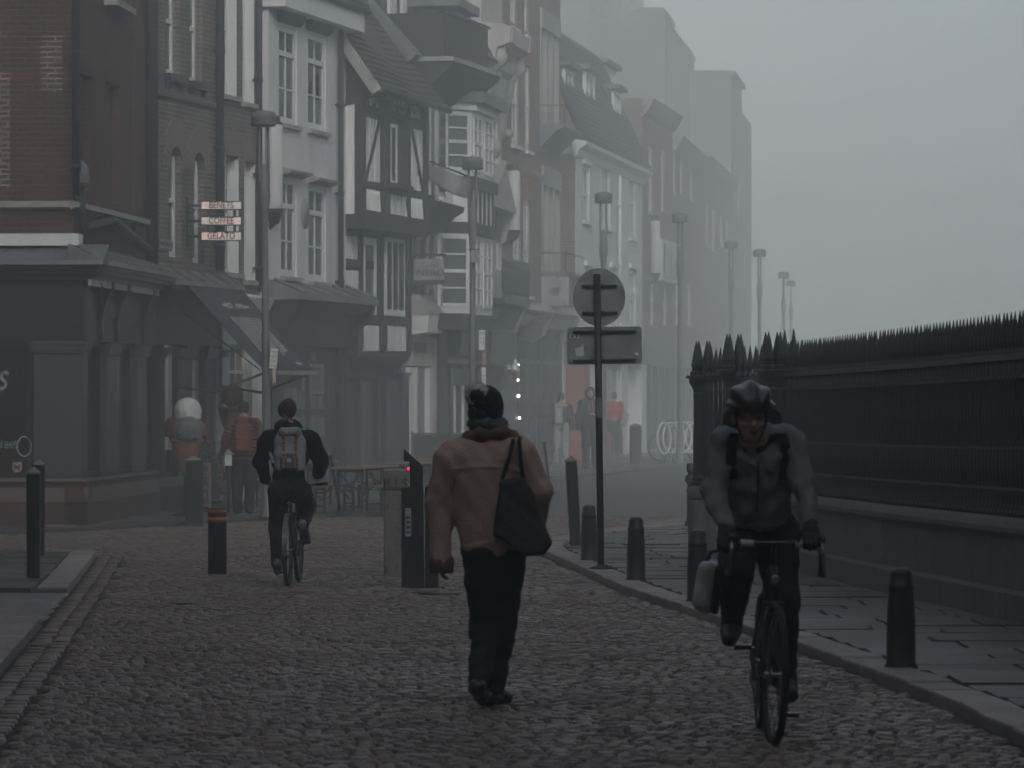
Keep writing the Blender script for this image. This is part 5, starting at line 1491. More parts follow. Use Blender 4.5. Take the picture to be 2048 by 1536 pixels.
# ---------------------------------------------------------------- bicycle hoops on the far pavement
def hoop():
    t = thing('bicycle_hoop', '', 'bicycle stand')
    r = .36; pts = [(-.30,0,0),(-.30,0,.3)]
    ring = [(r*math.cos(a),0,.60+r*math.sin(a)) for a in [i*2*math.pi/28 for i in range(28)]]
    MB().tube(ring,.032,8,True).build('ring', mat('galvanised_steel',(.74,.75,.76),.4,(.6,.61,.62),9), t)
    MB().tube([(-.12,0,0),(-.12,0,.27)],.024,8).tube([(.12,0,0),(.12,0,.27)],.024,8).build('leg', M_GREYMET, t)
    MB().box(-.3,.3,-.04,.04,0,.012).build('foot_plate', M_GREYMET, t)
    return t
HP = hoop(); names = ['first bicycle hoop at the left end of the row of six','second bicycle hoop from the left in the row','third bicycle hoop from the left in the row','fourth bicycle hoop from the left in the row','fifth bicycle hoop from the left in the row','last bicycle hoop, nearest the railing pier']
for i in range(6):
    o = HP if i == 0 else copy_tree(HP)
    p = ground(1328+i*12.5,928-i*.7,.05); o.location = p; o.rotation_euler = (0,0,math.radians(62-3*i)); tag(o, names[i], None, 'bicycle hoops')
# ---------------------------------------------------------------- iron railings on their stone wall
M_IRON = mat('railing_iron', (.012,.013,.014), .38, (.022,.023,.025), 6, bump=.15, bscale=25, spec=.5)
M_WALLST = mat('railing_wall_stone', (.17,.175,.175), .8, (.095,.10,.098), 2.2, 1, bump=.6, bscale=25, streak=((.055,.057,.057),5))
fa, fb = Vector((4.22,26.2,0)), Vector((2.785,43.3,0))
t = thing('iron_railings', 'black spiked iron railings on a low soot-stained stone wall along the right pavement', 'railings', (fa.x,fa.y,0), math.atan2(fb.y-fa.y,fb.x-fa.x))
FL = (fb-fa).length; fd = (fb-fa).normalized()
gl_ = lambda u: gz((fa+fd*u).y)+.075
def run(name, m, prof, u0=0.0, u1=None, step=1.4, parent=t):
    """prof (out towards the street = +y local here, z above the pavement) swept along the sloping wall"""
    u1 = u1 or FL; n = max(2,int((u1-u0)/step)); v = []; k = len(prof)
    for i in range(n+1):
        u = u0+(u1-u0)*i/n; g = gl_(u); v += [(u,o,g+z) for o,z in prof]
    f = [tuple(range(k)), tuple(range(n*k+k-1,n*k-1,-1))]
    for i in range(n):
        for j in range(k): jj = (j+1) % k; f.append((i*k+j,(i+1)*k+j,(i+1)*k+jj,i*k+jj))
    mb = MB(); mb.add(v, f); return mb.build(name, m, parent)
# local +y is the street side (left of the direction of travel)
u = 0.0
run('wall', M_WALLST, [(-.3,-.2),(-.3,.62),(.0,.62),(.0,.22),(.05,.19),(.05,-.2)])
i = 0
while u < FL-.05:      # coping stones, each with its rounded front
    L_ = min(1.5, FL-u)
    run('coping_stone', M_WALLST, [(-.34,.623),(-.34,.74),(-.05,.76),(.03,.745),(.065,.70),(.065,.66),(.03,.625)], u+.004, u+L_-.004, 1.5); u += L_
RZ = 2.02
for z, h, o in ((RZ,.05,.09),(RZ-.16,.022,.045),(.98,.022,.045),(1.30,.022,.045),(.80,.03,.06)):
    run('rail', M_IRON, [(-.15-o/2,z-h/2),(-.15-o/2,z+h/2),(-.15+o/2,z+h/2),(-.15+o/2,z-h/2)])
def picket():
    mb = MB()
    mb.lathe([(0.0348,.76),(0.0406,.80),(0.0348,.84),(0.0247,.88),(0.0247,1.02),(0.0348,1.10),(0.0435,1.18),(0.0348,1.26),(0.0247,1.34),(0.0247,1.50),(0.0362,1.58),(0.0247,1.66),(0.0239,1.84),(0.0319,1.86),(0.0239,1.88),(0.0239,2.0)], (0,0,0), 8)
    mb.lathe([(.040,2.03),(.044,2.055),(.028,2.075),(.026,2.10),(.038,2.125),(.040,2.145),(.029,2.22),(.016,2.30),(.002,2.375)], (0,0,0), 8)
    return mb
pk = picket().build('railing_bar', M_IRON, t)
n = int((FL-.1)/.148); extra = []
for i in range(n):
    u = .08+i*.148
    if i < n-99: extra.append(u); continue
    o = pk if i == n-99 else pk.copy()
    if o is not pk: COL.objects.link(o); o.parent = t
    o.location = (u,-.15,gl_(u)); o.rotation_euler = (random.gauss(0,.0012),random.gauss(0,.005),0)
if extra:
    mb = MB()
    for u in extra:
        q = picket(); mb.add([(x+u,y-.15,z+gl_(u)) for x,y,z in q.v], q.f, True)
    tag(mb.build('railing_bar', M_IRON, t), kind='stuff')
mb = MB(); 
for u in (10.2,): mb.box(u,u+.02,.0,.012,gl_(u)+.30,gl_(u)+.62)
mb.build('white_marker', mat('marker_white',(.45,.46,.46),.7), t)
# stouter standards with taller spear heads every few metres
for u in (FL-.12,FL-.75):
    g = gl_(u); mb = MB()
    mb.lathe([(.04,.76),(.04,2.0),(.055,2.03),(.055,2.08),(.03,2.11),(.05,2.16),(.055,2.20),(.03,2.36),(.004,2.50)], (u,-.15,g), 10); mb.build('standard', M_IRON, t)
# corner piers: a row of three fluted iron pillars on stone dies
def pier(px, py, topy, label, capw=.17, die=.30):
    p = ground(px,py,.05); d = p.y; s = F/d; z = lambda y: CZ+(HY-y)/F*d-p.z
    q = thing('railing_pier', label, 'railing pier', p, .15, 'iron piers at the corner of the railings')
    zs = .78
    MB().cbox(-die*.5,die*.5,-die*.5,die*.5,-.1,zs-.16,.02).build('stone_die', M_WALLST, q)
    MB().lathe([(die*.55,zs-.16),(die*.62,zs-.12),(die*.60,zs-.03),(die*.40,zs)], (0,0,0), 20).build('die_cap', M_WALLST, q)
    zt = z(topy)
    prof = [(.15,zs),(.15,zs+.04),(.125,zs+.06),(.135,zs+.09),(.118,zs+.12),(.112,zt-.22),(.12,zt-.19),(.112,zt-.16),(.13,zt-.10),(.165,zt-.05),(.165,zt)]
    MB().lathe(prof, (0,0,0), 14, False).build('shaft', M_IRON, q)
    MB().cbox(-capw,capw,-capw,capw,zt,zt+.035,.008).build('cap', M_IRON, q)
    for dx,dy in ((-.055,-.055),(.055,.055),(.06,-.06),(-.06,.06)):
        mb = MB(); mb.lathe([(.07,zt+.035),(.075,zt+.07),(.05,zt+.09),(.055,zt+.11),(.045,zt+.115),(.062,zt+.15),(.058,zt+.17),(.03,zt+.33),(.004,zt+.44)], (dx*1.1,dy*1.1,0), 8, False); mb.build('spear_head', M_IRON, q)
    return q
pier(1406,1106,757,'outer fluted iron railing pier on its own stone base, left of the oncoming cyclist')
pier(1468,1114,745,'middle fluted iron railing pier half hidden by the oncoming cyclist')
pier(1546,1128,745,'inner railing pier where the long railings begin, behind the oncoming cyclist')
# short return rail linking the piers
a, e = ground(1406,1106,.05), ground(1468,1114,.05); c_ = ground(1546,1128,.05)
t2 = thing('corner_railing', 'short spiked railing linking the iron piers at the corner', 'railings', a)
mb = MB()
for p0, p1 in ((a,e),(e,c_)):
    for z in (RZ,1.0): mb.bar(p0-a+Vector((0,0,z)),p1-a+Vector((0,0,z)),.05,.05)
mb.build('rail', M_IRON, t2)
for p0, p1 in ((a,e),(e,c_)):
    for k in range(1,7):
        o = pk.copy(); COL.objects.link(o); o.parent = t2; o.location = p0.lerp(p1,k/7)-a; o.rotation_euler = (0,0,0)
# the railings turn the corner and run off to the right behind
t3 = thing('return_railings', 'railings returning to the right beyond the corner, seen only through the gaps', 'railings', a)
run2 = MB(); e2 = Vector((14,a.y+1.2,a.z))-a
run2.bar((.2,.05,.3),(e2.x,e2.y,.3),.3,.8)
run2.build('wall', M_WALLST, t3)
mb = MB()
for z in (2.0,.95): mb.bar((.1,.05,z),(e2.x,e2.y,z),.05,.05)
mb.build('rail', M_IRON, t3)
for k in range(40):
    o = pk.copy(); COL.objects.link(o); o.parent = t3; u = .3+k*.17; o.location = (u,.05+u*e2.y/e2.x,0); o.rotation_euler = (0,0,0)

# iron covers let into the cobbles
def cover(px, py, w, d, label):
    p = ground(px,py,.0); t = thing('drain_cover', label, 'drain cover', p)
    MB().cbox(-w/2,w/2,-d/2,d/2,-.03,.012,.004).build('frame', M_PIPE, t)
    mb = MB(); n = int(w/.045)
    for k in range(n): u = -w/2+.02+k*(w-.04)/n; mb.box(u,u+.022,-d/2+.03,d/2-.03,.0125,.016)
    mb.build('grate', M_BLACK, t)
cover(874,1188,.46,.42,'iron drain cover in the cobbles in front of the black terminal')
cover(366,1208,.24,.22,'small iron cover in the cobbles below the orange-banded bollard')
# ---------------------------------------------------------------- projecting signs, wall lanterns, flag, awning
def face_sign(name, label, d, px0, px1, yt, yb, cat='sign', rz=0.0, group=None):
    c = P((px0+px1)/2,(yt+yb)/2,d); w, h = (px1-px0)/F*d, (yb-yt)/F*d
    return thing(name, label, cat, (c.x,c.y,c.z-h/2), rz, group), w, h
d = 64.2
t, w, h = face_sign('coffee_shop_sign', 'three stacked pinkish lit panels reading BENETS COFFEE GELATO on a black bracket', d, 402, 484, 402, 482)
s_ = F/d; M_LIT = bpy.data.materials.new('lit_sign_panel'); M_LIT.use_nodes = True
_n = M_LIT.node_tree; _b = _n.nodes['Principled BSDF']; _v = _n.nodes.new('ShaderNodeTexCoord')
_c = _mix(_n, (.86,.60,.52), (.62,.56,.55), _ramp(_n,_noise(_n,_v.outputs['Object'],4.5,1),.42,.62)); _n.links.new(_c,_b.inputs['Emission Color']); _n.links.new(_c,_b.inputs['Base Color']); _b.inputs['Emission Strength'].default_value = .30
for k, (yt, yb, tx) in enumerate(((402,420,'BENETS'),(433,451,'COFFEE'),(463,482,'GELATO'))):
    z0, z1 = (482-yb)/s_, (482-yt)/s_
    o = MB().box(-w/2,w/2,-.05,.05,z0,z1).build('sign_box', M_BLACK, t)
    MB().box(-w/2+.014,w/2-.014,-.056,-.0505,z0+.016,z1-.016).build('lit_panel', M_LIT, o)
    letters('lettering', tx, M_INK, o, (0,-.060,(z0+z1)/2), .150, .78, .003, bold=.002)
    MB().box(-w/2-.21,-w/2,-.02,.02,(z0+z1)/2-.025,(z0+z1)/2+.02).build('bracket_arm', M_BLACK, t)
mb = MB()
for x in (-w*.32,w*.32):
    for a,b_ in ((451,433),(420,433)): pass
    mb.box(x-.02,x+.02,-.02,.02,(482-463)/s_,(482-451)/s_); mb.box(x-.02,x+.02,-.02,.02,(482-433)/s_,(482-420)/s_)
mb.build('link_bar', M_BLACK, t)
mb = MB(); mb.box(-w/2-.23,-w/2-.205,-.03,.03,-.1,h+.05); mb.build('wall_plate', M_BLACK, t)
# street name plate
dd = L2(328)[1]; b_ = None
p = P(316,497,L2(316)[1]); q = P(341,497,L2(341)[1])
t = thing('street_name_plate', "small pale street name plate reading KING'S PARADE beside the arched window", 'street sign', (p.x+.02,p.y-.005,p.z), math.atan2(q.y-p.y,q.x-p.x))
wl_ = (q-p).length; MB().box(0,wl_,-.02,0,0,.155).build('plate', M_STONE, t); letters('lettering', "KING'S PARADE", M_INK, t, (wl_/2,-.0225,.078), .10, .95, .002)
# cafe sign
d = L2(815)[1]
t, w, h = face_sign('cafe_sign', 'grey hanging cafe sign reading CAFFE NERO below a dark bar bracket', d, 828, 888, 518, 560)
s_ = F/d
MB().box(-w/2,w/2,-.04,.04,0,h).build('board', mat('cafe_board',(.30,.315,.32),.6), t)
MB().box(-w/2+.02,w/2,-.05,.05,-.09,-.002).build('light_trough', M_DARK, t)
MB().bar((-w/2-.15,0,h+.08),(w/2+.05,0,h+.08),.04,.05).bar((-w/2+.1,0,h),(-w/2+.1,0,h+.1),.02).bar((w/2-.1,0,h),(w/2-.1,0,h+.1),.02).build('bracket', M_BLACK, t)
letters('lettering','CAFFÈ',M_DARK,t,(.03,-.043,h*.66),.105,1.25,.003); letters('lettering','NERO',M_DARK,t,(.03,-.043,h*.34),.165,1.25,.003,bold=.005)
# art gallery sign
d = L2(1082)[1]
t, w, h = face_sign('gallery_sign', 'square grey hanging sign reading Art Gallery with a dark b emblem', d, 1083, 1138, 553, 611)
MB().box(-w/2,w/2,-.03,.03,0,h).build('board', mat('gallery_board',(.34,.35,.355),.6), t)
MB().bar((-w/2-.2,0,h+.03),(w/2+.05,0,h+.03),.04,.05).build('bracket', M_BLACK, t)
M_SAND = mat('sand_lettering',(.20,.165,.125),.7)
letters('lettering','Art',M_SAND,t,(.0,-.033,h*.83),.20,1,.003); letters('lettering','Gallery',M_SAND,t,(.0,-.033,h*.14),.19,.95,.003)
o = MB().box(-.08,.08,-.036,-.0305,h*.33,h*.62).build('emblem', M_DARK, t); letters('lettering','b',M_BACK,o,(0,-.039,h*.47),.2,1,.002)
# oval board
d = L2(1034)[1]
t, w, h = face_sign('oval_sign', 'dark oval hanging board under a curved white bracket', d, 1032, 1086, 640, 682)
MB().lathe([(.02,-.03),(.5,-.03),(.5,.03),(.02,.03)], (0,0,0), 32, False, 'y').build('board', M_DARK, t).matrix_local = Matrix.Translation((0,0,h/2))@Matrix.Diagonal((w,1,h,1))
MB().tube([(-w*.62,.03,-.1),(-w*.6,.03,h*.5),(-w*.4,.03,h*.95),(0,.03,h+.14),(w*.5,.03,h+.18)],.03,8).build('bracket', M_STONE, t)
# two ice cream cone signs and the bulb string
def cone_sign(px, yt, yb, lab):
    d = L2(1010)[1]; t, w, h = face_sign('ice_cream_sign', lab, d-.4, px-8, px+8, yt, yb, 'shop sign', 0, 'ice cream cones on the shop front')
    MB().lathe([(.01,0),(.09,h*.58),(.10,h*.6),(.02,h*.61)], (0,0,0), 14).build('cone', mat('cone_orange',(.50,.17,.07),.7), t)
    mb = MB(); z = h*.6
    for r, dz in ((.105,.085),(.088,.075),(.066,.07),(.04,.07)): mb.lathe([(r*.7,z),(r,z+dz*.3),(r*.95,z+dz*.7),(r*.6,z+dz*1.05)], (0,0,0), 14); z += dz*.85
    mb.lathe([(.03,z-.01),(.003,z+.06)], (0,0,0), 8); mb.build('swirl', M_WHITE, t)
    MB().bar((0,.0,h*.5),(-.1,.5,h*.5),.02).build('wall_bracket', M_BLACK, t)
cone_sign(1013.5,726,761,'left one of the two white-swirl ice cream cone signs')
cone_sign(1030.5,729,763,'right one of the two white-swirl ice cream cone signs, beside the lit bulbs')
d = L2(1037)[1]-.5; p0 = P(1036,695,d)
t = thing('bulb_string', 'string of glowing bulbs hanging down the dark shop front edge', 'string lights', p0)
M_BULB = emit_mat('bulb_glow',(1,.86,.74),5)
pts = []
for px,y,r in ((1026,695,.012),(1036,730,.034),(1035.5,760,.034),(1037,792,.040),(1039,836,.036)):
    q = P(px,y,d)-p0; pts.append(q); MB().ball(q,r,12).build('bulb', M_BULB, t)
MB().tube([p+Vector((0,.03,.03)) for p in pts],.006,5).build('cable', M_BLACK, t)
# cylindrical wall lanterns
def wall_lantern(px, yt, yb, ycap, ybr, d, lab, fx):
    c = P(px,yb,d); s = F/d; H_ = (yb-yt)/s; r = .5*fx/s
    t = thing('wall_lantern', lab, 'wall lamp', (c.x,c.y,c.z), 0, 'cylindrical wall lanterns')
    MB().lathe([(r*.96,0),(r,.02),(r,H_-.02),(r*.96,H_)], (0,0,0), 28).build('drum', mat('opal_drum',(.62,.63,.63),.5,(.55,.56,.56),3), t)
    MB().lathe([(r*.9,H_+.001),(r*.95,H_+.05),(r*.7,H_+.06),(r*.72,H_+.14),(r*.5,H_+.16)], (0,0,0), 24).build('cap', M_PIPE, t)
    hb = (ybr-yb)/s
    MB().lathe([(r*.5,-hb*.72),(r*.75,-hb*.5),(r*.8,-hb*.45),(r*.8,-.06),(r*1.02,-.05),(r*1.02,-.003)], (0,0,0), 20).build('holder', M_PIPE, t)
    MB().tube([(0,0,-hb*.65),(-.1,.05,-hb*.9),(-.25,.12,-hb*.95),(-.42,.2,-hb*.9)],.05,10).build('bracket', M_PIPE, t)
wall_lantern(548,250,418,232,460,L2(521)[1],'nearest tall white cylindrical lantern on the white rendered house, behind the first lamp post',36)
wall_lantern(1027,342,460,330,487,L2(1004)[1],'tall white cylindrical lantern on the red brick house',27)
wall_lantern(1311,442,546,430,566,L3(1285)[1]+.3,'faint cylindrical lantern on the tall cornice house',20)
# drooping flag
d = L2(840)[1]-.3; o0 = P(848,322,d)
t = thing('flag', 'drooping pale flag with a touch of red on a pole above the cafe sign', 'flag', o0)
tl, tr, br_, bl = [P(x,y,dd)-o0 for x,y,dd in ((849,325,d),(940,358,d-.6),(936,398,d-.6),(858,358,d))]
nu, nv = 28, 10; V = []
for j in range(nv+1):
    for i in range(nu+1):
        a, v = i/nu, j/nv
        q = tl.lerp(tr,a).lerp(bl.lerp(br_,a),v); q = q+Vector((0,.10*math.sin(a*9+v*2)*(.3+a),-.06*math.sin(a*math.pi)*v))
        V.append(q)
f = [(j*(nu+1)+i,j*(nu+1)+i+1,(j+1)*(nu+1)+i+1,(j+1)*(nu+1)+i) for j in range(nv) for i in range(nu)]
mb = MB(); mb.add(V, f, True); o = mb.build('cloth', mat('flag_cloth',(.42,.43,.44),.85), t); m_ = o.modifiers.new('t','SOLIDIFY'); m_.thickness = .008
mb = MB(); A = [P(x,y,d+.05)-o0 for x,y in ((849,335),(857,340),(860,388),(850,384))]; mb.add(A,[(3,2,1,0)]); A = [P(x,y,d-.1)-o0 for x,y in ((876,374),(886,378),(893,392),(884,401),(878,396))]; mb.add(A,[(4,3,2,1,0)])
o = mb.build('white_fold', M_WHITE, t); m_ = o.modifiers.new('t','SOLIDIFY'); m_.thickness = .01
mb = MB(); A = [P(x,y,d-.16)-o0 for x,y in ((876,370),(888,372),(896,381),(888,385),(879,383))]; mb.add(A,[(4,3,2,1,0)]); o = mb.build('red_patch', mat('flag_bright_red',(.55,.12,.07),.8), t); m_ = o.modifiers.new('t','SOLIDIFY'); m_.thickness = .012
MB().bar(P(846,318,d)-o0, P(945,356,d-.62)-o0, .03).build('pole', M_DARK, t)
# shop awning over the white shop
bA = Bld('awning', 'dark sloping shop awning with pale lettering above the white shop', L2(437), L2(521), 'awning')
R = bA.root; u0, u1 = bA.u(374,.36), bA.u(482,.36); n1 = 1.62
zt = bA.z(428,571,.36); zb = CZ+(HY-741)/F*(bA.dep(560,n1))
sl = Vector((0,-(n1-.36),zb-zt)); slen = sl.length
mb = MB(); nu = 24
V = []
for j in range(9):
    for i in range(nu+1):
        u = u0+(u1-u0)*i/nu; v = j/8; V.append((u,-.36-(n1-.36)*v, zt+(zb-zt)*v-.03*math.sin(math.pi*v)+.004*math.sin(i*2.1)))
mb.add(V, [(j*(nu+1)+i,j*(nu+1)+i+1,(j+1)*(nu+1)+i+1,(j+1)*(nu+1)+i)[::-1] for j in range(8) for i in range(nu)], True)
o = mb.build('canvas', mat('awning_canvas',(.060,.066,.078),.85,(.05,.055,.066),3), R); m_ = o.modifiers.new('t','SOLIDIFY'); m_.thickness = .01
MB().box(u0,u1,-n1-.03,-n1+.03,zb-.06,zb+.0).build('front_bar', M_STONE, R)
ang = math.atan2(zt-zb, n1-.36)
M_AWL = mat('awning_lettering',(.62,.63,.64),.8,(.45,.46,.47),30,1)
def onaw(a, v, lift=.015):   # a along 0..1, v down 0..1
    return (u0+(u1-u0)*a, -.36-(n1-.36)*v-lift*math.sin(ang), zt+(zb-zt)*v-.03*math.sin(math.pi*v)+lift*math.cos(ang)+.006)
rot = (ang,0,0)
letters('lettering','EST. 1993',M_AWL,R,onaw(.54,.24),.17,1.5,.002,rot)
mb = MB()
def strip_aw(a0,a1,v0,v1):
    mb.add([onaw(a0,v1),onaw(a1,v1),onaw(a1,v0),onaw(a0,v0)],[(0,1,2,3)])
strip_aw(.30,.40,.225,.25); strip_aw(.70,.80,.225,.25); strip_aw(.22,.32,.905,.93); strip_aw(.74,.86,.905,.93)
rr = random.Random(3)
for k in range(9):    # lines of small words, too small to read
    a = .26+k*.062; v = .37
    while v < .80-.02*(k % 3):
        L_ = rr.uniform(.008,.016); strip_aw(a,a+(.045 if k not in (1,2,6) else .035),v,v+L_); v += L_+.008
mb.build('small_lettering', M_AWL, R)
mb = MB()
for u in (u0+.15,u1-.15):
    MB().tube([(u,-.1,zb-.25),(u,-.75,zb-.35),(u,-n1+.05,zb-.05)],.022,8).tube([(u,-.1,zt-.35),(u,-n1+.1,zb)],.012,6).build('folding_arm', M_BLACK, R)
# ---------------------------------------------------------------- giant ice creams, chalkboard, plants
M_WAFER = mat('wafer',(.33,.165,.085),.7,(.26,.13,.07),12,bump=.2)
def scoop(c, r, seed, squash=1.0):
    f = ell(c,(r,r,r*squash)); f = wrinkle(f,.010,38,seed,(1,.5,2.2))
    def g(p):
        q = p-np.array(c); a = np.arctan2(q[:,1],q[:,0]); skirt = np.linalg.norm(np.c_[np.hypot(q[:,0],q[:,1])-r*.86, q[:,2]+r*.50+.010*np.sin(a*7+seed)],axis=1)-(.020+.008*np.sin(a*11+seed*2))
        return smin(f(p),skirt,.02)
    return g
def giant_cone(px, d, ztip, zrim, rr, lab, scoops, dark=False):
    X = (px-CX)/F*d; t = thing('giant_ice_cream', lab, 'ice cream model', (X,d,gz(d)+.05))
    wm = M_WAFER if not dark else mat('dark_wafer',(.10,.055,.045),.7)
    MB().lathe([(.03,ztip),(rr*.96,zrim-.06),(rr,zrim),(rr*.6,zrim+.01)], (0,0,0), 24).build('cone', wm, t)
    mb = MB()
    for k in range(11):
        for sg in (-1,1):
            a0 = 2*math.pi*k/11; pts = []
            for i in range(9):
                v = i/8; r = .03+(rr-.03)*v+.006; a = a0+sg*v*1.1; pts.append((r*math.cos(a),r*math.sin(a),ztip+(zrim-ztip)*v))
            mb.tube(pts,.010,5)
    mb.lathe([(rr*1.0,zrim-.05),(rr*1.06,zrim-.03),(rr*1.06,zrim+.0),(rr*.98,zrim+.02)],(0,0,0),24)
    mb.build('waffle_ribs', wm, t)
    for k, (c, r, m) in enumerate(scoops):
        sdf_obj('scoop', scoop(c,r,k+3), (c[0]-r*1.4,c[1]-r*1.4,c[2]-r*1.4),(c[0]+r*1.4,c[1]+r*1.4,c[2]+r*1.3), .014, m, t)
    MB().lathe([(.22,0),(.2,.04),(.06,.06),(.05,ztip+.1)],(0,0,0),16).build('stand', M_BLACK, t)
    return t
M_SCW = mat('scoop_white',(.66,.67,.66),.7,(.52,.53,.53),10,bump=.3,bscale=50); M_SCG = mat('scoop_grey',(.15,.165,.165),.7,(.10,.115,.115),10,bump=.3,bscale=50)
M_SCR = mat('scoop_red',(.15,.03,.032),.7,(.10,.022,.024),10,bump=.3,bscale=50); M_SCO = mat('scoop_orange',(.32,.09,.03),.7,bump=.3,bscale=50); M_SCB = mat('scoop_brown',(.085,.035,.03),.7,bump=.3,bscale=50)
giant_cone(374,60.2,.58,1.15,.24,'giant model ice cream cone topped with a white scoop, left of the red jacket',[((.01,.02,1.58),.205,M_SCW),((-.16,.03,1.32),.19,M_SCR),((.03,-.12,1.29),.215,M_SCG),((.14,.08,1.30),.145,M_SCO)])
giant_cone(467,64.0,.85,1.60,.24,'giant dark model ice cream with one brown scoop, behind the red jacket',[((-.02,0,1.79),.18,M_SCB)],True)
# chalkboard
p = ground(395,1026,.045); t = thing('chalkboard', 'wooden framed chalkboard with chalk capitals, half hidden by the wide bollard', 'chalkboard', p, .12)
t.rotation_euler = (math.radians(-8),0,.12)
MB().box(-.17,.17,-.012,.012,.1,.74).build('slate', mat('board_black',(.018,.02,.02),.7), t)
MB().box(-.21,-.165,-.02,.02,0,.78).box(.165,.21,-.02,.02,0,.78).box(-.165,.165,-.02,.02,.73,.775).box(-.165,.165,-.02,.02,.10,.14).build('frame', M_WOOD, t)
M_CHALK = mat('chalk',(.6,.6,.59),.9)
for tx,x,z,sz in (('TED',.09,.60,.11),('m',.11,.40,.12),('E',.12,.26,.11)): letters('lettering',tx,M_CHALK,t,(x,-.0145,z),sz,.8,.001)
MB().bar((-.19,.0,.72),(-.19,.34,.03),.03).bar((.19,.0,.72),(.19,.34,.03),.03).build('back_leg', M_WOOD, t)
# leafy shrub with pale tips
def leaf_bush(px, py, h, r, lab, name='shrub', m=None, pot=None, n=420, sz=.055, col=(.07,.085,.07)):
    p = ground(px,py,.045); t = thing(name, lab, 'plant', p)
    z0 = 0
    if pot:
        MB().lathe([(pot*.8,0),(pot,.05),(pot*1.05,.40),(pot*1.12,.41),(pot*1.12,.46),(pot*.95,.46),(pot*.9,.42)],(0,0,0),18).build('pot', mat('zinc_pot',(.17,.185,.185),.6,(.12,.13,.13),8), t); z0 = .42
    rr = random.Random(int(px)); mb = MB()
    for k in range(7):
        a = rr.uniform(0,6.28); mb.tube([(0,0,z0),(math.cos(a)*r*.4,math.sin(a)*r*.4,z0+(h-z0)*.5),(math.cos(a)*r*.7,math.sin(a)*r*.7,h*.9)],[.014,.01,.005],5)
    mb.build('stem', M_TIMBER, t)
    mb = MB()
    for k in range(n):
        z = z0+.02+(h-z0)*rr.random(); f_ = math.sin(math.pi*min(1,(z-z0)/(h-z0)*.85+.12)); a = rr.uniform(0,6.28); q = r*f_*math.sqrt(rr.random())
        c = Vector((q*math.cos(a),q*math.sin(a),z)); d_ = Vector((math.cos(a),math.sin(a),rr.uniform(-.2,1.1))).normalized(); s = sz*rr.uniform(.6,1.3)
        sd = d_.cross(Vector((rr.gauss(0,1),rr.gauss(0,1),rr.gauss(0,1)))).normalized()*s*.28
        mb.add([c,c+d_*s*.5+sd,c+d_*s,c+d_*s*.5-sd],[(0,1,2,3)])
    mb.build('leaves', mat('leaves_'+name,col,.55,tuple(min(1,x*2.6) for x in col),30,1), t)
leaf_bush(416,1022,1.02,.25,'leafy shrub with pale tips between the chalkboard and the clipped bush',n=900,sz=.075,col=(.075,.095,.085))
leaf_bush(449,1018,1.0,.155,'dark clipped conical bush in a round zinc pot','clipped_bush',pot=.17,n=1600,sz=.035,col=(.018,.026,.02))
p = P(457,931,60.5); t = thing('lantern', 'small white lantern on a black stool by the shop, above the clipped bush', 'lantern', (p.x,p.y,gz(60.5)+.045))
hz_ = p.z-gz(60.5)-.045
MB().box(-.05,.05,-.05,.05,hz_,hz_+.16).build('glass', M_WHITE, t); MB().prism([(-.08,hz_+.16),(0,hz_+.25),(.08,hz_+.16)],'y',-.07,.07).build('roof', M_STONE, t)
MB().tube([(0,0,0),(0,0,hz_)],.03,8).lathe([(.14,0),(.14,.03),(.03,.04)],(0,0,0),12).build('stand', M_BLACK, t)
def trestle_board(px, py, w, h, lab, m, name='pavement_sign'):
    p = ground(px,py,.045); t = thing(name, lab, 'pavement sign', p, -.3)
    MB().bar((-w/2,0,0),(-w/2+.04,.12,h),.035).bar((w/2,0,0),(w/2-.04,.12,h),.035).bar((-w/2,.42,0),(-w/2+.04,.13,h),.035).bar((w/2,.42,0),(w/2-.04,.13,h),.035).build('leg', M_WOOD if m is None else M_BLACK, t)
    MB().add([(-w/2+.02,.02,h*.3),(w/2-.02,.02,h*.3),(w/2-.05,.115,h*.98),(-w/2+.05,.115,h*.98),(-w/2+.02,.05,h*.3),(w/2-.02,.05,h*.3),(w/2-.05,.14,h*.98),(-w/2+.05,.14,h*.98)],[(0,1,2,3),(7,6,5,4),(3,2,6,7),(0,4,5,1),(1,5,6,2),(0,3,7,4)]).build('board', M_DARK, t)
    return t
t = trestle_board(633,1000,.40,.86,'dark pavement sign with wooden legs, right of the cyclist with the backpack',None)
trestle_board(505,1008,.26,.62,'small black trestle stand on the pavement behind the red jacket',M_BLACK,'trestle_stand')
# ---------------------------------------------------------------- people: one continuous body each, clothes as its children
M_SKIN = mat('skin', (.56,.31,.23), .55, (.47,.24,.18), 14, spec=.35)
M_HAIR = mat('dark_hair', (.025,.017,.013), .55, (.045,.03,.022), 40, 1, bump=.5, bscale=90, stretch=(1,1,.2))
M_BLACKCL = mat('black_cloth', (.013,.0135,.015), .9, (.020,.021,.023), 14, bump=.4, bscale=120, spec=.2)
M_JEANS = mat('black_trousers', (.014,.0155,.018), .85, (.022,.024,.027), 9, bump=.3, bscale=160, spec=.25)
M_SHOE = mat('dark_shoe', (.020,.021,.023), .5, (.035,.036,.037), 12)
M_SOLE = mat('pale_sole', (.30,.31,.31), .7, (.22,.23,.23), 10)
M_LIP = mat('lips', (.30,.09,.08), .5); M_EYEW = mat('eye_white', (.55,.53,.5), .3); M_IRIS = mat('iris', (.02,.015,.012), .25)
V3 = lambda *a: np.array(a, float)
def chain(pts, rs, k=.02, sc=(1,1,1)):
    return blend(k, *[cone(pts[i],pts[i+1],rs[i],rs[i+1],sc) for i in range(len(pts)-1)])
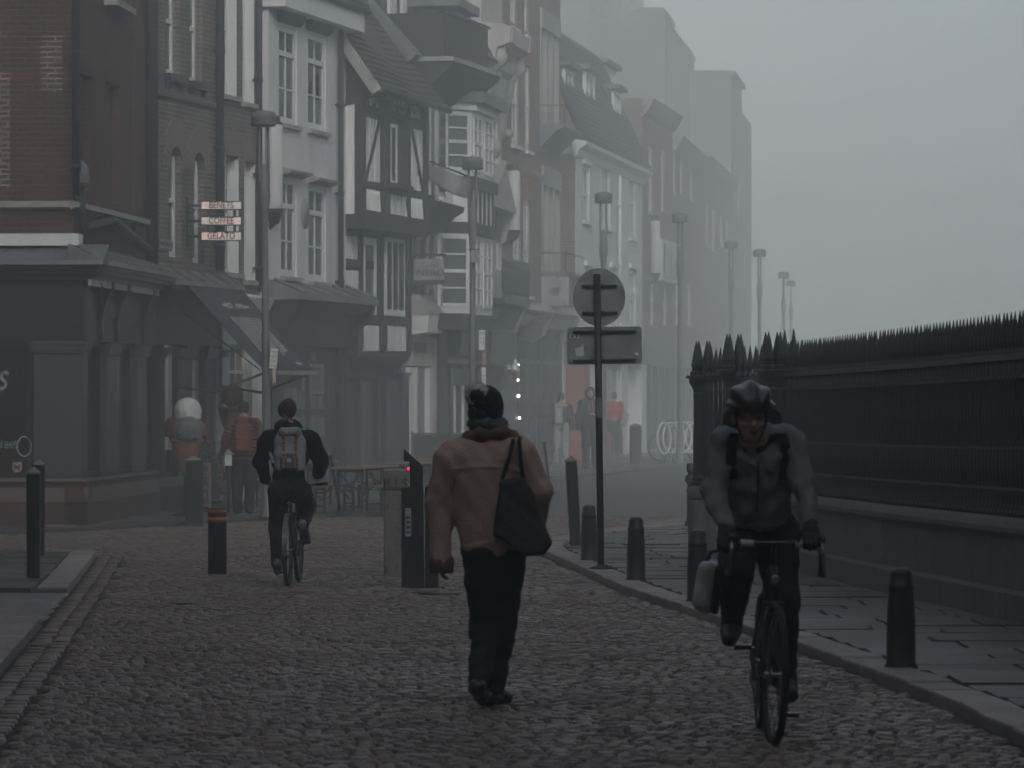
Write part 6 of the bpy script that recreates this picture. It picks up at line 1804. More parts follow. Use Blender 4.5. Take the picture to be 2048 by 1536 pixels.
def hand(w, d, n, side, curl=.5, s=1.0, fat=1.0):
    """wrist w, towards the fingertips d, palm faces n, thumb on side"""
    w, d, n, side = [np.array(v,float) for v in (w,d,n,side)]
    d /= np.linalg.norm(d); side = side-d*(side@d); side /= np.linalg.norm(side); n = np.cross(d,side)*np.sign(np.cross(d,side)@n+1e-9)
    fs = [chain([w, w+d*.05*s], [.024*s*fat,.026*s*fat]), chain([w+d*.045*s+side*.022*s, w+d*.085*s+side*.028*s], [.017*s,.013*s]),
          chain([w+d*.04*s-side*.016*s, w+d*.082*s-side*.030*s], [.017*s,.013*s]), chain([w+d*.045*s, w+d*.088*s], [.020*s,.014*s])]
    for off, ln, cx_ in ((.030,.068,.0),(.010,.076,.05),(-.011,.070,.0),(-.031,.055,-.04)):
        p = w+d*(.088-abs(off)*.15)*s+side*off*s; a = curl*.35; pts = [p]
        for q, f_ in ((.45,.9),(.32,1.0),(.26,.8)):
            v = d*math.cos(a)+n*math.sin(a)+side*off*1.2; pts.append(pts[-1]+v*ln*q*s*1.05); a += curl*f_
        fs.append(chain(pts, [.0098*s*fat,.009*s*fat,.0082*s*fat,.0068*s*fat], .004))
    p = w+d*.028*s+side*.024*s; v = side*.75+d*.6+n*.35; v /= np.linalg.norm(v); v2 = side*.25+d*.85+n*.5; v2 /= np.linalg.norm(v2)
    fs.append(chain([p,p+v*.038*s,p+v*.038*s+v2*.034*s], [.014*s*fat,.0105*s*fat,.008*s*fat], .006))
    out = blend(.014*s, *fs[:4])
    for g in fs[4:]: out = blend(.006*s, out, g)
    return out
def head(c, yaw=0.0, pitch=0.0, s=1.0):
    """face looks along -y when yaw = 0"""
    c = np.array(c,float); M_ = np.array(Matrix.Rotation(yaw,3,'Z')@Matrix.Rotation(pitch,3,'X')).T
    g = blend(.03, ell((0,.012,.022),(.075,.094,.100)), ell((0,-.028,-.052),(.054,.062,.062)), ell((0,-.05,-.092),(.026,.026,.024)))
    g = cut(g, ell((-.031,-.098,.012),(.017,.014,.010)), .012); g = cut(g, ell((.031,-.098,.012),(.017,.014,.010)), .012)
    g = blend(.010, g, cone((0,-.088,.022),(0,-.108,-.022),.008,.013)); g = blend(.008, g, ell((-.012,-.098,-.026),(.009,.009,.007)), ell((.012,-.098,-.026),(.009,.009,.007)))
    g = blend(.008, g, cone((-.045,-.079,.032),(-.012,-.089,.030),.008,.008), cone((.045,-.079,.032),(.012,-.089,.030),.008,.008))
    g = blend(.010, g, ell((-.042,-.07,-.022),(.02,.02,.016)), ell((.042,-.07,-.022),(.02,.02,.016)))
    g = blend(.006, g, ell((0,-.090,-.050),(.023,.010,.006)), ell((0,-.088,-.062),(.019,.011,.007)))
    g = cut(g, ell((0,-.103,-.056),(.022,.012,.0025)), .004)
    for sg in (-1,1): g = blend(.008, g, cut(ell((sg*.080,.012,-.008),(.010,.020,.032)), ell((sg*.088,.006,-.006),(.007,.011,.018)), .004))
    def f(p): return g(((p-c)@M_.T)/s)*s
    return f
def hp(c, q, yaw, pitch=0.0):
    return np.array(c)+np.array(Matrix.Rotation(yaw,3,'Z')@Matrix.Rotation(pitch,3,'X')@Vector(q))
def eyes(root, c, yaw, pitch=0.0):
    for sg in (-1,1):
        p = hp(c,(sg*.031,-.077,.012),yaw,pitch); e = MB().ball(p,.0125,12).build('eye', M_EYEW, root)
        MB().ball(hp(c,(sg*.031,-.085,.012),yaw,pitch),.0066,10).build('iris', M_IRIS, e)
    sdf_obj('lips', blend(.004, *[(lambda p, c_=np.array(hp(c,q,yaw,pitch)): np.linalg.norm((p-c_)/V3(.9,.5,.26),axis=1)*.26-.0058) for q in ((-.010,-.098,-.050),(.010,-.098,-.050),(0,-.098,-.062))]), np.array(c)-.16, np.array(c)+.16, .004, M_LIP, root)
def bounds(pts, m=.16):
    a = np.array(pts); return a.min(0)-m, a.max(0)+m
def body(root, J, yaw, hands, h=.011, pitch=0.0, skin=None):
    """J: head neck chest pelvis and sh/el/wr/hip/kn/an/toe for L and R"""
    fs = [chain([J['neck'],J['head']],[.058,.052]), chain([J['pelvis'],J['chest'],J['neck']],[.12,.13,.06],.06,(1,.72,1))]
    for s in 'LR':
        fs.append(chain([J['chest'],J['sh'+s],J['el'+s],J['wr'+s]],[.06,.05,.038,.026],.03)); fs.append(chain([J['pelvis'],J['hip'+s],J['kn'+s],J['an'+s]],[.09,.075,.05,.036],.03))
        a, t = np.array(J['an'+s]), np.array(J['toe'+s]); fs.append(chain([a,a*.6+t*.4,t],[.036,.034,.026],.02))
    f = blend(.03, *fs); f = blend(.012, f, head(J['head'],yaw,pitch))
    for hf in hands: f = blend(.012, f, hf)
    lo, hi = bounds(list(J.values()), .2)
    return sdf_obj('body', f, lo, hi, h, skin or M_SKIN, root)
def shoe(root, an, toe, m=None, sole=None, r=.048, h=.009):
    an, toe = np.array(an,float), np.array(toe,float); d = toe-an; up = V3(0,0,1)
    heel = an-d*.28-up*.045; f = blend(.03, chain([an,heel+up*.02],[r*.95,r*.85]), chain([heel+up*.015,an*.45+toe*.55,toe],[r*.86,r*.95,r*.80],.02))
    f = wrinkle(f,.003,60,4)
    lo, hi = bounds([an,toe,heel],.09); o = sdf_obj('shoe', f, lo, hi, h, m or M_SHOE, root)
    if sole:
        dn = V3(0,0,-1) if abs(d[2]) < np.linalg.norm(d)*.5 else None
        s_ = rbox((an+toe)/2*.98+heel*.02-up*.042,(r*.95,np.linalg.norm(d[:2])*.72+.05,.012),.01,math.atan2(-d[0],d[1]),math.atan2(d[2],np.linalg.norm(d[:2])))
        sdf_obj('sole', s_, lo-.03, hi+.03, h*.8, sole, o)
    return o
# ---------------------------------------------------------------- bicycles
M_TYRE = mat('tyre', (.014,.014,.015), .8, (.025,.024,.023), 30, bump=.3, bscale=120)
M_FRAME = mat('dark_bike_frame', (.02,.022,.025), .3, (.03,.032,.035), 6, spec=.6)
M_CHROME = mat('bike_metal', (.35,.36,.37), .3, (.25,.26,.27), 9, metal=.8)
def bicycle(name, label, loc, rz, lean=0.0, drop=True, frame_m=None, tape=None, wb=1.02, r=.345, tyre=.019, steer=0.0, crank=0.0, fender=None, hb=.97):
    """rear contact at the origin, rolls along +y; crank = angle of the right pedal (0 = forward, pi/2 = down)"""
    t = thing(name, label, 'bicycle', loc, rz); t.rotation_euler = (0,lean,rz); fm = frame_m or M_FRAME
    def wheel(y, st):
        h_ = MB().lathe([(.018,-.05),(.02,-.03),(.012,-.02),(.012,.02),(.02,.03),(.018,.05)],(0,0,0),10,True,'x').build('wheel', M_CHROME, t); h_.location = (0,y,r+.0); h_.rotation_euler = (0,0,st)
        MB().tube([(0,(r-tyre)*math.cos(a),(r-tyre)*math.sin(a)) for a in [i*2*math.pi/48 for i in range(48)]],tyre,10,True).build('tyre', M_TYRE, h_)
        MB().tube([(0,(r-.048)*math.cos(a),(r-.048)*math.sin(a)) for a in [i*2*math.pi/40 for i in range(40)]],.010,6,True).build('rim', M_FRAME, h_)
        mb = MB()
        for k in range(28):
            a = 2*math.pi*k/28; sg = .03*(-1)**k; mb.tube([(sg,.018*math.cos(a+.6*(-1)**(k//2)),.018*math.sin(a+.6*(-1)**(k//2))),(0,(r-.05)*math.cos(a),(r-.05)*math.sin(a))],.0012,4)
        mb.build('spokes', M_CHROME, h_); return h_
    wheel(0,0); wheel(wb,steer)
    BBp = (0,.43,.275); ST = (0,.265,.80); HT = (0,wb-.19,.86); HB = (0,wb-.135,.70)
    mb = MB(); mb.tube([BBp,ST],.016,10); mb.tube([ST,HT],.015,10); mb.tube([BBp,HB],.019,10); mb.tube([HB,HT],.021,10)
    for sg in (-1,1): mb.tube([(0,.27,.78),(sg*.055,.0,r)],.008,8); mb.tube([(sg*.03,.41,.275),(sg*.06,.2,.30),(sg*.06,0,r)],.0095,8)
    mb.tube([(-.035,BBp[1],BBp[2]),(.035,BBp[1],BBp[2])],.022,10)
    mb.build('frame', fm, t)
    mb = MB()
    for sg in (-1,1): mb.tube([(sg*.02,wb-.125,.69),(sg*.045,wb-.10,.60),(sg*.05,wb-.03,.42),(sg*.05,wb,r)],[.014,.013,.010,.008],8)
    mb.tube([(-.045,wb-.12,.68),(.045,wb-.12,.68)],.015,8); mb.build('fork', fm, t)
    MB().tube([ST,(0,.235,hb-.06)],.0135,8).build('seat_post', M_CHROME, t)
    sdf_obj('saddle', blend(.03, cone((0,.155,hb-.02),(0,.16,hb-.02),.065,.06,(1.15,1,.45)), cone((0,.19,hb-.022),(0,.40,hb-.025),.05,.018,(1,1,.6))),(-.12,.05,hb-.1),(.12,.45,hb+.06),.008,M_BLACKCL,t)
    cs = MB(); cs.lathe([(.02,.045),(.085,.047),(.088,.05),(.085,.053),(.02,.055)],BBp,20,True,'x')
    for sg, ang in ((1,crank),(-1,crank+math.pi)):
        cs.bar((sg*.06,BBp[1],BBp[2]),(sg*.075,BBp[1]+.17*math.cos(ang),BBp[2]-.17*math.sin(ang)),.016,.024,(1,0,0))
    c_ = cs.build('crankset', M_CHROME, t)
    for sg, ang in ((1,crank),(-1,crank+math.pi)):
        y, z = BBp[1]+.17*math.cos(ang), BBp[2]-.17*math.sin(ang); MB().box(min(sg*.08,sg*.165),max(sg*.08,sg*.165),y-.04,y+.04,z-.011,z+.011).build('pedal', M_FRAME, c_)
    MB().tube([(.05,.43,.275+.085),(.05,.0,r+.03)],.005,5).tube([(.05,.43,.275-.085),(.055,.04,.25),(.055,.0,r-.03)],.005,5).lathe([(.02,.045),(.035,.05),(.02,.06)],(0,0,r),12,True,'x').build('chain', M_PIPE, t)
    hz_ = hb; y0 = wb-.20
    mb = MB(); mb.tube([HT,(0,wb-.20,hz_-.02),(0,wb-.14,hz_)],.015,8)
    if drop:
        mb.tube([(-.21,y0+.07,hz_),(.21,y0+.07,hz_)],.0145,10)
        hbar = mb.build('handlebar', M_FRAME, t)
        for sg in (-1,1):
            MB().tube([(sg*.10,y0+.07,hz_),(sg*.18,y0+.07,hz_)],.0175,10).build('bar_tape', tape or M_FRAME, hbar)
            MB().tube([(sg*.18,y0+.07,hz_),(sg*.205,y0+.09,hz_),(sg*.212,y0+.17,hz_-.005),(sg*.217,y0+.215,hz_-.05),(sg*.22,y0+.20,hz_-.11),(sg*.222,y0+.13,hz_-.14),(sg*.222,y0+.05,hz_-.142)],.0165,8).build('drop', M_FRAME, hbar)
            b_ = MB().tube([(sg*.212,y0+.16,hz_+.005),(sg*.215,y0+.22,hz_+.02),(sg*.215,y0+.245,hz_+.045)],[.019,.019,.014],8).build('brake_hood', M_BLACK, hbar)
            MB().tube([(sg*.216,y0+.235,hz_+.02),(sg*.22,y0+.262,hz_-.04),(sg*.226,y0+.245,hz_-.11),(sg*.23,y0+.225,hz_-.15)],.008,6).build('brake_lever', M_CHROME, hbar)
    else:
        mb.tube([(-.30,y0-.02,hz_+.02),(-.12,y0+.06,hz_),(.12,y0+.06,hz_),(.30,y0-.02,hz_+.02)],.0125,8); hbar = mb.build('handlebar', M_FRAME, t)
        for sg in (-1,1): MB().tube([(sg*.19,y0+.03,hz_+.008),(sg*.31,y0-.025,hz_+.02)],.017,8).build('grip', M_BLACK, hbar)
    if fender:
        pts = [(0,(r+.018)*math.cos(a),r+(r+.018)*math.sin(a)) for a in [math.radians(60+i*9) for i in range(15)]]
        mb = MB()
        for i in range(len(pts)-1): mb.bar(pts[i],pts[i+1],.048,.006,(0,pts[i][1],pts[i][2]-r))
        mb.build('mudguard', fender, t)
    return t
# ---------------------------------------------------------------- the walker in the brown jacket
base = ground(985,1414,0); s_ = F/base.y
def W(px, py, y=0.0): return V3((px-985)/s_, y, (1414-py)/s_)
t = thing('person', 'person walking away in a brown suede jacket and a black bobble hat', 'person', base)
J = dict(head=W(972,826,.0), neck=W(978,858,.0), chest=W(975,960,.0), pelvis=W(988,1110,.0),
 shL=W(908,912,.0), elL=W(878,1010,.03), wrL=W(884,1105,-.02), shR=W(1040,900,.0), elR=W(1078,985,.0), wrR=W(1068,1062,.16),
 hipL=W(965,1125,.0), knL=W(970,1262,.06), anL=W(957,1366,-.24), toeL=W(964,1394,-.10), hipR=W(1012,1125,.0), knR=W(1000,1268,.10), anR=W(984,1392,.08), toeR=W(1008,1404,.22))
body(t, J, math.pi-.5, [hand(J['wrL'],(-.05,.15,-1),(1,.2,0),(.1,1,0),.5), hand(J['wrR'],(-.3,.8,-.6),(-.5,-.3,-.7),(-1,0,.2),.6)])
eyes(t, J['head'], math.pi-.5)
tr = blend(.05, chain([J['pelvis']+V3(-.03,0,.05),J['pelvis']+V3(.03,0,.05)],[.135,.135],.03,(1,.8,1)), chain([J['hipL']+V3(0,0,.03),J['knL'],J['anL']+V3(0,0,-.0)],[.112,.080,.057],.03), chain([J['hipR']+V3(0,0,.03),J['knR'],J['anR']+V3(0,0,-.0)],[.115,.083,.067],.03))
tr = wrinkle(tr,.008,26,11,(1,1,.45)); lo, hi = bounds([J[k] for k in ('pelvis','hipL','hipR','knL','knR','anL','anR')],.2)
tr = plane_cut(tr,(0,0,.055),(0,.25,-1)); sdf_obj('trousers', tr, lo, hi, .010, M_JEANS, t)
shoe(t, J['anR']+V3(0,0,.005), J['toeR']+V3(.01,.0,.005), mat('black_leather',(.016,.016,.017),.25,spec=.6)); shoe(t, J['anL'], J['toeL'], mat('black_leather_worn',(.02,.02,.021),.35,spec=.6))
# jacket
M_SUEDE = mat('brown_suede', (.66,.47,.405), .92, (.40,.265,.22), 3.6, 1, bump=.5, bscale=90, spec=.15, fleck=((.5,.36,.31),14))
M_SUEDE2 = mat('dark_suede', (.22,.125,.10), .92, (.155,.088,.07), 8, 1, bump=.4, bscale=60, spec=.15)
hemL, hemR = W(925,1128), W(1055,1094)
torso = blend(.06, cone(W(968,950),W(988,1100),.205,.185,(1,.66,1)), cone(W(918,922),W(1035,910),.078,.078), cone(W(930,915),W(1020,905),.10,.10,(1,.8,1)))
d_ = (hemR-hemL); torso = plane_cut(torso, (hemL+hemR)/2, (d_[2]*1.0/np.linalg.norm(d_), 0, -d_[0]/np.linalg.norm(d_)), .012)
sl = blend(.03, chain([W(906,920),J['elL'],J['wrL']+V3(0,0,-.045)],[.088,.074,.064],.03)); sl = plane_cut(sl, J['wrL']+V3(0,0,-.085), (0,0,-1), .012)
sr = chain([W(1043,910),J['elR'],J['wrR']],[.086,.076,.062],.03)
jk = wrinkle(blend(.035, torso, sl, sr), .012, 10, 31, (.9,1,1.6))
jk = wrinkle(jk, .007, 26, 8, (.8,1,1.1))
def seams(p):
    v = jk(p); z = p[:,2]; x = p[:,0]
    zy = (1414-940)/s_+.02*np.cos(x*9)-(x*.06); back = p[:,1] < .02
    m = np.exp(-((z-zy)/.009)**2)*(np.abs(x+.02) < .20)*back
    xl = (1414-1082)/s_+x*.25; m = m+np.exp(-((z-xl)/.008)**2)*(x > -.19)*back
    return v-.007*m
sdf_obj('jacket', seams, *bounds([W(868,860,-.15),W(1095,1150,.2)],.09), .009, M_SUEDE, t)
col = cone(W(940,874,-.01),W(1016,868,-.01),.062,.062,(1,1.0,.72)); colr = blend(.03, cone(W(938,878,-.02),W(965,866,-.06),.036,.040), cone(W(965,866,-.06),W(1000,864,-.05),.040,.040), cone(W(1000,864,-.05),W(1024,878,.0),.040,.034), cone(W(938,878,.0),W(955,880,.08),.045,.04), cone(W(1024,876,.0),W(1000,880,.09),.04,.04))
sdf_obj('collar', wrinkle(colr,.004,50,2), *bounds([W(920,840,-.12),W(1045,895,.14)],.04), .009, M_SUEDE2, t)
cf = cone(J['wrL']+V3(0,0,-.062),J['wrL']+V3(0,0,-.088),.066,.064); cf = plane_cut(cf, J['wrL']+V3(0,0,-.112), (0,0,-1), .01); sdf_obj('cuff', wrinkle(cf,.006,70,3), *bounds([J['wrL']],.18), .009, M_SUEDE2, t)
M_SCARF = mat('grey_scarf', (.17,.185,.19), .95, (.07,.078,.082), 60, 1, bump=.8, bscale=70)
sc = blend(.02, *[cone(W(975,848,0)+V3(.072*math.cos(a),.072*math.sin(a),.012*math.sin(a*2)),W(975,848,0)+V3(.072*math.cos(a+.8),.072*math.sin(a+.8),.012*math.sin(a*2+1.6)),.036,.036) for a in [i*.785 for i in range(8)]])
sdf_obj('scarf', wrinkle(sc,.005,60,9), *bounds([W(975,848)],.16), .008, M_SCARF, t)
M_KNIT = mat('black_knit', (.014,.014,.015), .95, (.028,.028,.03), 70, 1, bump=.9, bscale=60)
hat = blend(.02, ell(W(972,806,.0),(.093,.108,.098)), cone(W(972,822,0)+V3(0,.0,-.012),W(972,816,0),.094,.092,(1,1.12,.6)))
hat = plane_cut(hat, W(972,833), (-.1,.1,-1), .01); sdf_obj('hat', wrinkle(hat,.004,60,5), *bounds([W(972,806)],.15), .008, M_KNIT, t)
hair = plane_cut(plane_cut(ell(W(966,826,-.010),(.086,.098,.07)), W(968,848), (0,0,-1), .01), W(987,826,0), (1,-.3,0), .01); sdf_obj('hair', hair, *bounds([W(968,830)],.13), .008, M_HAIR, t)
pc = W(956,790,-.045); M_FUR = mat('white_fur',(.80,.80,.79),.95,(.66,.66,.65),60,1,bump=.8,bscale=120)
o = sdf_obj('pompom', wrinkle(wrinkle(ell(pc,(.068,.066,.066)),.006,90,3),.004,200,4), pc-.11, pc+.11, .005, M_FUR, t)
sdf_obj('dark_tuft', wrinkle(ell(pc+V3(.0,-.032,-.006),(.047,.044,.046)),.005,110,5), pc-.12, pc+.12, .005, mat('brown_fur',(.05,.03,.024),.95,(.03,.018,.014),60,1), o)
mb = MB(); rr = random.Random(2)
for k in range(1500):
    v = Vector((rr.gauss(0,1),rr.gauss(0,1)+.4,rr.gauss(0,1))).normalized(); a = Vector(pc)+v*.062; sd = v.orthogonal().normalized()*.003
    sd = Matrix.Rotation(rr.uniform(0,6.28),3,v)@sd; l = rr.uniform(.008,.02); b_ = a+v*l+Vector((rr.gauss(0,.004),rr.gauss(0,.004),rr.gauss(0,.004)))
    mb.add([a+sd,a-sd,b_],[(0,1,2)])
mb.build('pompom_fur', M_FUR, o)
# black tote bag over the right shoulder
bp = thing('tote_bag', "black tote bag hanging from the walker's right shoulder", 'bag', base)
poly = [(1000,962),(1050,948),(1066,985),(1094,1062),(1101,1082),(1088,1104),(1050,1108),(1010,1080),(988,1066),(994,1010)]
def inpoly(p):
    pts = np.array([(W(x,y)[0],W(x,y)[2]) for x,y in poly]); q = p[:,[0,2]]; d = np.full(len(q),1e9); sgn = np.ones(len(q))
    for i in range(len(pts)):
        a, b_ = pts[i], pts[i-1]; e = b_-a; w_ = q-a; tt = np.clip((w_@e)/(e@e),0,1); d = np.minimum(d,np.linalg.norm(w_-tt[:,None]*e,axis=1))
        c1 = q[:,1] >= a[1]; c2 = q[:,1] < b_[1]; c3 = e[0]*w_[:,1] > e[1]*w_[:,0]
        sgn = np.where((c1 & c2 & c3) | (~c1 & ~c2 & ~c3), -sgn, sgn)
    return sgn*d
yb = lambda z: -.16
def bag(p):
    zt = np.clip((p[:,2]-.85)/.45,0,1); th = .075*(1-zt)+.022
    return smax(inpoly(p)-.004, np.abs(p[:,1]+.155)-th, .03)
sdf_obj('body', wrinkle(bag,.007,30,7), *bounds([W(980,940,-.26),W(1110,1115,-.05)],.04), .009, mat('black_canvas',(.014,.015,.017),.6,(.024,.026,.029),6,bump=.3,spec=.5), bp)
for x0,x1 in ((1004,1026),(1046,1038)):
    mb = MB(); pts = [W(x0,958,-.17),W((x0+x1*2)/3,915,-.16),W(x1,882,-.10),W(x1+3,872,.0),W(x1+4,890,.09)]
    for i in range(len(pts)-1): mb.bar(pts[i],pts[i+1],.022,.007,(0,1,.3))
    mb.build('strap', M_BLACKCL, bp)
# ---------------------------------------------------------------- the oncoming cyclist
base = ground(1535,1490,0); s_ = F/base.y
def W(px, py, y=0.0): return V3((px-1535)/s_, y, (1490-py)/s_)
xb = (1551-1535)/s_
bk = bicycle('bicycle', 'dark drop-bar bicycle with white bar tape ridden towards the camera', (base.x+xb-.012,base.y+1.02,gz(base.y+1)), math.pi, math.radians(-1.0), True, None, mat('white_bar_tape',(.62,.62,.61),.6), 1.02, .345, .018, .10, math.pi*.55+math.pi, None, .972)
MB().lathe([(.012,0),(.022,.01),(.024,.05),(.018,.055)],(0,0,0),12,True,'y').build('front_light', M_CHROME, bk).location = (-.0,.93,.80)
t = thing('person', 'cyclist riding towards the camera in a grey jacket and dark vented helmet', 'person', base)
J = dict(head=W(1507,836,.27), neck=W(1515,880,.37), chest=W(1528,950,.50), pelvis=W(1536,1068,.80),
 shL=W(1458,890,.43), elL=W(1432,985,.33), wrL=W(1455,1058,.17), shR=W(1592,884,.43), elR=W(1616,972,.33), wrR=W(1627,1052,.17),
 hipL=W(1500,1075,.78), knL=W(1482,1150,.40), anL=W(1478,1268,.64), toeL=W(1470,1290,.47), hipR=W(1574,1075,.78), knR=W(1580,1215,.50), anR=W(1586,1378,.62), toeR=W(1594,1404,.45))
yaw, pit = .12, .12
body(t, J, yaw, [], .010, pit); eyes(t, J['head'], yaw, pit)
M_GLOVE = mat('black_glove', (.014,.014,.016), .7, (.03,.03,.032), 30, bump=.3, spec=.4)
gx = (1455-1535)/s_
for w_, s2, px in ((J['wrL'],1,1458),(J['wrR'],-1,1626)):
    g = blend(.012, hand(w_+V3(0,0,0),(0,-.75,-.55),(s2*.25,.1,-1),(s2,0,0),1.15,1.08,1.25), cone(w_+V3(0,.03,.03),w_,.036,.030)); sdf_obj('glove', g, *bounds([w_],.19), .006, M_GLOVE, t)
M_GREYJ = mat('grey_shell_jacket', (.215,.225,.232), .75, (.165,.174,.18), 7, 1, bump=.2, bscale=80, spec=.3)
tor = blend(.06, cone(J['pelvis']+V3(0,-.06,.06),J['chest'],.150,.170,(1,.72,1)), cone(J['chest'],J['neck']+V3(.0,.05,-.06),.165,.10,(1,.7,1)), cone(J['shL']+V3(.05,.03,0),J['shR']+V3(-.05,.03,0),.075,.075))
tor = plane_cut(tor, W(1535,1052,.7), (0,.35,-1), .012)
arms = blend(.03, chain([J['shL'],J['elL'],J['wrL']+V3(0,.02,.02)],[.072,.058,.043],.03), chain([J['shR'],J['elR'],J['wrR']+V3(0,.02,.02)],[.073,.059,.044],.03))
tor = blend(.06, tor, plane_cut(cone(W(1528,935,.40),W(1535,1040,.50),.125,.130,(1,.75,1)), W(1535,1052,.7), (0,.1,-1), .012))
jk = wrinkle(wrinkle(blend(.04,tor,arms),.015,22,21,(1,1,.8)),.006,52,3)
zx = (1524-1535)/s_
def zipf(p): 
    v = jk(p); return v+.006*np.exp(-((p[:,0]-zx-.0)/.006)**2)*(p[:,1] < .6)
sdf_obj('jacket', zipf, *bounds([J[k] for k in ('shL','shR','elL','elR','wrL','wrR','pelvis','neck')],.2), .009, M_GREYJ, t)
def onfront(f, x, z, lo=-.2, hi=.6):
    ys = np.linspace(lo,hi,161); v = f(np.stack([np.full(161,x),ys,np.full(161,z)],1)); i = np.argmax(v < 0); return ys[i]
mb = MB(); pts = []
for k in range(13):
    q = W(1524+ (k > 9)*0,925+k*8.6); pts.append(Vector((q[0],onfront(jk,q[0],q[2])-.002,q[2])))
mb.tube(pts,.006,6); mb.build('zip', M_BLACK, t)
mb = MB(); pts = []
for k in range(6):
    q = W(1476+k*8.6,905+k*4.8); pts.append(Vector((q[0],onfront(jk,q[0],q[2])-.004,q[2])))
for i in range(5): mb.bar(pts[i],pts[i+1],.03,.012,(0,-1,.2))
mb.build('storm_flap', mat('flap_grey',(.30,.31,.32),.7), t)
cl = blend(.03, cone(W(1482,886,.40),W(1503,902,.35),.026,.024), cone(W(1503,902,.35),W(1526,903,.35),.024,.024), cone(W(1526,903,.35),W(1554,884,.40),.024,.026), cone(W(1480,885,.42),W(1520,868,.47),.04,.05), cone(W(1520,868,.47),W(1558,885,.42),.05,.04))
sdf_obj('collar', wrinkle(cl,.005,40,4), *bounds([W(1470,850,.25),W(1570,930,.5)],.06), .009, M_BLACKCL, t)
tr = blend(.04, chain([J['pelvis']+V3(-.04,0,0),J['pelvis']+V3(.04,0,0)],[.14,.14]), chain([J['hipL'],J['knL'],J['anL']],[.115,.085,.055],.03), chain([J['hipR'],J['knR'],J['anR']],[.115,.082,.058],.03))
sdf_obj('trousers', wrinkle(tr,.008,24,13,(1,1,.5)), *bounds([J[k] for k in ('pelvis','knL','knR','anL','anR')],.2), .010, M_JEANS, t)
shoe(t, J['anL'], J['toeL'], r=.05); shoe(t, J['anR'], J['toeR'], r=.05)
# helmet with front-to-back vents
hc = hp(J['head'],(0,.0,.068),yaw,pit); M_HEL = mat('helmet_shell', (.055,.060,.063), .32, (.035,.038,.04), 5, spec=.6)
R_ = np.array(Matrix.Rotation(yaw,3,'Z')@Matrix.Rotation(pit,3,'X'))
def helm(p):
    q = (p-hc)@R_; d = ell((0,.008,.0),(.112,.142,.108))(q); th = np.arctan2(q[:,0],q[:,2]+.03)
    rib = np.cos(th*9.0); front = np.clip((.13-np.abs(q[:,1]+.02))/.13,0,1)
    d = d-.011*rib*front*(q[:,2] > -.01)
    d = smax(d, -(q[:,2]+.035+.10*np.clip(q[:,1],-.1,.12)), .008)
    for x0 in (-.066,-.024,.024,.066):
        d = smax(d, -cone((x0,-.165,.018),(x0*.9,-.055,.115),.0135,.011)(q), .008)
    return d
sdf_obj('helmet', helm, hc-.2, hc+.2, .0065, M_HEL, t)
mb = MB(); mb.tube([hp(J['head'],q,yaw,pit) for q in ((-.078,-.02,.045),(-.072,-.03,-.03),(-.04,-.05,-.105),(0,-.055,-.118),(.04,-.05,-.105),(.072,-.03,-.03),(.078,-.02,.045))],.006,6); mb.build('chin_strap', M_BLACK, t)
sdf_obj('hair', cut(ell(hp(J['head'],(0,.02,.03),yaw,pit),(.086,.092,.075)), ell(hp(J['head'],(0,-.07,-.005),yaw,pit),(.068,.06,.065)),.01), J['head']-.18, J['head']+.18, .008, M_HAIR, t)
bp = thing('backpack', 'black backpack worn by the oncoming cyclist, straps over the grey jacket', 'backpack', base)
sdf_obj('pack', wrinkle(rbox(W(1520,915,.72)+V3(0,.0,.03),(.145,.10,.22),.06,0,math.radians(38)),.006,22,6), *bounds([W(1520,915,.72)],.36), .012, M_BLACKCL, bp)
for pxs in ((1478,1470,1474),(1572,1580,1576)):
    pts = []
    for px, py in zip((pxs[0],pxs[1],pxs[1],pxs[2]),(872,890,925,960)):
        q = W(px,py); pts.append(Vector((q[0],onfront(jk,q[0],q[2])-.010,q[2])))
    pts = [Vector(W(pxs[0],864,.60))]+pts; mb = MB()
    for i in range(len(pts)-1): mb.bar(pts[i],pts[i+1],.05,.018,(0,-1,.4))
    mb.build('strap', M_BLACKCL, bp)
pb = thing('pannier_bag', "pale grey bag with a black side hanging beside the oncoming bicycle's rear wheel", 'bag', base)
f = rbox(W(1432,1192,.95),(.055,.13,.13),.05,0,0,.16); sdf_obj('bag', wrinkle(f,.008,22,8), *bounds([W(1432,1192,.95)],.24), .010, mat('pale_bag',(.52,.53,.53),.6,(.40,.41,.41),6,bump=.2), pb)
f = rbox(W(1452,1196,.93),(.022,.135,.125),.02,0,0,.12); sdf_obj('side_panel', f, *bounds([W(1450,1194,.94)],.24), .010, M_BLACKCL, pb)
MB().tube([W(1432,1142,.95),W(1440,1120,.95),W(1462,1115,.95),W(1470,1140,.95)],.012,8).build('strap', M_BLACK, pb)
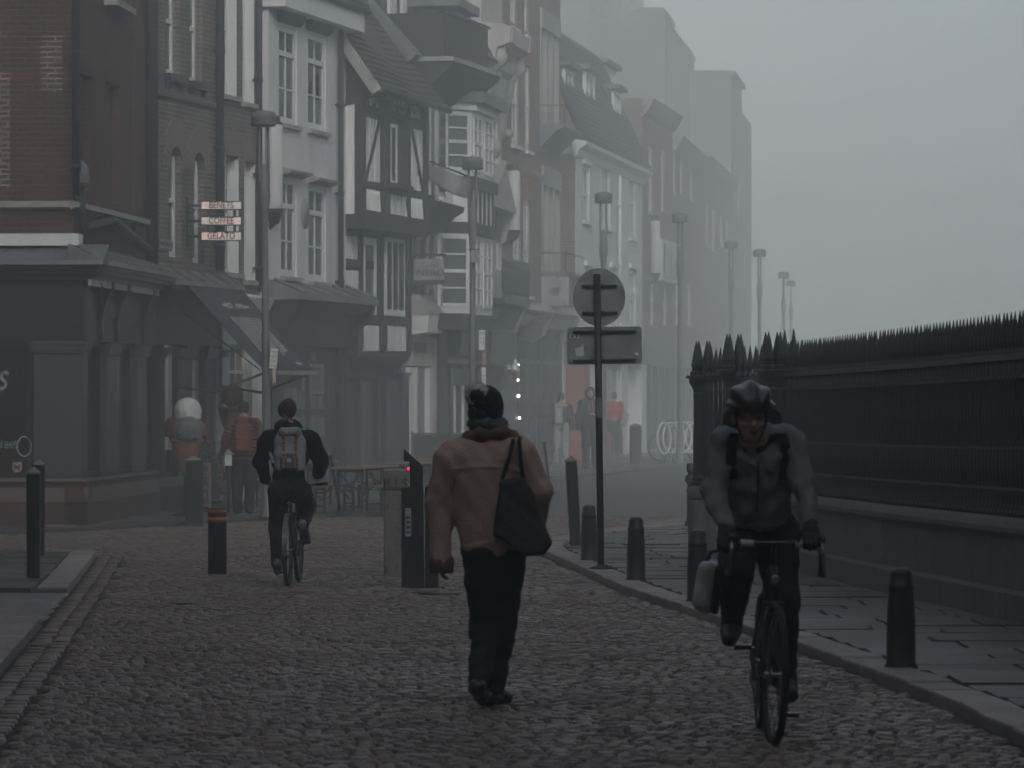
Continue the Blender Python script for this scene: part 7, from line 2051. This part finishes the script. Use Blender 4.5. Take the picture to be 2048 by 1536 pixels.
# ---------------------------------------------------------------- the cyclist riding away
base = ground(580,1173,0); s_ = F/base.y
def W(px, py, y=0.0): return V3((px-583)/s_, y, (1172-py)/s_)
bk = bicycle('bicycle', 'city bicycle with a grey rear mudguard ridden away from the camera', (base.x-.02,base.y,gz(base.y)), -.045, 0, False, mat('brown_bike_frame',(.10,.045,.03),.4,(.07,.03,.02),6), None, 1.04, .345, .021, 0.0, math.pi*1.38, mat('silver_mudguard',(.16,.17,.175),.35,(.1,.105,.11),6,metal=.3), .96)
MB().ball((0,.12,.80),.02,10).build('rear_light', mat('red_reflector',(.35,.02,.02),.3), bk)
t = thing('person', 'cyclist in a black fleece riding away with a grey backpack', 'person', base)
J = dict(head=W(572,824,.50), neck=W(573,856,.46), chest=W(577,905,.42), pelvis=W(578,975,.24),
 shL=W(532,873,.44), elL=W(517,925,.52), wrL=W(524,958,.74), shR=W(622,873,.44), elR=W(640,925,.52), wrR=W(632,950,.74),
 hipL=W(558,985,.26), knL=W(552,1058,.52), anL=W(553,1128,.38), toeL=W(552,1146,.50), hipR=W(602,985,.26), knR=W(610,1012,.68), anR=W(605,1052,.34), toeR=W(612,1082,.46))
body(t, J, math.pi, [hand(J['wrL'],(.1,.9,-.2),(0,-.1,-1),(1,0,0),1.0), hand(J['wrR'],(-.1,.9,-.2),(0,-.1,-1),(-1,0,0),1.0)], .012)
M_FLEECE = mat('black_fleece', (.010,.010,.011), 1.0, (.018,.018,.02), 40, 1, bump=1.0, bscale=60, spec=.1)
tor = blend(.06, cone(J['pelvis']+V3(0,.0,.02),J['chest'],.150,.170,(1,.68,1)), cone(J['chest'],J['neck']+V3(0,0,-.06),.18,.10,(1,.66,1)), cone(J['shL']+V3(.05,0,-.01),J['shR']+V3(-.05,0,-.01),.078,.078))
tor = plane_cut(tor, W(578,985,.2), (0,-.2,-1), .02)
jk = wrinkle(wrinkle(blend(.04, tor, chain([J['shL']+V3(0,0,-.02),J['elL'],J['wrL']+V3(0,-.02,0)],[.082,.074,.056],.03), chain([J['shR']+V3(0,0,-.02),J['elR'],J['wrR']+V3(0,-.02,0)],[.082,.074,.056],.03)),.011,20,4),.006,50,7)
sdf_obj('jacket', jk, *bounds([J[k] for k in ('shL','shR','elL','elR','wrL','wrR','pelvis','neck')],.22), .011, M_FLEECE, t)
tr = blend(.05, chain([J['pelvis']+V3(-.06,0,-.02),J['pelvis']+V3(.06,0,-.02)],[.125,.125]), chain([J['hipL'],J['knL'],J['anL']],[.105,.082,.062],.03), chain([J['hipR'],J['knR'],J['anR']],[.105,.088,.062],.03))
sdf_obj('trousers', wrinkle(tr,.008,26,3,(1,1,.5)), *bounds([J[k] for k in ('pelvis','knL','knR','anL','anR')],.22), .011, M_JEANS, t)
M_TRAIN = mat('grey_trainer',(.22,.23,.235),.6,(.12,.125,.13),18,1)
shoe(t, J['anL'], J['toeL'], M_TRAIN, None, .046); o = shoe(t, J['anR'], J['toeR'], M_TRAIN, None, .048)
mb = MB(); a, b_ = Vector(J['anR'])+Vector((0,-.085,-.03)), Vector(J['toeR'])+Vector((0,-.05,-.035)); mb.bar(a,b_,.085,.026,(0,-1,-.5)); mb.build('sole', M_SHOE, o, .008)
sdf_obj('scarf', wrinkle(blend(.02, *[cone(W(573,853,.46)+V3(.085*math.cos(a),.08*math.sin(a),.02*math.sin(2*a)),W(573,853,.46)+V3(.085*math.cos(a+.8),.08*math.sin(a+.8),.02*math.sin(2*a+1.6)),.048,.048) for a in [i*.785 for i in range(8)]]),.006,50,2), *bounds([W(573,853,.46)],.2), .009, M_BLACKCL, t)
hr = blend(.03, ell(J['head']+V3(0,-.012,.030),(.090,.104,.094)), cone(J['head']+V3(-.02,.03,.085),J['head']+V3(.025,.04,.10),.042,.036))
hr = cut(hr, ell(J['head']+V3(0,.11,-.04),(.08,.07,.11)),.01); sdf_obj('hair', wrinkle(wrinkle(hr,.008,45,3,(1,1,.6)),.004,120,5), *bounds([J['head']],.22), .008, mat('brown_hair',(.040,.026,.019),.6,(.02,.013,.01),50,1,bump=.6,bscale=90), t)
bp = thing('backpack', 'grey canvas backpack with two brown buckled straps on the cyclist riding away', 'backpack', base)
M_PACK = mat('grey_canvas', (.30,.32,.325), .85, (.23,.245,.25), 8, bump=.3, bscale=90); c = W(580,903,.20)
pk_ = blend(.03, rbox(c+V3(0,.02,-.03),(.150,.085,.19),.06,0,-.22), rbox(c+V3(0,.05,.15),(.125,.075,.07),.06,0,-.3))
sdf_obj('pack', wrinkle(pk_,.007,24,6), *bounds([c],.34), .009, M_PACK, bp)
sdf_obj('lid', wrinkle(rbox(c+V3(.0,.025,.175),(.115,.085,.05),.045,0,-.5),.008,26,2), *bounds([c+V3(0,0,.17)],.2), .008, M_PACK, bp)
f_ = lambda p: np.minimum(pk_(p), 9)
o = sdf_obj('front_pocket', rbox(c+V3(.0,-.085,-.10),(.085,.035,.085),.03,0,-.22), *bounds([c+V3(0,-.08,-.1)],.16), .008, mat('dark_canvas',(.085,.09,.094),.85), bp)
MB().box(c[0]-.022,c[0]+.022,c[1]-.132,c[1]-.118,c[2]-.10,c[2]-.06).build('label', mat('white_label',(.5,.5,.49),.7), o)
sdf_obj('base_panel', rbox(c+V3(0,.005,-.20),(.145,.09,.045),.04,0,-.22), *bounds([c+V3(0,0,-.2)],.2), .009, M_BLACKCL, bp)
M_LEATHER = mat('tan_leather',(.30,.13,.085),.6,(.22,.09,.06),14)
for sg in (-1,1):
    x = sg*.058+.004; mb = MB(); pts = []
    for k in range(10):
        z = c[2]+.205-k*.040; ys = np.linspace(-.3,.5,161); v = np.minimum(pk_(np.stack([np.full(161,c[0]+x),ys,np.full(161,z)],1)), rbox(c+V3(.0,-.085,-.10),(.085,.035,.085),.03,0,-.22)(np.stack([np.full(161,c[0]+x),ys,np.full(161,z)],1)))
        v = np.minimum(v, rbox(c+V3(.0,.025,.175),(.115,.085,.05),.045,0,-.5)(np.stack([np.full(161,c[0]+x),ys,np.full(161,z)],1)))
        i = np.argmax(v < 0); pts.append(Vector((c[0]+x+sg*.012*(k < 3)*(k-3)*-.5,ys[i]-.006,z)))
    for i in range(9): mb.bar(pts[i],pts[i+1],.026,.006,(0,-1,.1))
    st = mb.build('leather_strap', M_LEATHER, bp)
    for k in (3,6):
        q = pts[k]; mb = MB()
        for dx in (-.018,.018): mb.box(q.x+dx-.004,q.x+dx+.004,q.y-.012,q.y-.004,q.z-.018,q.z+.018)
        for dz in (-.018,.018): mb.box(q.x-.022,q.x+.022,q.y-.0125,q.y-.0045,q.z+dz-.004,q.z+dz+.004)
        mb.build('buckle', mat('buckle_metal',(.6,.6,.6),.3,metal=.7), st)
MB().tube([W(579,842,.16),W(574,838,.15),W(580,834,.15),W(586,840,.16)],.010,6).build('top_loop', M_BLACK, bp)
mb = MB(); mb.bar(W(548,925,.14),W(540,905,.30),.03,.006); mb.build('side_strap', M_PACK, bp)
# ---------------------------------------------------------------- people farther down the street
def stand(px, fy, hgt, label, face, top, legs, hair=None, coat=None, arms=None, stride=.12, lean=0.0, hood=False, topm=None, long_hair=False, feet=None, back=None, lab2=None, w=1.0, topz=.47, hd=.014):
    """hgt in metres; face: pi looks away, 0 looks at the camera"""
    p = ground(px,fy,.045); t = thing('person', label, 'person', p); k = hgt/1.75
    S_ = lambda x,y,z: V3(x*k*w,y*k,z*k)
    sg = 1 if face > 1.5 else -1
    J = dict(head=S_(lean*.9,.02*sg,1.62), neck=S_(lean*.8,0,1.46), chest=S_(lean*.6,0,1.25), pelvis=S_(0,0,.93),
      shL=S_(-.19+lean*.7,0,1.40), elL=S_(-.25+lean*.5,-.03,1.13), wrL=S_(-.26,.04*sg,.88), shR=S_(.19+lean*.7,0,1.40), elR=S_(.25+lean*.5,-.03,1.13), wrR=S_(.26,.04*sg,.88),
      hipL=S_(-.09,0,.90), knL=S_(-.10,stride*.5*sg,.50), anL=S_(-.10,stride*sg,.09), toeL=S_(-.11,(stride+.13)*sg,.05), hipR=S_(.09,0,.90), knR=S_(.10,-stride*.2*sg,.50), anR=S_(.09,-stride*sg,.11), toeR=S_(.10,(-stride+.12)*sg,.05))
    if feet: J.update({q: S_(*v) for q, v in feet.items()})
    if arms: J.update({q: S_(*v) for q, v in arms.items()})
    body(t, J, face, [hand(J['wrL'],J['wrL']-J['elL'],(1,0,0),(0,sg,0),.6,k,1.05), hand(J['wrR'],J['wrR']-J['elR'],(-1,0,0),(0,sg,0),.6,k,1.05)], hd)
    if abs(face) < 1.5: eyes(t, J['head'], face)
    tr = blend(.05, chain([J['pelvis']+V3(-.04,0,0),J['pelvis']+V3(.04,0,0)],[.14*k,.14*k],.03,(1,.8,1)), chain([J['hipL'],J['knL'],J['anL']],[.11*k,.09*k,.075*k],.03), chain([J['hipR'],J['knR'],J['anR']],[.11*k,.09*k,.075*k],.03))
    sdf_obj('trousers', wrinkle(tr,.010,24,int(px),(1,1,.5)), *bounds([J[q] for q in ('pelvis','knL','knR','anL','anR')],.2), hd, legs, t)
    zc = topz*1.75*k if topz < 1 else .5
    tor = blend(.06, cone(J['pelvis']+V3(0,0,-.02),J['chest'],.165*k,.175*k,(1,.7,1)), cone(J['chest'],J['neck']+V3(0,0,-.07),.17*k,.10*k,(1,.68,1)), cone(J['shL'],J['shR'],.08*k,.08*k))
    if coat: tor = blend(.06, tor, cone(J['pelvis'],S_(0,0,coat),.17*k,.23*k,(1,.75,1)))
    tor = plane_cut(tor, (0,0,(coat or .80)*k), (0,0,-1), .02)
    jk = blend(.035, tor, chain([J['shL'],J['elL'],J['wrL']],[.085*k,.075*k,.058*k],.03), chain([J['shR'],J['elR'],J['wrR']],[.085*k,.075*k,.058*k],.03))
    sdf_obj('coat' if coat else 'jacket', wrinkle(jk,.012,20,int(px)+1), *bounds([J[q] for q in ('shL','shR','elL','elR','wrL','wrR','pelvis','neck')]+[S_(0,0,coat or .8)],.26), hd, top, t)
    for s in 'LR': shoe(t, J['an'+s], J['toe'+s], topm or M_SHOE, None, .05, .012)
    if hood:
        hf = cut(ell(J['head']+V3(0,.01*sg,.0),(.115,.125,.145)), ell(hp(J['head'],(0,-.115,-.01),face),(.075,.075,.095)),.015); sdf_obj('hood', hf, *bounds([J['head']],.22), .012, top, t)
    elif hair:
        hf = cut(ell(J['head']+V3(0,0,.025),(.090,.108,.105)), ell(hp(J['head'],(0,-.10,-.035),face),(.070,.07,.085)),.012)
        if long_hair: hf = blend(.03, hf, cone(J['head']+V3(0,-.05*sg,.0),J['chest']+V3(0,-.13,-.0),.095,.12,(1,.6,1)), cone(J['head']+V3(-.03,-.05*sg,-.1),J['chest']+V3(-.14,-.12,-.05),.07,.03,(1,.6,1)))
        sdf_obj('hair', wrinkle(hf,.006,40,int(px)), *bounds([J['head'],J['chest']],.26), .012, hair, t)
    return t, J, p, k
# man in the red jacket by the cafe door
M_PUFFR = mat('red_puffer', (.17,.036,.034), .65, (.12,.026,.025), 8)
t, J, p, k = stand(487,1030,1.74,'man walking away in a red quilted jacket with an orange rucksack',math.pi,M_PUFFR,M_BLACKCL,hair=M_HAIR,lean=.0,arms=dict(elL=(-.27,0,1.14),wrL=(-.24,.10,.92),elR=(.27,0,1.14),wrR=(.24,.10,.92)))
sdf_obj('hood', ell(J['neck']+V3(0,-.05,-.02),(.14,.09,.07)), *bounds([J['neck']],.2), .012, M_PUFFR, t)
mb = MB()    # quilting rolls
for z in [.86+.062*i for i in range(9)]: mb.tube([(.19*math.cos(a),.135*math.sin(a)-.0,z) for a in [i*2*math.pi/28 for i in range(28)]],.026,8,True)
for s in 'LR':
    for a_, b_ in ((J['sh'+s],J['el'+s]),(J['el'+s],J['wr'+s])):
        for i in range(5):
            c = a_+(b_-a_)*(i+.5)/5; d_ = Vector(b_-a_).normalized(); x = d_.orthogonal().normalized(); y = d_.cross(x)
            mb.tube([Vector(c)+(x*math.cos(q)+y*math.sin(q))*.073 for q in [j*2*math.pi/14 for j in range(14)]],.019,6,True)
mb.build('quilting', M_PUFFR, t)
bp = thing('backpack', 'rusty orange rucksack on the back of the man in the red jacket', 'backpack', p)
M_RUST = mat('rust_canvas',(.20,.06,.028),.75,(.15,.045,.02),8)
sdf_obj('pack', wrinkle(rbox((0,-.22,1.17),(.135,.075,.235),.06),.007,22,3), (-.25,-.36,.85),(.25,-.08,1.48), .012, M_RUST, bp)
sdf_obj('front_pocket', rbox((0,-.295,1.09),(.10,.03,.12),.03), (-.2,-.38,.9),(.2,-.2,1.28), .010, M_RUST, bp)
for sg in (-1,1): MB().tube([(sg*.09,-.18,1.38),(sg*.11,-.05,1.47),(sg*.12,.09,1.38),(sg*.13,.10,1.15)],.018,8).build('strap', M_BLACKCL, bp)
# far group in the fog
M_COAT = mat('charcoal_coat', (.030,.032,.036), .9, (.04,.042,.046), 9)
stand(1092,930,1.66,'woman with long dark hair in a long black coat, her left arm held out',math.pi,M_COAT,M_BLACKCL,hair=M_HAIR,coat=.32,long_hair=True,arms=dict(elL=(-.33,.0,1.10),wrL=(-.42,.05,.82)),hd=.018)
M_PALEJ = mat('pale_trousers', (.36,.36,.35), .85, (.28,.28,.275), 8); M_NAVY = mat('navy_bomber', (.035,.038,.045), .8)
t, J, p, k = stand(1122,930,1.68,'person in pale trousers and dark jacket beside the woman in the long coat',math.pi,M_NAVY,M_PALEJ,hair=M_HAIR,feet=dict(anR=(.10,-.32,.22),toeR=(.12,-.24,.08),knR=(.11,.05,.5)),topm=M_SOLE,hd=.018)
sdf_obj('hood', wrinkle(ell(J['neck']+V3(.0,-.06,-.03),(.16,.10,.075)),.006,30,2), *bounds([J['neck']],.24), .014, M_PALEJ, t)
bp = thing('backpack', 'small pale backpack on the person in pale trousers', 'backpack', p)
sdf_obj('pack', wrinkle(rbox((-.06,-.20,1.15),(.10,.065,.20),.055),.006,22,3), (-.25,-.36,.85),(.25,-.08,1.45), .014, mat('pale_canvas',(.40,.41,.41),.8), bp); MB().tube([(-.12,-.17,1.34),(-.14,0,1.44),(-.14,.1,1.3)],.015,6).build('strap', M_PALEJ, bp)
stand(1113,916,1.86,'tall man in a grey cap raising one hand to his brow, behind the couple',-.3,M_COAT,M_BLACKCL,hair=mat('grey_hair',(.2,.2,.2),.8),arms=dict(elR=(.40,-.12,1.50),wrR=(.17,-.14,1.70),elL=(-.25,0,1.13)),hd=.018)
t, J, p, k = stand(1181,938,1.80,'man in a dark hooded top with pale drawstrings, left of the sign pole',0.0,M_NAVY,M_BLACKCL,hood=True,arms=dict(elR=(.20,-.12,1.12),wrR=(.08,-.24,1.16)),hd=.018)
MB().tube([(-.04,-.135,1.40*k),(-.05,-.16,1.25*k)],.006,5).tube([(.04,-.135,1.40*k),(.05,-.16,1.25*k)],.006,5).build('drawstring', M_WHITE, t)
M_REDJ = mat('bright_red_jacket', (.42,.035,.035), .75, (.33,.03,.03), 7)
t, J, p, k = stand(1229,913,1.68,'person in a bright red jacket stooping, half hidden behind the sign pole',math.pi-.8,M_REDJ,M_BLACKCL,hair=M_HAIR,lean=-.02,topm=M_SOLE,hd=.018)
bp = thing('shoulder_bag', 'pale bag hanging at the hip of the person in the bright red jacket', 'bag', p)
sdf_obj('bag', wrinkle(rbox((.26,-.08,.98),(.09,.06,.17),.05,0,0,.25),.008,20,4), (.05,-.3,.7),(.5,.2,1.3), .014, mat('pale_tote',(.33,.36,.36),.8), bp); MB().tube([(.25,-.08,1.12),(.2,-.05,1.42),(.1,.0,1.47)],.014,6).build('strap', M_PALEJ, bp)
# bicycles left standing
p = ground(1378,926,.05); bicycle('parked_bicycle', 'dark bicycle parked behind the hoops, left of the railing pier', (p.x+.3,p.y+1.6,p.z), math.radians(115), math.radians(4), False)
p = ground(356,1012,.045); b_ = bicycle('parked_bicycle', 'black bicycle with a white tail piece leaning in the shadow beside the giant ice cream', (p.x-.35,p.y+.1,p.z), math.radians(-12), math.radians(-12), False)
# ---------------------------------------------------------------- unseen buildings added around the camera to shade the foreground
def shade_block(name, label, x0, x1, y0, y1, h, m, face):
    t = thing(name, label, 'building', (x0,y0,0))
    MB().box(0,x1-x0,0,y1-y0,-.4,h).build('wall', m, t)
    MB().box(-.3,x1-x0+.3,-.3,y1-y0+.3,h,h+.5).build('cornice', M_STONE, t)
    n = int((y1-y0 if face in 'LR' else x1-x0)/3.2)
    for fl in range(int(h/4.2)):
        for i in range(n):
            c = 1.6+i*3.2; z = 1.0+fl*4.2
            if face == 'R': w_ = MB().box(x1-x0-.02,x1-x0+.06,c-.7,c+.7,z,z+2.4)
            elif face == 'L': w_ = MB().box(-.06,.02,c-.7,c+.7,z,z+2.4)
            else: w_ = MB().box(c-.7,c+.7,y1-y0-.02,y1-y0+.06,z,z+2.4)
            w_ = w_.build('window', M_WHITE, t)
            if face == 'R': MB().box(x1-x0+.061,x1-x0+.075,c-.6,c+.6,z+.1,z+2.3).build('pane', M_GLASS, w_)
            elif face == 'L': MB().box(-.075,-.061,c-.6,c+.6,z+.1,z+2.3).build('pane', M_GLASS, w_)
            else: MB().box(c-.6,c+.6,y1-y0+.061,y1-y0+.075,z+.1,z+2.3).build('pane', M_GLASS, w_)
M_CSTONE = mat('shade_block_stone', (.15,.145,.135), .85, (.09,.087,.08), 2, bump=.4, streak=((.05,.05,.05),3))
shade_block('shade_church', 'unseen tall dark stone church added behind the camera to shade the foreground', -20, 20, -24, -9, 32, M_CSTONE, 'F')
shade_block('shade_college', 'unseen dark stone college range added on the right behind the railings to shade the foreground', 6.5, 24, -8.6, 27, 7.5, M_CSTONE, 'L')
shade_block('shade_terrace', 'unseen dark brick terrace added on the left side of the near street to shade the foreground', -18, -7.2, -8.6, 40, 8.5, M_REDBRICK, 'R')
# ---------------------------------------------------------------- light, fog, camera
EXPO = 0.78; SKY = .15; SUN = 1.5; FOG = .0125; ELEV = 22; ROT = 170
w = bpy.data.worlds.new('World'); S.world = w; w.use_nodes = True
nt = w.node_tree; bg = nt.nodes['Background']
sk = nt.nodes.new('ShaderNodeTexSky'); sk.sky_type = 'NISHITA'; sk.sun_disc = False
sk.sun_elevation = math.radians(ELEV); sk.sun_rotation = math.radians(ROT)
sk.air_density = 1.0; sk.dust_density = 5.0; sk.ozone_density = 1.0
hs = nt.nodes.new('ShaderNodeHueSaturation'); hs.inputs['Saturation'].default_value = .38
nt.links.new(sk.outputs[0], hs.inputs['Color']); nt.links.new(hs.outputs[0], bg.inputs[0]); bg.inputs[1].default_value = SKY
sl = bpy.data.lights.new('sun', 'SUN'); sl.energy = SUN; sl.angle = math.radians(18); sl.color = (1,.99,.98)
so = bpy.data.objects.new('sun', sl); COL.objects.link(so)
_sd = Vector((math.sin(math.radians(ROT))*math.cos(math.radians(ELEV)), math.cos(math.radians(ROT))*math.cos(math.radians(ELEV)), math.sin(math.radians(ELEV))))
so.rotation_euler = _sd.to_track_quat('Z', 'Y').to_euler()
hm = bpy.data.materials.new('haze'); hm.use_nodes = True
hn = hm.node_tree; hn.nodes.remove(hn.nodes['Principled BSDF'])
pv = hn.nodes.new('ShaderNodeVolumePrincipled'); pv.inputs['Density'].default_value = FOG
pv.inputs['Color'].default_value = (.69,.765,.80,1); pv.inputs['Anisotropy'].default_value = -.86
hn.links.new(pv.outputs[0], hn.nodes['Material Output'].inputs['Volume'])
hz = MB().box(-90, 90, -60, 420, -1.2, 34).build('haze', hm)
hz['kind'] = 'stuff'
cam = bpy.data.cameras.new('camera'); co = bpy.data.objects.new('camera', cam); COL.objects.link(co); S.camera = co
co.location = (0,0,CZ); co.rotation_euler = (math.pi/2,0,0)
cam.sensor_width = 36; cam.lens = F/2048*36; cam.shift_y = (HY-768)/2048
cam.clip_start = .5; cam.clip_end = 3000
cam.dof.use_dof = True; cam.dof.focus_distance = 50; cam.dof.aperture_fstop = 8.0
S.view_settings.view_transform = 'Standard'; S.view_settings.look = 'None'; S.view_settings.exposure = EXPO; S.view_settings.gamma = 1
S.view_settings.use_curve_mapping = False
cy = S.cycles
cy.use_denoising = True
try: cy.denoiser = 'OPENIMAGEDENOISE'
except Exception: pass
cy.max_bounces = 8; cy.diffuse_bounces = 3; cy.glossy_bounces = 3; cy.transparent_max_bounces = 12; cy.volume_bounces = 3
cy.sample_clamp_indirect = 4
